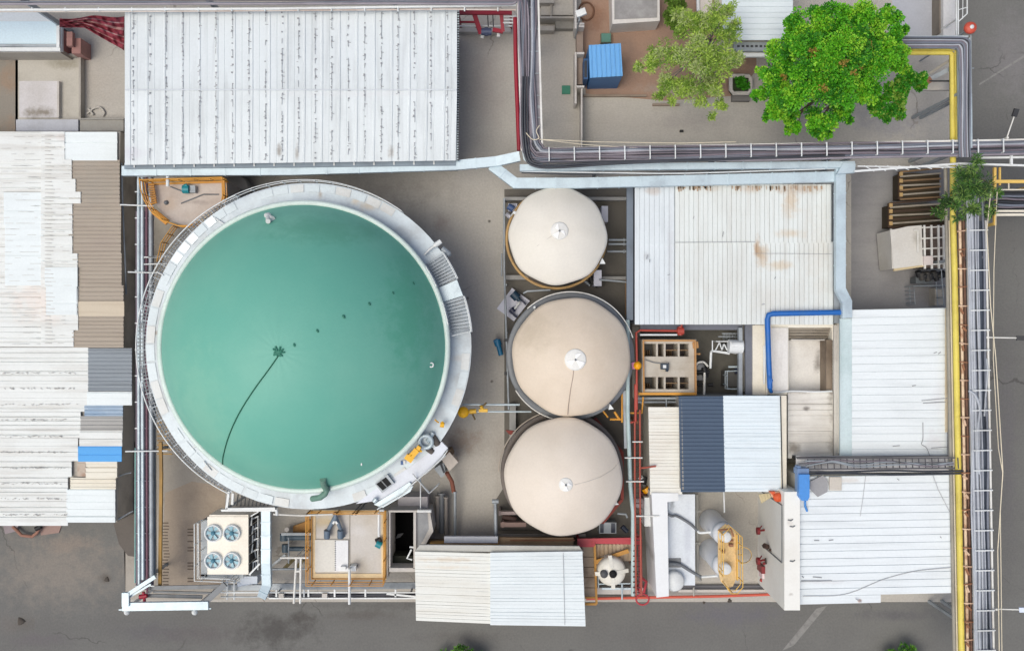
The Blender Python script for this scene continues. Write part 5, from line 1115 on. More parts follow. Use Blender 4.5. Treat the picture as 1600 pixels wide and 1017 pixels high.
b = MB(); b.railing([P(485, 797, hp), P(485, 906, hp), P(603, 906, hp), P(604, 796, hp), P(485, 797, hp)], 1.05, 1.0, .03, 2)
b.pbeam([(487, 797, hp + .1), (487, 904, hp + .1), (602, 904, hp + .1), (602, 797, hp + .1)], .04, .1)
part(t, 'handrail', b, ochre)
b = MB(); b.pbox(486, 896, 603, 905, hp + .06, hp - .05); b.pbox(596, 798, 604, 905, hp + .055, hp - .05); b.pbox(486, 800, 493, 905, hp + .05, hp - .05); b.pbox(486, 797, 604, 803, hp + .045, hp - .05); part(t, 'kick_plate', b, M('tan_ochre', (228, 206, 164), (204, 176, 128), .6, .7))
b = MB(); b.ptube([(524, 800, hp + .5), (524, 812, hp + .5)], .1, 8, 0); b.ptube([(524, 806, hp + .4), (513, 828, hp + .3), (511, 836, hp + .2)], .11, 8, 0); b.ptube([(524, 806, hp + .4), (533, 828, hp + .3), (537, 838, hp + .2)], .11, 8, 0); b.ptube([(511, 828, hp + .4), (511, 840, hp + .3)], .17, 8, 0); b.ptube([(532, 828, hp + .4), (532, 840, hp + .3)], .17, 8, 0)
b.pbeam([(523, 814, hp + .62), (520, 818, hp + .62)], .1, .05, 1); b.pbeam([(524, 814, hp + .62), (527, 818, hp + .62)], .1, .05, 1)
part(t, 'y_pipe', b, [M('blue_grey_pipe', (104, 122, 140), (70, 84, 100), .5, .5), white])
b = MB(); b.ptube([(592, 800, hp + .7), (592, 838, hp + .6)], .07, 8, 0); b.ptube([(593, 797, hp + .7), (600, 797, hp + .7)], .07, 8, 0); b.ptube([(588, 846, hp + .35), (595, 842, hp + .35)], .16, 10, 1); b.ptube([(588, 848, hp + .4), (596, 852, hp + .4)], .2, 12, 2)
part(t, 'pump', b, [white, black, teal])
b = MB(); b.pbox(547, 884, 556, 892, hp + .55, hp, 0); b.pbox(546, 883, 558, 886, hp + .3, hp, 1); part(t, 'control_box', b, [white, greysteel]); b = MB(); b.pbox(532, 885, 540, 890, hp + .4, hp, 0); post(b, 556, 804, hp + 1, .04, 1); post(b, 550, 804, hp + 1, .04, 1)
part(t, 'control_box', b, [white, greysteel])
b = MB(); b.ptube([(427, 803, 3.6), (470, 805, 3.5), (520, 803, 3.4)], .05); single('pipe_line', b, whitepipe, 'thin white pipe crossing from the duct top to the ochre handrail', 'pipe')
# open mixing pit
t = root_at('mixing_pit', 'open black mixing pit with pale walls next to the ochre railed platform', 'pit', 630, 845)
b = MB(); b.pbox(607, 797, 652, 800, 2.6, 0.); b.pbox(646, 800, 650, 888, 2.6, 0.); b.pbox(608, 887, 652, 893, 2.6, 0.); b.pbox(607.5, 800, 610, 887, 2.5, 0)
part(t, 'pit_wall', b, paleconc)
b = MB(); b.pbox(610, 800, 646, 868, .5, .02, 0); b.pbox(610, 868, 646, 888, 1.6, .02, 1); part(t, 'pit_bottom', b, [M('pit_shade_black', (4, 4, 5), (7, 7, 8), .5, .9, spec=.1), M('dark_green_sludge', (46, 48, 40), (34, 36, 30), .5, .7, spec=.2)])  # near-black bottom: darkness of the deep pit put into the colour
b = MB()
for a in (.5, 2.6, 4.4): 
    c = P(617, 840, .8); u = Vector((math.cos(a), math.sin(a), 0)); v = Vector((-u.y, u.x, .4)) * .12
    q = [c - v * .5, c + u * .25 - v, c + u * .55, c + u * .25 + v]; b.hexa([w_ - Vector((0, 0, .03)) for w_ in q], q)
part(t, 'mixer_blade', b, M('wet_grey_blade', (90, 90, 92), (60, 60, 60), .5, .5))
b = MB(); b.ptube([(643, 858, 2.6), (636, 872, 2.6), (644, 874, 2.6)], .05, 6); b.ptube([(640, 854, 2.5), (648, 855, 2.5)], .05, 6); part(t, 'rung', b, white)
b = MB(); c = P(668, 834, 2.3); b.pprism([(650, 800), (672, 800), (677, 830), (664, 852), (650, 862)], 2.4, 0., 0); b.ptube([(652, 798, 2.7), (674, 798, 2.7)], .09, 8, 1); b.pprism([(652, 801), (668, 801), (670, 826), (660, 846), (652, 856)], 2.415, 2.38, 2); single('curved_hopper', b, [paleconc, white, M('grey_lining', (150, 152, 154), (100, 102, 104), .6, .7)], 'pale curved hopper leaning on the right of the black mixing pit', 'hopper')  # third material is a plain grey inset on the hopper top
b = MB(); b.pbox(622, 776, 668, 796, 1.4, 0.); single('lilac_slab', b, M('lilac_grey_screed', (188, 184, 186), (160, 154, 152), .5, .9), 'lilac grey slab north of the black mixing pit', 'slab')
spm = [M('brown_grey_pipe', (140, 134, 128), (104, 98, 92), .6, .7), greysteel, galvd]
for (x, y0, y1, r_, m_, lb) in ((684, 774, 826, .12, 0, 'brownish pipe stub nearest the curved hopper'), (690, 770, 832, .16, 1, 'thickest grey pipe stub right of the curved hopper'), (697, 776, 836, .1, 0, 'thin brownish pipe between thick grey stub and galvanised one'), (711, 768, 836, .08, 2, 'galvanised pipe stub farthest right of the curved hopper')):
    b = MB(); b.ptube([(x, y0, .9), (x, y1, .5)], r_, 8); b.ptube([(x, y0, .9), (x, y0 + 2, .9)], r_ * 1.5, 10); single('pipe_stub', b, spm[m_], lb, 'pipe', 'pipe stubs north of the canopy')
# pump skid by the tank
t = root_at('pump_skid', 'white and brown pump skid with black motor at the tank foot', 'pump', 692, 722)
b = MB(); b.pprism([(659, 737), (692, 708), (697, 712), (664, 742)], 2.9, 2.6); part(t, 'panel', b, white)
b = MB(); b.ptube([(676, 712, 2.2), (686, 704, 2.2)], .3, 14); b.ptube([(660, 734, 2.1), (672, 724, 2.1)], .26, 14); part(t, 'motor', b, black)
b = MB(); b.pprism([(690, 718), (702, 706), (716, 722), (702, 736)], 1.7, .9); part(t, 'cabinet', b, M('beige_cabinet', (206, 196, 184), (170, 156, 140), .5, .6))
b = MB(); b.pprism([(694, 704), (704, 702), (708, 710), (696, 718)], 1.5, .3); b.pprism([(678, 732), (694, 722), (696, 740), (690, 746)], 1.3, .2, 1); b.pbeam([(688, 722, 1.8), (694, 738, 1.7)], .1, .12, 2); part(t, 'bracket', b, [M('brown_steel', (120, 98, 76), (84, 66, 50), .6, .7), galvd, darksteel])
b = MB(); b.ptube([(698, 738, 1.4), (706, 752, 1.1), (709, 768, .8)], .12, 10, 0); b.ptube([(711, 768, .9), (711, 830, .6)], .05, 6, 1); part(t, 'rust_pipe', b, [M('rust_red_pipe', (132, 82, 66), (92, 60, 50), .6, .7), galvd])
b = MB(); b.ptube([(645, 740, 3.2), (671, 770, 2.0), (684, 758, 1.8)], .045, 6); b.ptube([(657, 745, 2.6), (657, 796, 2.4)], .03, 6); part(t, 'stay', b, white)
# yellow valve line
t = root_at('yellow_valve_line', 'white pipe with yellow disc and valves crossing from green tank to middle beige tank', 'pipe', 760, 640)
b = MB(); b.ptube([(722, 632, 2.2), (812, 632, 2.2)], .06); b.ptube([(718, 643, 2.2), (830, 643, 2.2)], .05); part(t, 'pipe', b, galv)
b = MB(); p = P(724, 644, 2.6); b.lathe(tuple(p), [(.02, -.1), (L(8.2), -.1), (L(8.4), 0), (L(7.6), .1), (.01, .14)], 24); part(t, 'disc', b, yellow)
b = MB(); b.ptube([(733, 643, 2.4), (744, 642, 2.4)], .13, 8); b.pbox(748, 639, 762, 644, 2.5, 2.2); b.ptube([(751, 634, 2.5), (755, 640, 2.4)], .08, 8); part(t, 'valve', b, M('chrome_yellow', (232, 184, 62), (196, 150, 50), .4, .5))
b = MB(); b.ptube([(738, 646, 2.2), (742, 655, 1.8)], .05, 6); b.ptube([(753, 636, 2.4), (760, 629, 2.5)], .05, 6); part(t, 'lever', b, M('olive_steel', (120, 104, 74), (90, 76, 54), .6, .7))
# posts and sills round the beige tanks
t = root_at('tank_fence', 'thin grey pipe fence on posts around the west side of the beige tanks', 'fence', 790, 540)
b = MB(); b.ptube([(788, 310, 1.1), (788, 420, 1.1), (791, 520, 1.1), (795, 640, 1.1)], .06); b.ptube([(784, 396, 1.0), (784, 432, 1.0)], .04); part(t, 'top_rail', b, galvd)
for y in (312, 380, 445, 520, 600):
    b = MB(); post(b, 789 + (y - 312) * .015, y, 1.1, .045); part(t, 'post', b, galvd)
for (q, lb) in (((788, 308, 984, 313), 'low grey sill running north of the smallest beige tank'), ((789, 430, 826, 437), 'short grey sill southwest of the smallest beige tank'), ((906, 432, 978, 437), 'short grey sill southeast of the smallest beige tank'), ((796, 632, 806, 770), 'low grey sill west of the southern beige tank')):
    b = MB(); b.pbox(*q, .5, 0.); single('tank_sill', b, M('grey_sill', (160, 160, 158), (130, 128, 126), .6, .85), lb, 'kerb')
for (y, x0, lb) in ((375, 951, 'northern'), (381.5, 951, 'middle'), (393, 949, 'southern')):
    b = MB(); b.ptube([(x0, y, 1.6), (986, y, 1.6)], .06); b.ptube([(974, y, 1.6), (976, y, 1.6)], .1); single('outlet_pipe', b, galvd, lb + ' of three short grey outlet pipes east of smallest beige tank', 'pipe', 'outlet pipes of the smallest tank')
b = MB(); b.ptube([(936, 437, 1.6), (982, 441, 1.6)], .05); single('tank_pipe', b, galvd, 'thin grey pipe southeast of smallest beige tank', 'pipe'); b = MB(); b.ptube([(978, 437, 1.5), (978, 492, 1.4)], .05, 6); single('tank_pipe', b, M('brown_pipe', (120, 96, 70), (90, 70, 54), .6, .7), 'thin brown pipe northeast of the middle beige tank', 'pipe'); b = MB(); b.ptube([(818, 458, 2.6), (824, 455, 2.7), (860, 453, 2.7)], .05, 6, 0); single('tank_pipe', b, galvd, 'thin grey handrail pipe at the northwest edge of middle beige tank', 'pipe')
lil = M('lilac_white_slab', (206, 208, 220), (176, 176, 186), .4, .7)
b = MB(); b.pbox(940, 322, 950, 347, 1.2, 0.); single('white_slab', b, lil, 'narrow lilac white block east of the smallest beige tank', 'block')
b = MB(); b.pbox(928, 422, 940, 447, 1.4, .0); single('white_slab', b, lil, 'narrow lilac white block in the gap southeast of smallest tank', 'block')
t = root_at('transfer_pump', 'dark blue pump on tilted pale square base west of middle beige tank', 'pump', 802, 475)
b = MB(); b.pprism([(776, 482), (800, 450), (828, 470), (803, 502)], .35, 0.); part(t, 'base', b, lil)
b = MB(); b.ptube([(801, 458, .7), (809, 466, .7)], .24, 12); b.ptube([(809, 466, .7), (812, 470, .7)], .12, 10); part(t, 'motor', b, M('dark_teal_motor', (30, 62, 84), (22, 44, 60), .5, .5))
b = MB(); b.ptube([(812, 472, .6), (803, 484, .6)], .06, 8, 1); b.ptube([(796, 486, .6), (808, 496, .6)], .06, 8, 0); b.ptube([(814, 468, .6), (822, 476, .6)], .05, 8, 0); b.ptube([(798, 482, .6), (803, 488, .6)], .16, 10, 0); part(t, 'pipework', b, [M('navy_fitting', (38, 44, 70), (30, 34, 50), .4, .5), white])
b = MB(); b.ptube([(776, 531, .6), (779, 540, .6)], .2, 10); b.ptube([(779, 540, .6), (783, 555, .6)], .14, 8); b.ptube([(772, 534, .7), (778, 531, .7)], .1, 8); single('blue_valve', b, M('petrol_blue_paint', (32, 110, 150), (22, 76, 104), .5, .45), 'petrol blue valve on the floor left of middle beige tank', 'valve')
b = MB(); b.pbox(794, 318, 808, 330, .5, 0., 0); b.ptube([(794, 322, .9), (802, 327, .9)], .18, 10, 1); b.ptube([(791, 334, .6), (798, 340, .6)], .12, 8, 0); single('blue_pump', b, [lil, M('slate_blue_motor', (60, 84, 130), (40, 56, 90), .5, .5)], 'small slate blue pump at northwest edge of the smallest beige tank', 'pump')
b = MB(); b.ptube([(922, 432, .8), (926, 444, .8)], .14, 8, 0); b.ptube([(930, 448, .7), (937, 440, .7)], .1, 8, 0); b.ptube([(912, 438, .7), (922, 446, .7)], .09, 8, 1); single('valve_cluster', b, [black, galvd], 'black valve cluster between the smallest and middle beige tanks', 'valve')
# things around the southern beige tank
b = MB(); b.ptube([(774, 784, 1.6), (775, 846, 1.6)], .1, 8); b.ptube([(769, 783, 1.7), (779, 783, 1.7)], .12, 8); single('standpipe', b, galvd, 'grey T shaped standpipe southwest of the southern beige tank', 'pipe')
b = MB(); b.pbox(779, 799, 812, 804, 1.2, .8); b.pbox(779, 798, 782, 805, 1.25, 0); single('support_beam', b, M('mauve_beam', (160, 146, 144), (120, 106, 104), .6, .7), 'mauve beam at the southwest foot of southern beige tank', 'beam')
b = MB(); b.pbox(782, 816, 822, 823, 1.3, .9); b.pbox(784, 815, 787, 824, 1.34, 0); single('support_beam', b, M('rosy_beam', (150, 126, 118), (116, 96, 90), .6, .7), 'rosy brown beam nearest the canopy of the twin sheet shed', 'beam')
b = MB(); b.ptube([(785, 806, .7), (806, 812, .7)], .18, 12); b.ptube([(788, 807, .7), (790, 807.6, .7)], .2, 12); single('brown_drum', b, M('brown_drum', (80, 60, 54), (58, 44, 40), .5, .7), 'dark brown drum lying between mauve and rosy beams', 'drum')
b = MB(); b.pbox(800, 834, 915, 838, 1.1, .2); b.pbox(778, 834, 800, 840, 1.1, .2); single('olive_beam', b, M('olive_beam', (144, 138, 128), (110, 104, 96), .6, .8), 'long olive grey sill under the southern beige tank', 'beam')
b = MB(); b.pbeam([(930, 662, 1.2), (972, 706, 1.0), (972, 780, 1.0), (940, 818, 1.0)], .16, .14); b.pbeam([(928, 654, 1.3), (944, 676, 1.2)], .3, .16); b.pbeam([(944, 802, 1.1), (960, 786, 1.1)], .1, .1); single('rust_red_beam', b, M('rust_red_beam', (136, 58, 50), (92, 48, 42), .6, .7), 'rust red angled beams around the east of the southern beige tank', 'beam')
b = MB(); b.pprism([(790, 672), (804, 673), (800, 680), (795, 678)], 1.6, 1.4); single('red_bracket', b, M('rust_red_beam', (0, 0, 0)), 'little rust red bracket northwest of the southern beige tank', 'bracket')
b = MB(); b.pbox(936, 816, 963, 833, 1.0, .2, 0); b.pbox(938, 818, 943, 832, 1.1, .9, 1); b.pbox(955, 818, 961, 832, 1.1, .9, 1); b.ptube([(965, 802, 1.4), (978, 803, 1.4), (980, 808, 1.3)], .06, 8, 0); b.ptube([(972, 822, 1.), (980, 830, 1.)], .14, 8, 1); single('instrument_stand', b, [galvd, M('dark_blue_glass', (46, 54, 70), (36, 40, 50), .3, .3)], 'grey stand with two dark panels southeast of southern beige tank', 'stand')
# red frame bay with white dosing vessel
t = root_at('red_frame_bay', 'rosy red steel frame around a corrugated deck beside white dosing vessel', 'frame', 958, 890)
cr2 = M('rosy_red_paint', (176, 56, 66), (136, 58, 60), .6, .55)
b = MB(); b.pbeam([(902, 843, 2.2), (1000, 841, 2.2)], .14, .14); b.pbeam([(902, 849, 2.1), (928, 849, 2.1)], .34, .1); b.pbeam([(1000, 838, 2.2), (1001, 930, 2.1)], .18, .14); b.pbeam([(928, 840, 2.2), (928, 852, 2.2)], .1, .1); b.pbeam([(930, 846, 2.15), (998, 847, 2.15)], .2, .08)
for x, y in ((904, 843), (999, 842), (1000, 926)): p = P(x, y, 2.1); b.beam((p.x, p.y, 0), p, .12, .12)
part(t, 'frame', b, cr2)
b = MB(); sheetr(b, 928, 850, 990, 876, 1.6, pitch=6.5, kind='rib', hh=.06); part(t, 'corrugated_deck', b, M('rust_tan_sheet', (186, 168, 146), (136, 108, 74), .7, .75, scale=.8, streak=(3, .4, 1)))
b = MB(); sheetr(b, 910, 852, 930, 932, 1.3, rib='h', pitch=16, kind='seam', hh=.1); part(t, 'step_slab', b, M('tan_step', (176, 160, 142), (116, 96, 80), .7, .85, scale=.9))
b = MB(); b.pbeam([(929, 850, 1.9), (932, 943, 1.8), (914, 943, 1.8)], .12, .12); b.pbeam([(914, 933, 1.7), (930, 933, 1.7)], .08, .08); b.pbeam([(930, 878, 1.9), (982, 860, 1.9)], .22, .08); part(t, 'ochre_rail', b, M('brown_ochre', (194, 142, 66), (140, 102, 56), .6, .65))
b = MB(); b.lathe(tuple(P(994, 915, 1.2)), [(.3, 0), (.3, .1)], 20); b.tube([P(1004, 936, .6) + Vector((.35 * math.cos(a * PI / 8), .3 * math.sin(a * PI / 8), 0)) for a in range(16)], .05, 6, 0, True); b.ptube([(999, 900, 1.2), (1010, 908, 1.0), (1006, 925, .8)], .08, 8); part(t, 'hose_loop', b, cr2)
t = root_at('dosing_vessel', 'round white dosing vessel with two black manholes in the red frame bay', 'tank', 956, 895)
c = P(956, 894, 2.4); r = L(23, 2.4)
b = MB(); b.lathe((c.x, c.y, 0), [(r, 0), (r, 2.1), (r * .97, 2.25), (r * .86, 2.38), (r * .5, 2.47), (.005, 2.5)], 40); sh = part(t, 'shell', b, M('ivory_plastic', (228, 226, 216), (200, 196, 184), .5, .4))
b = MB()
for k in range(4): a = k * PI / 2 + .1; u = Vector((math.cos(a), math.sin(a), 0)); b.beam(c + u * r * .3 + Vector((0, 0, .09)), c + u * r * 1.12 - Vector((0, 0, .12)), .2, .12)
part(sh, 'rib', b, M('ivory_plastic', (0, 0, 0)))
for x, mt in ((944, M('grey_lid', (84, 86, 88), (60, 60, 62), .6, .6)), (958, M('black_opening', (0, 0, 0)))):
    p = P(x, 897, 2.62); b = MB(); b.lathe(tuple(p), [(L(5.6), -.3), (L(5.6), 0), (.003, .01)], 20, 0); part(sh, 'manhole', b, mt)
b = MB(); b.ptube([(935, 912, 1.5), (985, 911, 1.5)], .04); b.ptube([(934, 884, 1.5), (935, 918, 1.5)], .04); b.pbox(940, 918, 988, 921, .9, .7); b.ptube([(972, 912, 1.2), (972, 936, 1.0)], .05); part(t, 'stand', b, galv)
# settling unit with ochre rim
hS = 2.6
t = root_at('settling_unit', 'timber decked settling unit with two rows of dark open cells and ochre edge', 'settling tank', 1046, 572)
tn = M('grey_tan_board', (190, 184, 172), (156, 142, 122), .6, .8, streak=(.6, 3, 1))
b = MB()
for y0, y1 in ((537, 557), (589, 609)):
    for x in (1006, 1026, 1037.5, 1060, 1077): pass
b.pbox(1003, 530, 1088, 537, hS, 0.); b.pbox(1003, 557, 1088, 589, hS, 0.); b.pbox(1003, 608, 1088, 614, hS, 0.); b.pbox(1003, 537, 1006, 608, hS - .01, 0); b.pbox(1076, 537, 1088, 608, hS - .01, 0)
for y0, y1 in ((537, 557), (589, 608)):
    for x in (1025, 1037, 1059): b.pbox(x, y0, x + 3, y1, hS - .02, .4)
part(t, 'deck', b, tn)
cellm = [M('dark_olive_water', (52, 48, 40), (40, 36, 32), .6, .4), M('dark_brown_water', (50, 34, 28), (36, 26, 24), .6, .4), wood]
for y0, y1 in ((537, 557), (589, 608)):
    for x0, x1, mi in ((1006, 1025, 0), (1028, 1037, 1), (1040, 1059, 1), (1062, 1076, 1)):
        b = MB(); b.pbox(x0, y0, x1, y1, 1.3, .02, mi)
        if x0 >= 1040: b.pbox(x0, (y0 + y1) / 2 - .7, x1, (y0 + y1) / 2 + .7, hS - .1, hS - .25, 2)
        if x0 > 1000 and x0 < 1041:
            for k in range(3): b.pbox(x0 + 2 + k * 3, y0 + 10, x0 + 3 + k * 3, y1, 1.6, 1.3, 2)
        part(t, 'cell', b, cellm)
b = MB(); b.pbeam([(1004, 532, hS + .12), (1086, 532, hS + .12), (1087, 614, hS + .1)], .09, .14); b.pbeam([(1005, 532, hS + .2), (1006, 612, hS + .2)], .08, .1, 0); b.pbeam([(1086, 534, hS), (1087, 544, hS)], .3, .1); b.pbeam([(1086, 553, hS - .2), (1094, 553, hS - .2)], .08, .06); part(t, 'rim_board', b, M('brown_ochre_board', (186, 140, 88), (130, 94, 62), .6, .75))
b = MB(); b.pbeam([(997, 615, hS + .05), (1088, 615, hS + .05)], .13, .16); part(t, 'ochre_edge', b, ochre)
b = MB(); b.pbox(1033, 568, 1045, 577, hS + .3, hS, 0); b.pbox(1036, 570, 1041, 575, hS + .34, hS + .3, 1); b.ptube([(1044, 568, hS + .3), (1045, 568, hS + .3)], .05, 6, 0); b.ptube([(1040, 578, hS + .25), (1044, 579, hS + .25)], .07, 6, 0); b.ptube([(1009, 562, hS + .05), (1020, 566, hS + .05), (1034, 568, hS + .1)], .025, 5, 2); single('small_pump', b, [M('midnight_blue_pump', (36, 54, 70), (24, 36, 46), .4, .4), white, greysteel], 'little midnight blue pump sitting on the settling unit deck', 'pump')
b = MB(); b.ptube(spline([(1087, 571, 1.6), (1092, 566, 1.7), (1100, 566, 1.7), (1106, 572, 1.6)]), .06, 8, 0); b.ptube([(1088, 581, 1.6), (1108, 581, 1.6)], .1, 8, 1); b.ptube([(1100, 574, 1.6), (1103, 590, 1.6)], .16, 8, 1); b.ptube([(1101, 582, 1.7), (1100, 618, 1.7)], .07, 8, 0); b.ptube([(1106, 601, 1.5), (1114, 601, 1.5)], .1, 8, 1); b.ptube([(1087, 601, 1.5), (1098, 601, 1.5)], .07, 8, 1); b.pbox(1087, 586, 1099, 594, 1.2, .3, 2); b.lathe(tuple(P(1093, 575, 1.5)), [(.3, -1), (.3, 0), (.01, .05)], 18, 2)
single('valve_tree', b, [whitepipe, black, M('grey_body', (150, 152, 154), (120, 120, 122), .5, .6)], 'white pipe with black valves on the east side of settling unit', 'valve')
t = root_at('white_condenser', 'white round ended vessel with lattice frame in the dark yard', 'condenser', 1144, 545)
b = MB(); b.ptube([(1138, 541, 2.6), (1160, 542, 2.6)], .36, 18, 0); b.ptube([(1143, 539, 2.8), (1160, 539, 2.8)], .2, 14, 0); b.ptube([(1158, 544, 2.6), (1166, 546, 2.6)], .2, 12, 1); part(t, 'vessel', b, [white, darksteel])
b = MB(); b.railing([P(1114, 533, 1.6), P(1137, 533, 1.6)], .8, .35, .03, 1); b.pbeam([(1118, 547, 2.4), (1124, 535, 2.4), (1128, 547, 2.4), (1131, 537, 2.4), (1136, 547, 2.4)], .05, .05); b.pbeam([(1113, 532, 2.4), (1113, 548, 2.4), (1150, 552, 2.4), (1160, 548, 2.4)], .05, .06); b.ptube([(1111, 550, 2.2), (1112, 548, 2.2), (1140, 552, 2.3)], .07, 8); b.ptube([(1110, 575, 2.0), (1111, 550, 2.2)], .07, 8); part(t, 'frame', b, white)
for i in range(1):
    b = MB()
    for k in range(9): b.pbeam([(1130 + k * 2.4, 522, 2.0), (1130 + k * 2.4, 533, 1.6)], .03, .03)
    b.pbeam([(1128, 521, 2.0), (1152, 521, 2.0)], .04, .04); b.pbeam([(1122, 526, 2.0), (1152, 526, 2.0)], .04, .04); part(t, 'guard_rail', b, galvd)
b = MB(); p = P(1144, 543, 2.2); b.beam((p.x, p.y, 0), (p.x, p.y, 2.3), .3, .3); part(t, 'leg', b, galvd)
b = MB(); b.railing([P(1152, 578, 1.0), P(1130, 579, 1.0), P(1130, 606, 1.0), P(1152, 606, 1.0)], .9, .5, .03, 1); b.ptube([(1138, 573, 1.8), (1154, 573, 1.8)], .06); b.pbox(1132, 580, 1154, 604, 1.0, .2, 1); b.ptube([(1148, 580, 1.3), (1156, 578, 1.3)], .16, 10, 2); single('railed_platform', b, [galv, M('dim_steel_deck', (92, 92, 90), (72, 72, 70), .6, .7), M('navy_drum', (50, 56, 84), (40, 42, 60), .5, .5)], 'small grey railed deck beneath the white vessel in the dark yard', 'platform')
b = MB(); b.pbeam([(1156, 512, 2.6), (1156, 618, 2.6)], .2, .3); b.pbeam([(1171, 507, 2.8), (1172, 617, 2.8)], .5, .2, 1); b.pbeam([(1000, 511, 2.4), (1160, 511, 2.4)], .3, .16, 1); single('cable_duct', b, [galvd, M('slate_trunking', (108, 112, 122), (80, 84, 92), .6, .6)], 'slate grey trunking along two sides of the dark yard', 'duct')
b = MB(); b.ptube([(992, 622, 2.3), (1062, 622, 2.3)], .08); b.ptube([(996, 628, 2.2), (1062, 628, 2.2)], .06); b.ptube([(1041, 622, 2.3), (1041, 640, 2.3)], .04); single('grey_pipe', b, galvd, 'pair of grey pipes leading under the navy roof', 'pipes')
b = MB(); b.ptube([(1007, 744, 1.4), (1004, 756, 1.4)], .2, 8, 0); b.ptube([(1000, 744, 1.8), (1002, 748, 1.8)], .14, 8, 1); b.ptube([(1008, 762, 1.6), (1012, 768, 1.6)], .22, 12, 2); b.ptube([(1002, 771, 1.4), (1014, 776, 1.4)], .2, 8, 3); single('valve_cluster', b, [black, white, M('amber_lens', (0, 0, 0)), M('dark_red_cap', (96, 44, 40), (70, 36, 34), .5, .6)], 'black valves with an amber cap between the red pipe rack and annexe', 'valve')
b = MB(); b.pbox(1007, 777, 1017, 822, 2.2, .3); single('upright_cabinet', b, white, 'narrow upright white cabinet against the annexe west wall', 'panel')
b = MB(); b.lathe(tuple(P(1000, 786, 2.0)), [(.28, -.5), (.28, 0), (.01, .08)], 20); single('grey_drum', b, M('mauve_grey', (178, 164, 164), (140, 124, 124), .5, .6), 'mauve grey drum tucked under the red pipe rack', 'drum')
# twin vertical vessels with ochre catwalk
gl = M('frosted_grey_shell', (212, 215, 219), (186, 190, 196), .4, .45)
for (x, y, lb) in ((1134, 836, 'upper of two pale round silos under the ochre catwalk'), (1134, 886, 'lower of two pale round silos under the ochre catwalk')):
    c = P(x, y, 3.6); r = L(17.5, 3.0)
    t = T('silo', lb, 'silo', (c.x, c.y, 0), 'silos under the ochre catwalk')
    b = MB(); b.lathe((c.x, c.y, 0), [(r * 1.08, 0), (r * 1.08, .15), (r, .2), (r, 3.2), (r * .93, 3.4), (r * .6, 3.55), (.01, 3.62)], 40); sh = part(t, 'shell', b, gl)
    b = MB(); q = P(1134.5, y + 3, 4.1); b.lathe((q.x, q.y, 0), [(.28, 3.5), (.28, 4.1), (.24, 4.14), (.004, 4.16)], 24); part(sh, 'manhole', b, white)
    b = MB(); z = 3.6; b.lathe((c.x, c.y, 0), [(r * 1.02, 3.0), (r * 1.02, 3.12)], 40); part(sh, 'hoop', b, galv)
t = root_at('catwalk', 'ochre catwalk with handrail joining the tops of two pale silos', 'catwalk', 1140, 862)
hk = 3.7
b = MB(); b.pprism([(1122, 828), (1134, 818), (1150, 832), (1151, 902), (1145, 916), (1136, 918), (1126, 908), (1122, 890)], hk, hk - .06); part(t, 'deck', b, M('ochre_grating', (214, 186, 136), (188, 152, 98), .7, .8, scale=2., fine=.15))
b = MB(); b.railing([P(1123, 828, hk), P(1134, 816, hk), P(1152, 832, hk), P(1153, 908, hk), P(1145, 918, hk), P(1135, 918, hk), P(1129, 908, hk)], 1.0, .9, .026, 1); b.railing([P(1124, 830, hk), P(1123, 892, hk)], 1.0, .9, .024, 1); b.pbeam([(1151, 834, hk + .1), (1152, 906, hk + .1)], .06, .2); part(t, 'handrail', b, M('warm_ochre', (228, 184, 92), (196, 152, 80), .5, .55))
b = MB(); c = P(1160, 867, 2.6)
for k in range(7): b.tube([P(1162, 867, .6 + k * .5) + Vector((.42 * math.cos(a * PI / 8), .42 * math.sin(a * PI / 8), 0)) for a in range(16)], .018, 5, 0, True)
for a in range(7): b.tube([P(1162, 867, .5) + Vector((.42 * math.cos(a), .42 * math.sin(a), 0)), P(1162, 867, 3.7) + Vector((.42 * math.cos(a), .42 * math.sin(a), 0))], .015, 5)
b.ptube([(1150, 865, 3.9), (1160, 867, 3.7)], .05, 6); b.ptube([(1152, 858, 3.9), (1152, 872, 3.9)], .05, 6); part(t, 'caged_ladder', b, M('pale_ochre', (206, 178, 126), (170, 140, 96), .5, .6))
b = MB(); b.pbox(1140, 850, 1146, 854, hk + .25, hk); b.pbox(1128, 860, 1133, 864, hk + .2, hk); b.ptube([(1126, 846, hk + .1), (1146, 844, hk + .1)], .05, 6); b.ptube([(1124, 828, hk + .6), (1142, 826, hk + .6), (1146, 838, hk + .6)], .05, 6); part(t, 'fitting', b, rusty)
b = MB(); b.ptube([(1089, 772, 1.2), (1090, 900, 1.0)], .09, 8); b.ptube([(1083, 798, 1.2), (1095, 798, 1.2)], .06, 8); b.ptube([(1085, 848, 1.2), (1094, 848, 1.2)], .08, 8); b.ptube([(1088, 898, 1.2), (1094, 906, .8)], .1, 8); b.ptube([(1084, 917, .8), (1084, 930, .7)], .05); single('grey_pipe', b, M('warm_grey_pipe', (164, 162, 154), (126, 122, 114), .6, .6), 'warm grey ground pipe between annexe flat roof and the pale silos', 'pipe')
b = MB(); b.ptube([(1131, 768, 3.), (1132, 800, 2.4)], .04, 6); single('drop_cable', b, white, 'white drop cable from the white roof down to upper silo', 'cable')
b = MB(); b.pbox(1064, 914, 1200, 922, .2, .0); single('grey_strip', b, M('dark_kerb_strip', (104, 104, 108), (80, 80, 84), .6, .9), 'dark grey strip along the south of the silo yard', 'kerb')
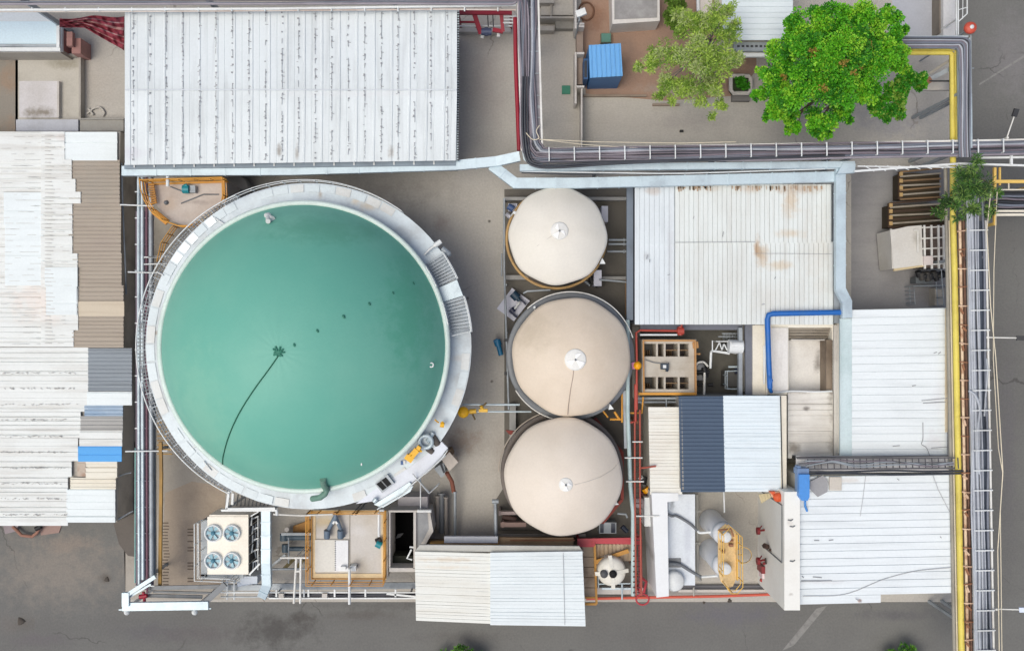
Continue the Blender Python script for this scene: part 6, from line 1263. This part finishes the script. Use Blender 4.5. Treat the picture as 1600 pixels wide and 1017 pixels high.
# fire points on the cream wall
dr = M('dark_fire_red', (128, 34, 40), (86, 30, 34), .5, .5)
for (x, y, lb) in ((1184, 829, 'dark red hose reel on cream wall, upper one near silos'), (1184, 876, 'dark red hose reel on cream wall, lower one near silos')):
    b = MB(); p = P(x, y, 1.6); b.tube([p - Vector((.06, 0, 0)), p + Vector((.1, 0, 0))], .2, 16); b.tube([p + Vector((.1, .1, 0)), p + Vector((.26, .22, -.2))], .04, 6); b.tube([p, p + Vector((.4, 0, -.2))], .06, 8)
    single('hose_reel', b, dr, lb, 'hose reel', 'hose reels on the cream wall')
b = MB(); p = P(1194, 893, 1.0); b.tube([p + Vector((0, 0, -.4)), p + Vector((.02, .25, .2))], .16, 14, 0); b.pbox(1190, 885, 1199, 896, 1.5, .6, 0); b.pbox(1191, 896, 1199, 904, 1.3, .6, 1); b.ptube([(1192, 880, 1.5), (1199, 879, 1.5)], .08, 8, 0); single('fire_box', b, [dr, M('pink_white_label', (224, 206, 208), (190, 150, 156), .5, .6)], 'dark red fire box with pale label at the cream wall foot', 'fire box')
b = MB(); b.ptube([(1188, 905, .8), (1200, 912, .8), (1208, 926, .7)], .09, 8); b.ptube([(1202, 908, .9), (1206, 907, .9)], .1, 8); single('red_pipe', b, red, 'short red pipe elbow linking fire box to salmon pipe', 'pipe')
b = MB(); p = P(1194, 852, 2.4); b.tube([p, p + Vector((.22, -.1, -.1))], .14, 12); b.pbeam([(1202, 858, 2.6), (1206, 860, 2.6)], .12, .12); b.ptube([(1196, 872, 2.2), (1197, 880, 2.0)], .05, 6); single('wall_vent', b, M('rust_black', (62, 48, 42), (96, 66, 50), .6, .8), 'small rusty black vent stub high on the cream wall', 'vent')
b = MB(); b.pprism([(1203, 769), (1222, 768), (1228, 780), (1222, 786), (1206, 776)], 4.2, 3.9, 0); b.lathe(tuple(P(1216, 777, 4.3)), [(.24, -.1), (.22, .05), (.01, .1)], 16, 1); b.pprism([(1203, 768), (1212, 768), (1208, 774)], 4.24, 3.95, 1); single('bird_nest_debris', b, [M('sandy_rust', (206, 170, 140), (186, 120, 80), .8, .85, scale=2.), M('vermilion_paint', (206, 88, 46), (170, 70, 40), .5, .6)], 'sandy and vermilion scrap heap at the top of the cream parapet', 'scrap')
b = MB(); sheet(b, (1185, 772, 3.4), (1206, 770, 3.4), (1206, 776, 3.3), (1190, 786, 3.2), pitch=5, kind='rib', hh=.04); single('awning', b, M('olive_tan_sheet', (196, 184, 150), (160, 146, 110), .6, .7), 'small olive tan awning sheet left of the scrap heap', 'awning')
# crates, skid and fence at right of the workshop
def crate(x0, y0, x1, y1, top, lab, dark=False, tilt=0):
    t = root_at('timber_crate', lab, 'crate', (x0 + x1) / 2, (y0 + y1) / 2, 'timber crates under the palm')
    b = MB(); b.pbox(x0 + 2, y0 + 2, x1 - 2, y1 - 2, top - .12, .1); part(t, 'load', b, M('dark_olive_load', (64, 54, 38), (44, 38, 28), .7, .85, scale=1.2))
    b = MB(); n = 6
    for k in range(n + 1):
        y = y0 + (y1 - y0) * k / n; b.pbeam([(x0, y, top), (x1, y - tilt + (k * 5) % 4 - 1, top + .02 * (k % 3))], .09, .1, (0, 1, 0, 1)[k % 4])
    part(t, 'slat', b, [darkwood if dark else wood, M('grey_plank', (150, 142, 128), (104, 92, 76), .6, .85)])
    b = MB(); b.pbeam([(x0, y0, top - .04), (x0, y1, top - .04)], .18, .16)
    for k in range(4):
        y = y0 + (y1 - y0) * (k + .3) / 4; b.pbeam([(x0 - 1, y, top + .05), (x0 + 4, y, top + .05)], .2, .14, 1)
    part(t, 'end_board', b, [darkwood, M('tan_block', (176, 146, 98), (130, 106, 72), .5, .8)])
crate(1406, 269, 1470, 312, 1.3, 'timber crate with grey planks, northern one beneath the palm', False, 5)
crate(1390, 318, 1478, 356, 1.4, 'darker timber crate just north of the white skid', True, 6)
t = root_at('white_skid', 'white box skid with lattice frame left of the thick yellow pipe', 'skid', 1436, 386)
b = MB(); b.pprism([(1391, 360), (1418, 354), (1440, 352), (1442, 414), (1396, 420)], 2.0, .2); part(t, 'cover', b, M('warm_white_cover', (206, 204, 198), (180, 174, 164), .5, .6, stains=[(1432, 372, 2, 8, 14, (150, 146, 138), .6)]))
b = MB(); b.pbeam([(1396, 421, 1.9), (1442, 414, 1.9)], .2, .14); b.pbeam([(1392, 358, 1.9), (1395, 420, 1.9)], .1, .1, 1); part(t, 'sill', b, [M('sand_sill', (196, 180, 144), (160, 140, 104), .6, .7), M('warm_white_cover', (0, 0, 0))])
b = MB()
for x in (1444, 1455, 1466, 1474): b.pbeam([(x, 352, 2.0), (x + 1, 420, 2.0)], .09, .1)
for y in (356, 373, 389, 402, 414): b.pbeam([(1440, y, 1.95), (1478, y - 2, 1.95)], .07, .08)
b.pbeam([(1428, 360, 2.1), (1434, 360, 2.1), (1434, 394, 2.1)], .07, .06)
part(t, 'lattice', b, whitepipe)
b = MB(); b.pbox(1442, 354, 1478, 418, 1.3, .1); part(t, 'machinery', b, M('rusty_machinery', (112, 98, 88), (64, 56, 52), .9, .8, scale=2.2, fine=.25))
b = MB(); b.pbox(1444, 400, 1458, 414, 2.15, 1.9); part(t, 'panel', b, M('pinkish_white_panel', (214, 204, 200), (190, 176, 170), .5, .6))
for k in range(9): x = 1434 + k * 4.6; b = MB(); b.ptube([(x, 424 + (k * 7) % 5, 1.2), (x + 3, 432 + (k * 5) % 8, 1.1)], .16, 12); b.ptube([(x + 1, 425 + (k * 7) % 5, 1.2), (x + 1.6, 427 + (k * 7) % 5, 1.19)], .175, 12); single('dark_drum', b, (black, M('charcoal_drum', (60, 58, 56), (40, 38, 36), .5, .7))[k % 2], 'dark drum in the crowded row between white skid and pale railing', 'drum', 'dark drums beside the white skid')
b = MB(); b.pbox(1432, 433, 1456, 442, .9, .1); b.pbox(1431, 432, 1457, 443, .96, .9); single('dark_box', b, M('dark_bluish_box', (94, 100, 104), (66, 70, 72), .5, .7), 'dark bluish box behind the row of dark drums', 'box')
t = root_at('metal_railing', 'pale metal railing enclosure north of the clean white warehouse roof', 'fence', 1444, 462)
b = MB(); b.railing([P(1475, 447, .1), P(1414, 448, .1), P(1416, 476, .1)], 1.1, .22, .025, 1); b.railing([P(1452, 424, .1), P(1456, 478, .1)], 1.4, .5, .03, 1); part(t, 'rail', b, galvd)
b = MB(); b.pbox(1461, 450, 1476, 478, .7, 0.); part(t, 'plinth', b, concrete)
# north yard: booth, concrete box, hatches, pole
t = root_at('blue_booth', 'bright blue corrugated roof booth beside brown soil', 'booth', 944, 104)
b = MB(); b.pprism([(920, 72), (970, 69), (972, 120), (923, 121)], 2.4, .0); part(t, 'wall', b, M('shaded_blue_wall', (56, 112, 166), (40, 84, 130), .4, .5))  # wall blue darker than the roof: the face's shade is in the colour
b = MB(); sheet(b, (920, 71, 2.55), (970, 68, 2.55), (973, 119, 2.5), (922, 122, 2.5), pitch=7.4, kind='rib', hh=.045); part(t, 'roof', b, M('bright_blue_sheet', (104, 168, 222), (84, 140, 196), .3, .5, fine=.04))
b = MB(); p = P(948, 121, 1.6); b.box((p.x - .42, p.y - .05, .9), (p.x + .42, p.y + .03, 1.9), 0); part(t, 'window', b, M('dark_booth_window', (64, 92, 128), (44, 70, 104), .4, .25))
b = MB(); b.pbox(912, 92, 919, 124, 1.7, 0.); b.pbox(913, 95, 917, 121, 1.74, 1.7, 1); part(t, 'side_unit', b, [M('navy_blue_wall', (44, 84, 128), (34, 62, 96), .5, .5), darksteel])
t = root_at('concrete_box', 'grey topped concrete tank with thick white rim at the upper edge', 'tank', 992, 20)
b = MB(); b.pprism([(955, -40), (1030, -40), (1031, 33), (957, 38)], 1.5, 0.); part(t, 'wall', b, M('offwhite_render', (216, 212, 206), (184, 176, 166), .5, .8))
b = MB(); b.pprism([(960, -40), (1027, -40), (1027, 28), (960, 31)], 1.515, 1.46); part(t, 'lid', b, M('blotchy_grey_lid', (146, 144, 142), (176, 174, 172), .8, .9, scale=1.1))
gm = M('green_hatch', (52, 124, 100), (40, 96, 80), .5, .6)
b = MB(); b.pbox(939, 52, 955, 67, .3, 0.); b.pbox(940, 53, 954, 66, .33, .3, 1); single('drain_hatch', b, [M('mossy_frame', (110, 120, 104), (80, 90, 76), .6, .8), M('teal_grey_hatch', (88, 138, 124), (70, 110, 100), .5, .6)], 'teal grey drain hatch on brown soil above the blue booth', 'hatch')
b = MB(); b.pbox(878, 134, 891, 147, .12, 0.); single('drain_hatch', b, gm, 'deep green square hatch on pale concrete left of blue booth', 'hatch')
t = root_at('boundary_wall', 'weathered boundary wall with piers running south beside blue booth', 'wall', 907, 110)
b = MB(); b.pbox(898, -60, 901, 45, 1.6, 0.); b.pbox(898, 82, 901, 162, 1.2, 0); b.pbox(901, 40, 911, 132, .8, 0., 1); b.pbox(908, 134, 910, 230, 1.3, 0., 0); part(t, 'panel', b, [M('greyish_white_wall', (206, 202, 196), (160, 152, 142), .6, .8), M('brownish_plinth', (150, 134, 122), (116, 100, 88), .7, .9)])
b = MB()
for y in (36, 40, 82, 134): b.pbox(901, y, 913, y + 3, 1.5, 0.)
part(t, 'pier', b, M('greyish_white_wall', (0, 0, 0)))
t = root_at('floodlight', 'white floodlight on a bracket at the top of the boundary wall', 'lamp', 908, 22)
b = MB(); p = P(908, 21, 3.2); b.beam(p + Vector((-.24, -.08, 0)), p + Vector((.24, .08, .1)), .34, .2); part(t, 'lamp_head', b, white)
b = MB(); post(b, 905, 32, 3.0, .05); b.ptube([(905, 32, 3.0), (906, 24, 3.15)], .04); part(t, 'pole', b, galvd)
b = MB(); b.tube([P(916, 18, .1) + Vector((.42 * math.cos(a * PI / 8), .5 * math.sin(a * PI / 8), 0)) for a in range(16)], .05, 6, 0, True); single('hose', b, M('brown_hose', (120, 84, 62), (90, 64, 50), .5, .7), 'brown coiled hose on soil beside the floodlight', 'hose')
t = root_at('panel_fence', 'row of grey concrete panels at the upper edge between rack and boundary wall', 'fence', 870, 30)
b = MB(); b.pbox(840, 26, 900, 29, 1.0, 0.); b.pbox(843, 0, 866, 5, .8, 0); b.pbox(842, 41, 866, 48, .7, 0); b.pbox(860, -30, 862, 26, .5, 0); part(t, 'panel', b, concrete)
b = MB(); b.pbox(868, 28, 896, 45, .5, 0.); b.pbox(845, 8, 898, 24, .3, 0, 1); part(t, 'slab', b, [M('mottled_slab', (140, 138, 132), (110, 108, 102), .7, .9, scale=1.4), M('yard_concrete', (0, 0, 0))])
b = MB(); b.pbox(912, 148, 1010, 151, .2, 0.); b.pbox(1020, 162, 1062, 165, .2, 0); single('kerb', b, M('brownish_kerb', (150, 136, 122), (112, 98, 86), .7, .9), 'broken brown kerb between soil and yard below the pale tree', 'kerb')
b = MB(); sq = [(1142, 123), (1145, 119), (1170, 119), (1173, 123), (1173, 141), (1169, 146), (1146, 146), (1142, 141)]; b.tube([P(x, y, .62) for x, y in sq], .12, 8, 0, True); b.pprism([(x * .97 + 1157.5 * .03, y * .97 + 132.5 * .03) for x, y in sq], .5, 0., 1); b.pbox(1144, 148, 1172, 158, .3, 0, 2)
leaf_crown(b, [(1153, 130, .6, 7), (1162, 133, .6, 7), (1157, 128, .62, 6)], 420, .09, 1.6, 1, .1, .5, 3); single('planter', b, [paleconc, M('dark_planter_soil', (48, 62, 36), (34, 44, 28), .6, .9), M('grey_bench', (120, 118, 116), (90, 88, 86), .5, .8), leafm('bright_green_leaf', (58, 132, 20), (40, 106, 14))], 'rounded square planter ring between the pale and the bright green trees', 'planter')
b = MB(); p = P(1065, 205, .1); b.box(p - Vector((.1, .06, .1)), p + Vector((.1, .06, .03))); single('dropped_cloth', b, black, 'small black scrap lying on the open yard', 'scrap')
# north roof behind the trees
t = building('striped_shed', 'white striped shed roof peeking between the two trees at the upper edge', [(1130, -60), (1240, -60), (1240, 64), (1140, 64)], 3.2, cream_wall, ins=3)
b = MB(); sheetr(b, 1128, -60, 1239, 63, 3.2, rib='h', pitch=9, kind='seam', hh=.045); part(t, 'roof', b, roofmat('pale_ice_sheet', (222, 232, 236), 'h', amt=.2, samt=.3))
b = MB(); b.pbox(1146, 66, 1240, 80, 2.8, 2.6, 0); b.pbox(1150, 83, 1226, 89, 2.6, 2.4, 1)
for k in range(12): b.pbox(1152 + k * 7, 71, 1156 + k * 7, 74, 2.83, 2.8, 2)
part(t, 'gutter', b, [galvd, white, darksteel])
b = MB(); b.ptube([(1090, -20, .6), (1091, 18, .6)], .1); b.pbox(1094, -40, 1113, 24, .5, 0., 1); single('white_plinth', b, [white, M('pale_plinth', (206, 200, 196), (176, 168, 160), .5, .85)], 'pale plinth with a white pipe at the upper edge left of striped shed', 'plinth')
b = MB(); b.pbox(1474, -60, 1496, 56, 1.2, 0., 0); b.pbox(1468, -60, 1474, 52, .9, 0, 1); single('boundary_wall', b, [M('pale_render', (206, 206, 206), (180, 178, 174), .5, .85), M('brown_grey_wall', (130, 122, 112), (100, 92, 84), .6, .85)], 'pale boundary wall at the upper edge near the red buoy', 'wall')
b = MB()
for x in (1494, 1497): b.pbeam([(x, -40, 2.6), (x, 60, 2.6)], .06, .08)
b.pbeam([(1511, -40, 2.6), (1511, 22, 2.6), (1498, 34, 2.6)], .05, .06); b.pbeam([(1497, 0, 2.6), (1511, -5, 2.6)], .04, .05); b.pbeam([(1497, 16, 2.6), (1511, 12, 2.6)], .04, .05); b.pbeam([(1505, -40, 2.6), (1504, 30, 2.6)], .03, .04); post(b, 1495, 30, 2.6, .05)
single('white_rack', b, white, 'white ladder frame at the upper edge left of the red buoy', 'pipe frame')
t = root_at('warning_float', 'round brick red float with white hub on a thin pole, upper right', 'marker', 1516, 44)
b = MB(); p = P(1516, 44, 5.6); b.lathe(tuple(p), [(.02, -.18), (L(7.5), -.14), (L(8.6), 0), (L(7), .14), (.08, .16)], 24); part(t, 'float', b, M('brick_red_plastic', (196, 82, 62), (150, 66, 54), .5, .5))
b = MB(); b.lathe(tuple(p), [(.1, .1), (.1, .2), (.004, .22)], 12); part(t, 'hub', b, white)
b = MB(); post(b, 1516, 45, 5.5, .05); b.ptube([(1517, 54, 5.4), (1519, 220, 5.3)], .03, 6); b.ptube([(1515, 107, 5.4), (1522, 107, 5.4)], .03, 6); part(t, 'pole', b, galvd)
b = MB(); b.pbeam([(1448, 118, 4.4), (1488, 92, 4.5)], .14, .12); b.pbeam([(1450, 126, 4.3), (1488, 106, 4.4)], .22, .08, 1); b.pbeam([(1440, 134, 4.3), (1454, 124, 4.3)], .3, .2, 2); b.pprism([(1440, 134), (1448, 127), (1486, 127), (1486, 141), (1432, 141)], 3.3, 3.1, 3); b.pbeam([(1452, 127, 4.4), (1488, 127, 4.4)], .06, .1, 4)
single('rack_brace', b, [M('grey_brace', (146, 142, 134), (110, 106, 98), .6, .6), galvd, rusty, M('pale_step', (186, 182, 176), (150, 146, 140), .6, .8), darksteel], 'slanted grey braces and rusty foot between bright tree and yellow pipes', 'brace')
# street lamps on the right
def lamp_post(lab, px, py, qx, qy, hh, headm):
    t = T('street_lamp', lab, 'street lamp', (*P(px, py, 0).xy, 0), 'thin lamp posts along the right road')
    a = P(px, py, 0); a2 = Vector((a.x, a.y, hh)); e = P(qx, qy, hh)
    b = MB(); b.tube([P(px, py, 5.2), P(qx, qy, 5.6)], .035, 6); c0 = P(px, py, 5.2); b.tube([(c0.x, c0.y, 0), (c0.x, c0.y, 5.3)], .06, 8); part(t, 'pole', b, whitepipe)
    b = MB(); e = P(qx, qy, 5.6); d = (e - P(px, py, 5.2)).normalized(); b.beam(e - d * .05, e + d * .34, .24, .12); part(t, 'lamp_head', b, headm)
lamp_post('street lamp with dark head slanting up the road at right', 1573, 216, 1585, 181, 5, darksteel)
lamp_post('street lamp with dark head level across the grey road, right of rack', 1541, 527, 1590, 528, 5, darksteel)
lamp_post('street lamp with pale blue head close to lower right corner', 1556, 951, 1594, 952, 5, M('pale_blue_lamp', (196, 208, 228), (170, 180, 200), .3, .4))
# yellow half-round platform, north-west of the tank
hq = 3.6
t = root_at('half_round_platform', 'half round concrete platform with ochre railing, northwest of the green tank', 'platform', 295, 315)
arc = [(236 + 0, 286), (237, 300), (242, 316), (252, 332), (268, 345), (290, 353), (304, 354), (320, 349), (336, 338), (350, 324), (354, 310), (354, 284)]
b = MB(); b.pprism(arc, hq, 0.); part(t, 'slab', b, M('pinkish_slab', (196, 186, 176), (166, 150, 138), .6, .85, scale=.5, stains=[(306, 316, 3.6, 30, 5, (158, 146, 138), .7), (262, 320, 3.6, 20, 16, (180, 160, 140), .6)]))
b = MB(); b.railing([P(230, 284, hq)] + [P(*q, hq) for q in [(232, 300), (237, 316), (248, 334), (266, 348), (289, 356), (305, 356), (322, 351), (340, 340), (354, 326), (358, 308), (357, 282), (230, 286)]], 1.0, .8, .03, 2); b.pbeam([(232, 288, hq + .05), (356, 284, hq + .05)], .1, .1)
part(t, 'railing', b, ochre)
trm = [M('deep_ochre', (196, 134, 44), (150, 104, 44), .5, .6), M('pale_tread', (208, 186, 140), (176, 150, 104), .5, .7)]
for i in range(9): b = MB(); b.pbeam([(232 + i * .6, 290 + i * 3.6, hq + .3), (241 + i * .5, 289 + i * 3.4, hq + .3)], .08, .1); part(t, 'tread', b, trm[0])
for i in range(8): b = MB(); b.pbeam([(352 - i * 5.5, 326 + i * 3.6, hq + .3), (345 - i * 5, 320 + i * 3.6, hq + .2)], .09, .1); part(t, 'tread', b, trm[1])
b = MB(); b.pbeam([(349, 282, hq + .4), (350, 312, hq + .3)], .14, .2, 0); b.pbeam([(240, 330, hq + .1), (262, 348, hq + .1)], .3, .1, 0); part(t, 'kick_plate', b, trm)
b = MB(); b.ptube([(286, 296, hq + .25), (296, 296, hq + .25)], .22, 12, 0); b.ptube([(288, 292, hq + .3), (293, 290, hq + .3)], .12, 8, 0); b.pbox(296, 290, 305, 301, hq + .3, hq, 1); part(t, 'pump', b, [teal, galvd])
b = MB(); b.ptube([(266, 292, hq + .05), (292, 302, hq + .05)], .03, 6); b.ptube([(283, 318, hq + .03), (318, 304, hq + .03), (342, 304, hq + .03)], .035, 6); b.lathe(tuple(P(260, 317, hq)), [(.12, 0), (.1, .12), (.005, .14)], 12, 0); part(t, 'hose', b, greysteel)
b = MB(); b.ptube([(262, 275, 4.4), (262, 291, 4.2)], .09, 8); single('vent_pipe', b, white, 'stubby white vent pipe between eave duct and half round platform', 'pipe')
b = MB(); b.railing([P(280, 356, 3.4), P(262, 382, 3.6), P(256, 410, 3.8)], .9, .5, .03, 2); single('step_railing', b, M('brown_ochre', (0, 0, 0)), 'brown ochre step rail linking half round platform to tank walkway', 'railing')
b = MB(); b.lathe(tuple(P(366, 295, 1.2)), [(L(22), -1.2), (L(22), 0), (L(20), .05), (.01, .06)], 32); single('grey_sump', b, M('grey_sump', (150, 148, 146), (120, 116, 112), .5, .8), 'round grey sump lid right of the half round platform', 'sump')
# red hydrant and junk at shed corner
b = MB(); b.ptube([(188, 240, 1.2), (188, 256, 1.0)], .14, 10, 0); b.pbox(184, 240, 194, 256, 1.1, .1, 0); b.ptube([(186, 262, 1.), (192, 268, .8)], .16, 8, 1); single('red_cabinet', b, [dr, greysteel], 'small dark red cabinet wedged between patchwork shed and largest shed', 'cabinet')
b = MB(); p = P(36, 830, .2); c = p
b.tube([P(20, 822, .25), P(34, 836, .3), P(50, 838, .3), P(58, 832, .3), P(62, 824, .35)], .09, 8, 0); b.pprism([(4, 818), (30, 818), (24, 830), (8, 834)], .25, 0, 1); b.pprism([(60, 820), (96, 820), (92, 832), (64, 836)], .08, .0, 2); b.ptube([(56, 826, .4), (64, 822, .4)], .14, 8, 3)
single('scrap_pipe', b, [M('rusty_scrap', (150, 110, 94), (110, 78, 66), .6, .8), M('mauve_scrap', (150, 140, 144), (120, 110, 112), .5, .8), M('pinkish_sand', (156, 132, 124), (132, 116, 108), .6, .95), black], 'curved rusty pipe and scrap lying at the south end of patchwork shed', 'scrap')
for (x, y, s_, lb) in ((1140, 938, 3.4, 'small dark stone on the road under the silos'), (1100, 941, 2.2, 'tiny dark stone on the road left of the other stone'), (167, 905, 4, 'dark clod on the concrete left of the gantry'), (33, 970, 6, 'largest dark clod in lower left corner')):
    p = P(x, y, 0); b = MB(); r_ = L(s_); b.lathe((p.x, p.y, 0), [(r_, 0), (r_ * .9, r_ * .3), (r_ * .4, r_ * .5), (.002, r_ * .52)], 9, rf=lambda a: 1 + .25 * math.sin(3 * a + x))
    single('dark_stone', b, M('dark_clod', (82, 76, 70), (60, 56, 52), .6, .95), lb, 'stone')

# ------------------------------------------------------------------ trees
def tree(name, label, tx, ty, lobes, n, size, elong, mats, trunk_r, barkm, droop=0., group=None, shell=.55):
    base = P(tx, ty, 0); t = T(name, label, 'tree', base, group)
    b = MB(); leaf_crown(b, lobes, n, size, elong, len(mats), droop, shell); part(t, 'crown', b, mats)
    b = MB(); zc = sum(l[2] for l in lobes) / len(lobes); fork = base + Vector((.1, .1, zc * .45))
    b.tube([base, base.lerp(fork, .5) + Vector((.05, -.04, 0)), fork], [trunk_r * 1.3, trunk_r, trunk_r * .85], 10)
    part(t, 'trunk', b, barkm)
    for (x, y, h, rp) in lobes:
        if rp < 12: continue
        e = P(x, y, h); m_ = fork.lerp(e, .5) + Vector((random.uniform(-.2, .2), random.uniform(-.2, .2), .2)); b = MB()
        b.tube([fork, m_, e], [trunk_r * .6, trunk_r * .35, trunk_r * .1], 7)
        for k in range(4): b.tube([m_.lerp(e, k / 4), e + Vector((random.uniform(-1, 1), random.uniform(-1, 1), random.uniform(-.2, .6))) * L(rp, h) * .7], [trunk_r * .16, .01], 5)
        part(t, 'limb', b, barkm)
    return t
bark = M('grey_bark', (112, 98, 84), (76, 66, 56), .6, .9)
G1 = [leafm('vivid_green_leaf', (98, 174, 34), (76, 148, 24)), leafm('deep_green_leaf', (52, 122, 28), (36, 98, 20)), leafm('fresh_green_leaf', (140, 196, 52), (106, 170, 38)), leafm('mid_green_leaf', (78, 156, 30), (58, 130, 24)), leafm('olive_green_leaf', (128, 164, 62), (84, 120, 40))]
lob = [(1262, 42, 6.5, 30), (1300, 32, 7, 32), (1345, 36, 7, 30), (1384, 50, 6.5, 27), (1222, 84, 6, 32), (1262, 92, 7.4, 36), (1318, 84, 8, 42), (1366, 96, 7, 36), (1400, 92, 6, 22), (1206, 130, 5.6, 28), (1248, 142, 6.6, 34), (1300, 142, 7, 38), (1346, 140, 6.4, 28), (1214, 172, 5.2, 20), (1238, 190, 4.6, 16), (1280, 190, 5.4, 24), (1314, 176, 5.4, 20), (1184, 150, 5, 10), (1238, 206, 4, 11), (1286, 208, 4.6, 12), (1388, 14, 6, 7), (1378, 26, 6, 12), (1188, 112, 5.2, 9), (1234, 44, 5.8, 13), (1408, 46, 5.6, 8), (1200, 180, 4.6, 10)]
lob2 = [(1424, 118, 5.6, 20), (1400, 138, 5.6, 22), (1388, 164, 5.2, 22), (1380, 184, 4.8, 10), (1438, 132, 5, 9), (1364, 168, 5, 12), (1404, 178, 4.8, 10)]
tree('broadleaf_tree', 'dense bright green broadleaf tree, largest in the photo', 1310, 120, lob, 70000, .085, 1.6, G1[:4], .3, bark, shell=.5)
bt = bpy.data.objects['broadleaf_tree']
b = MB(); leaf_crown(b, lob2, 9500, .085, 1.7, 3, .0, .45); part(bt, 'side_crown', b, [G1[4], G1[3], G1[1]], 'duller olive side of the crown')
b = MB(); leaf_crown(b, [(1322, 50, 7.9, 5), (1344, 104, 8.4, 4), (1356, 70, 8.0, 4), (1270, 82, 8.3, 5), (1318, 98, 8.9, 5), (1225, 124, 6.9, 4), (1334, 114, 8.6, 4), (1285, 140, 7.8, 4)], 300, .09, 1.3, 1); part(bt, 'withered_leaves', b, [leafm('withered_leaf', (138, 118, 52), (130, 92, 52))])
G2 = [leafm('olive_leaf', (146, 176, 72), (120, 150, 58)), leafm('pale_lime_leaf', (172, 200, 88), (146, 174, 72)), leafm('mid_olive_leaf', (108, 142, 52), (86, 118, 42)), leafm('grey_green_leaf', (160, 176, 112), (134, 148, 92))]
lob = [(1086, 44, 5.6, 30), (1062, 24, 5.2, 16), (1118, 30, 5.8, 26), (1140, 18, 5.4, 16), (1134, 60, 5.6, 20), (1048, 86, 5.2, 24), (1090, 86, 6, 34), (1128, 98, 5.6, 28), (1018, 104, 4.8, 18), (998, 108, 4.6, 11), (1040, 132, 4.8, 20), (1074, 138, 4.8, 22), (1108, 134, 5, 24), (1148, 92, 5, 12), (1094, 160, 4.4, 12), (1126, 164, 4.4, 13), (1030, 150, 4.2, 11), (1022, 84, 4.8, 10), (1148, 42, 5.2, 12), (1112, 178, 4.2, 8), (1050, 156, 4.2, 9)]
tree('feathery_tree', 'pale olive feathery tree shading the brown soil', 1086, 90, lob, 19000, .05, 3.4, G2, .16, M('pale_bark', (176, 168, 156), (136, 126, 112), .6, .85), .15, shell=.25)
tree('shrub', 'dark shrub behind the feathery tree at the upper edge', 1052, 12, [(1054, 4, 2.6, 18), (1046, 30, 2.4, 13), (1062, 40, 2.4, 12)], 3600, .06, 2.8, [leafm('dark_shrub_leaf', (84, 112, 40), (60, 86, 30)), G2[2]], .08, bark, .1)  # shrub leaves in darker greens than the feathery tree
lobP = [(1510, 272, 5.6, 18), (1530, 296, 5.8, 20), (1498, 306, 5.4, 20), (1543, 328, 5.2, 13), (1480, 318, 4.6, 15), (1516, 326, 5.2, 16), (1526, 256, 5.6, 10), (1556, 300, 5, 8), (1500, 338, 5, 8), (1468, 330, 4.4, 10)]
tree('slender_tree', 'slender leaved dark green tree growing through the right-hand racks', 1512, 306, lobP, 3600, .05, 5.0, [leafm('slender_leaf', (72, 112, 48), (50, 86, 36)), leafm('slender_pale_leaf', (116, 146, 74), (88, 118, 56)), leafm('slender_dark_leaf', (52, 82, 42), (38, 62, 32))], .1, bark, .25, shell=.3)
tree('low_bush', 'spiky bright green bush cut by the lower edge below the white shed', 728, 1046, [(724, 1021, .8, 15), (745, 1025, .8, 13), (692, 1024, .6, 11), (734, 1050, .9, 22)], 2400, .06, 4.0, [leafm('fresh_leaf', (104, 158, 52), (76, 126, 38)), leafm('deep_fresh_leaf', (62, 112, 40), (44, 88, 30))], .05, bark, -.3)
tree('low_bush', 'green bush cut by the lower edge near the right-hand warehouse', 1404, 1050, [(1412, 1022, .8, 15), (1384, 1024, .7, 12), (1432, 1026, .7, 10), (1404, 1052, .9, 22)], 2400, .06, 3.4, [leafm('fresh_leaf', (0, 0, 0), None), leafm('deep_fresh_leaf', (0, 0, 0), None)], .05, bark, -.3)
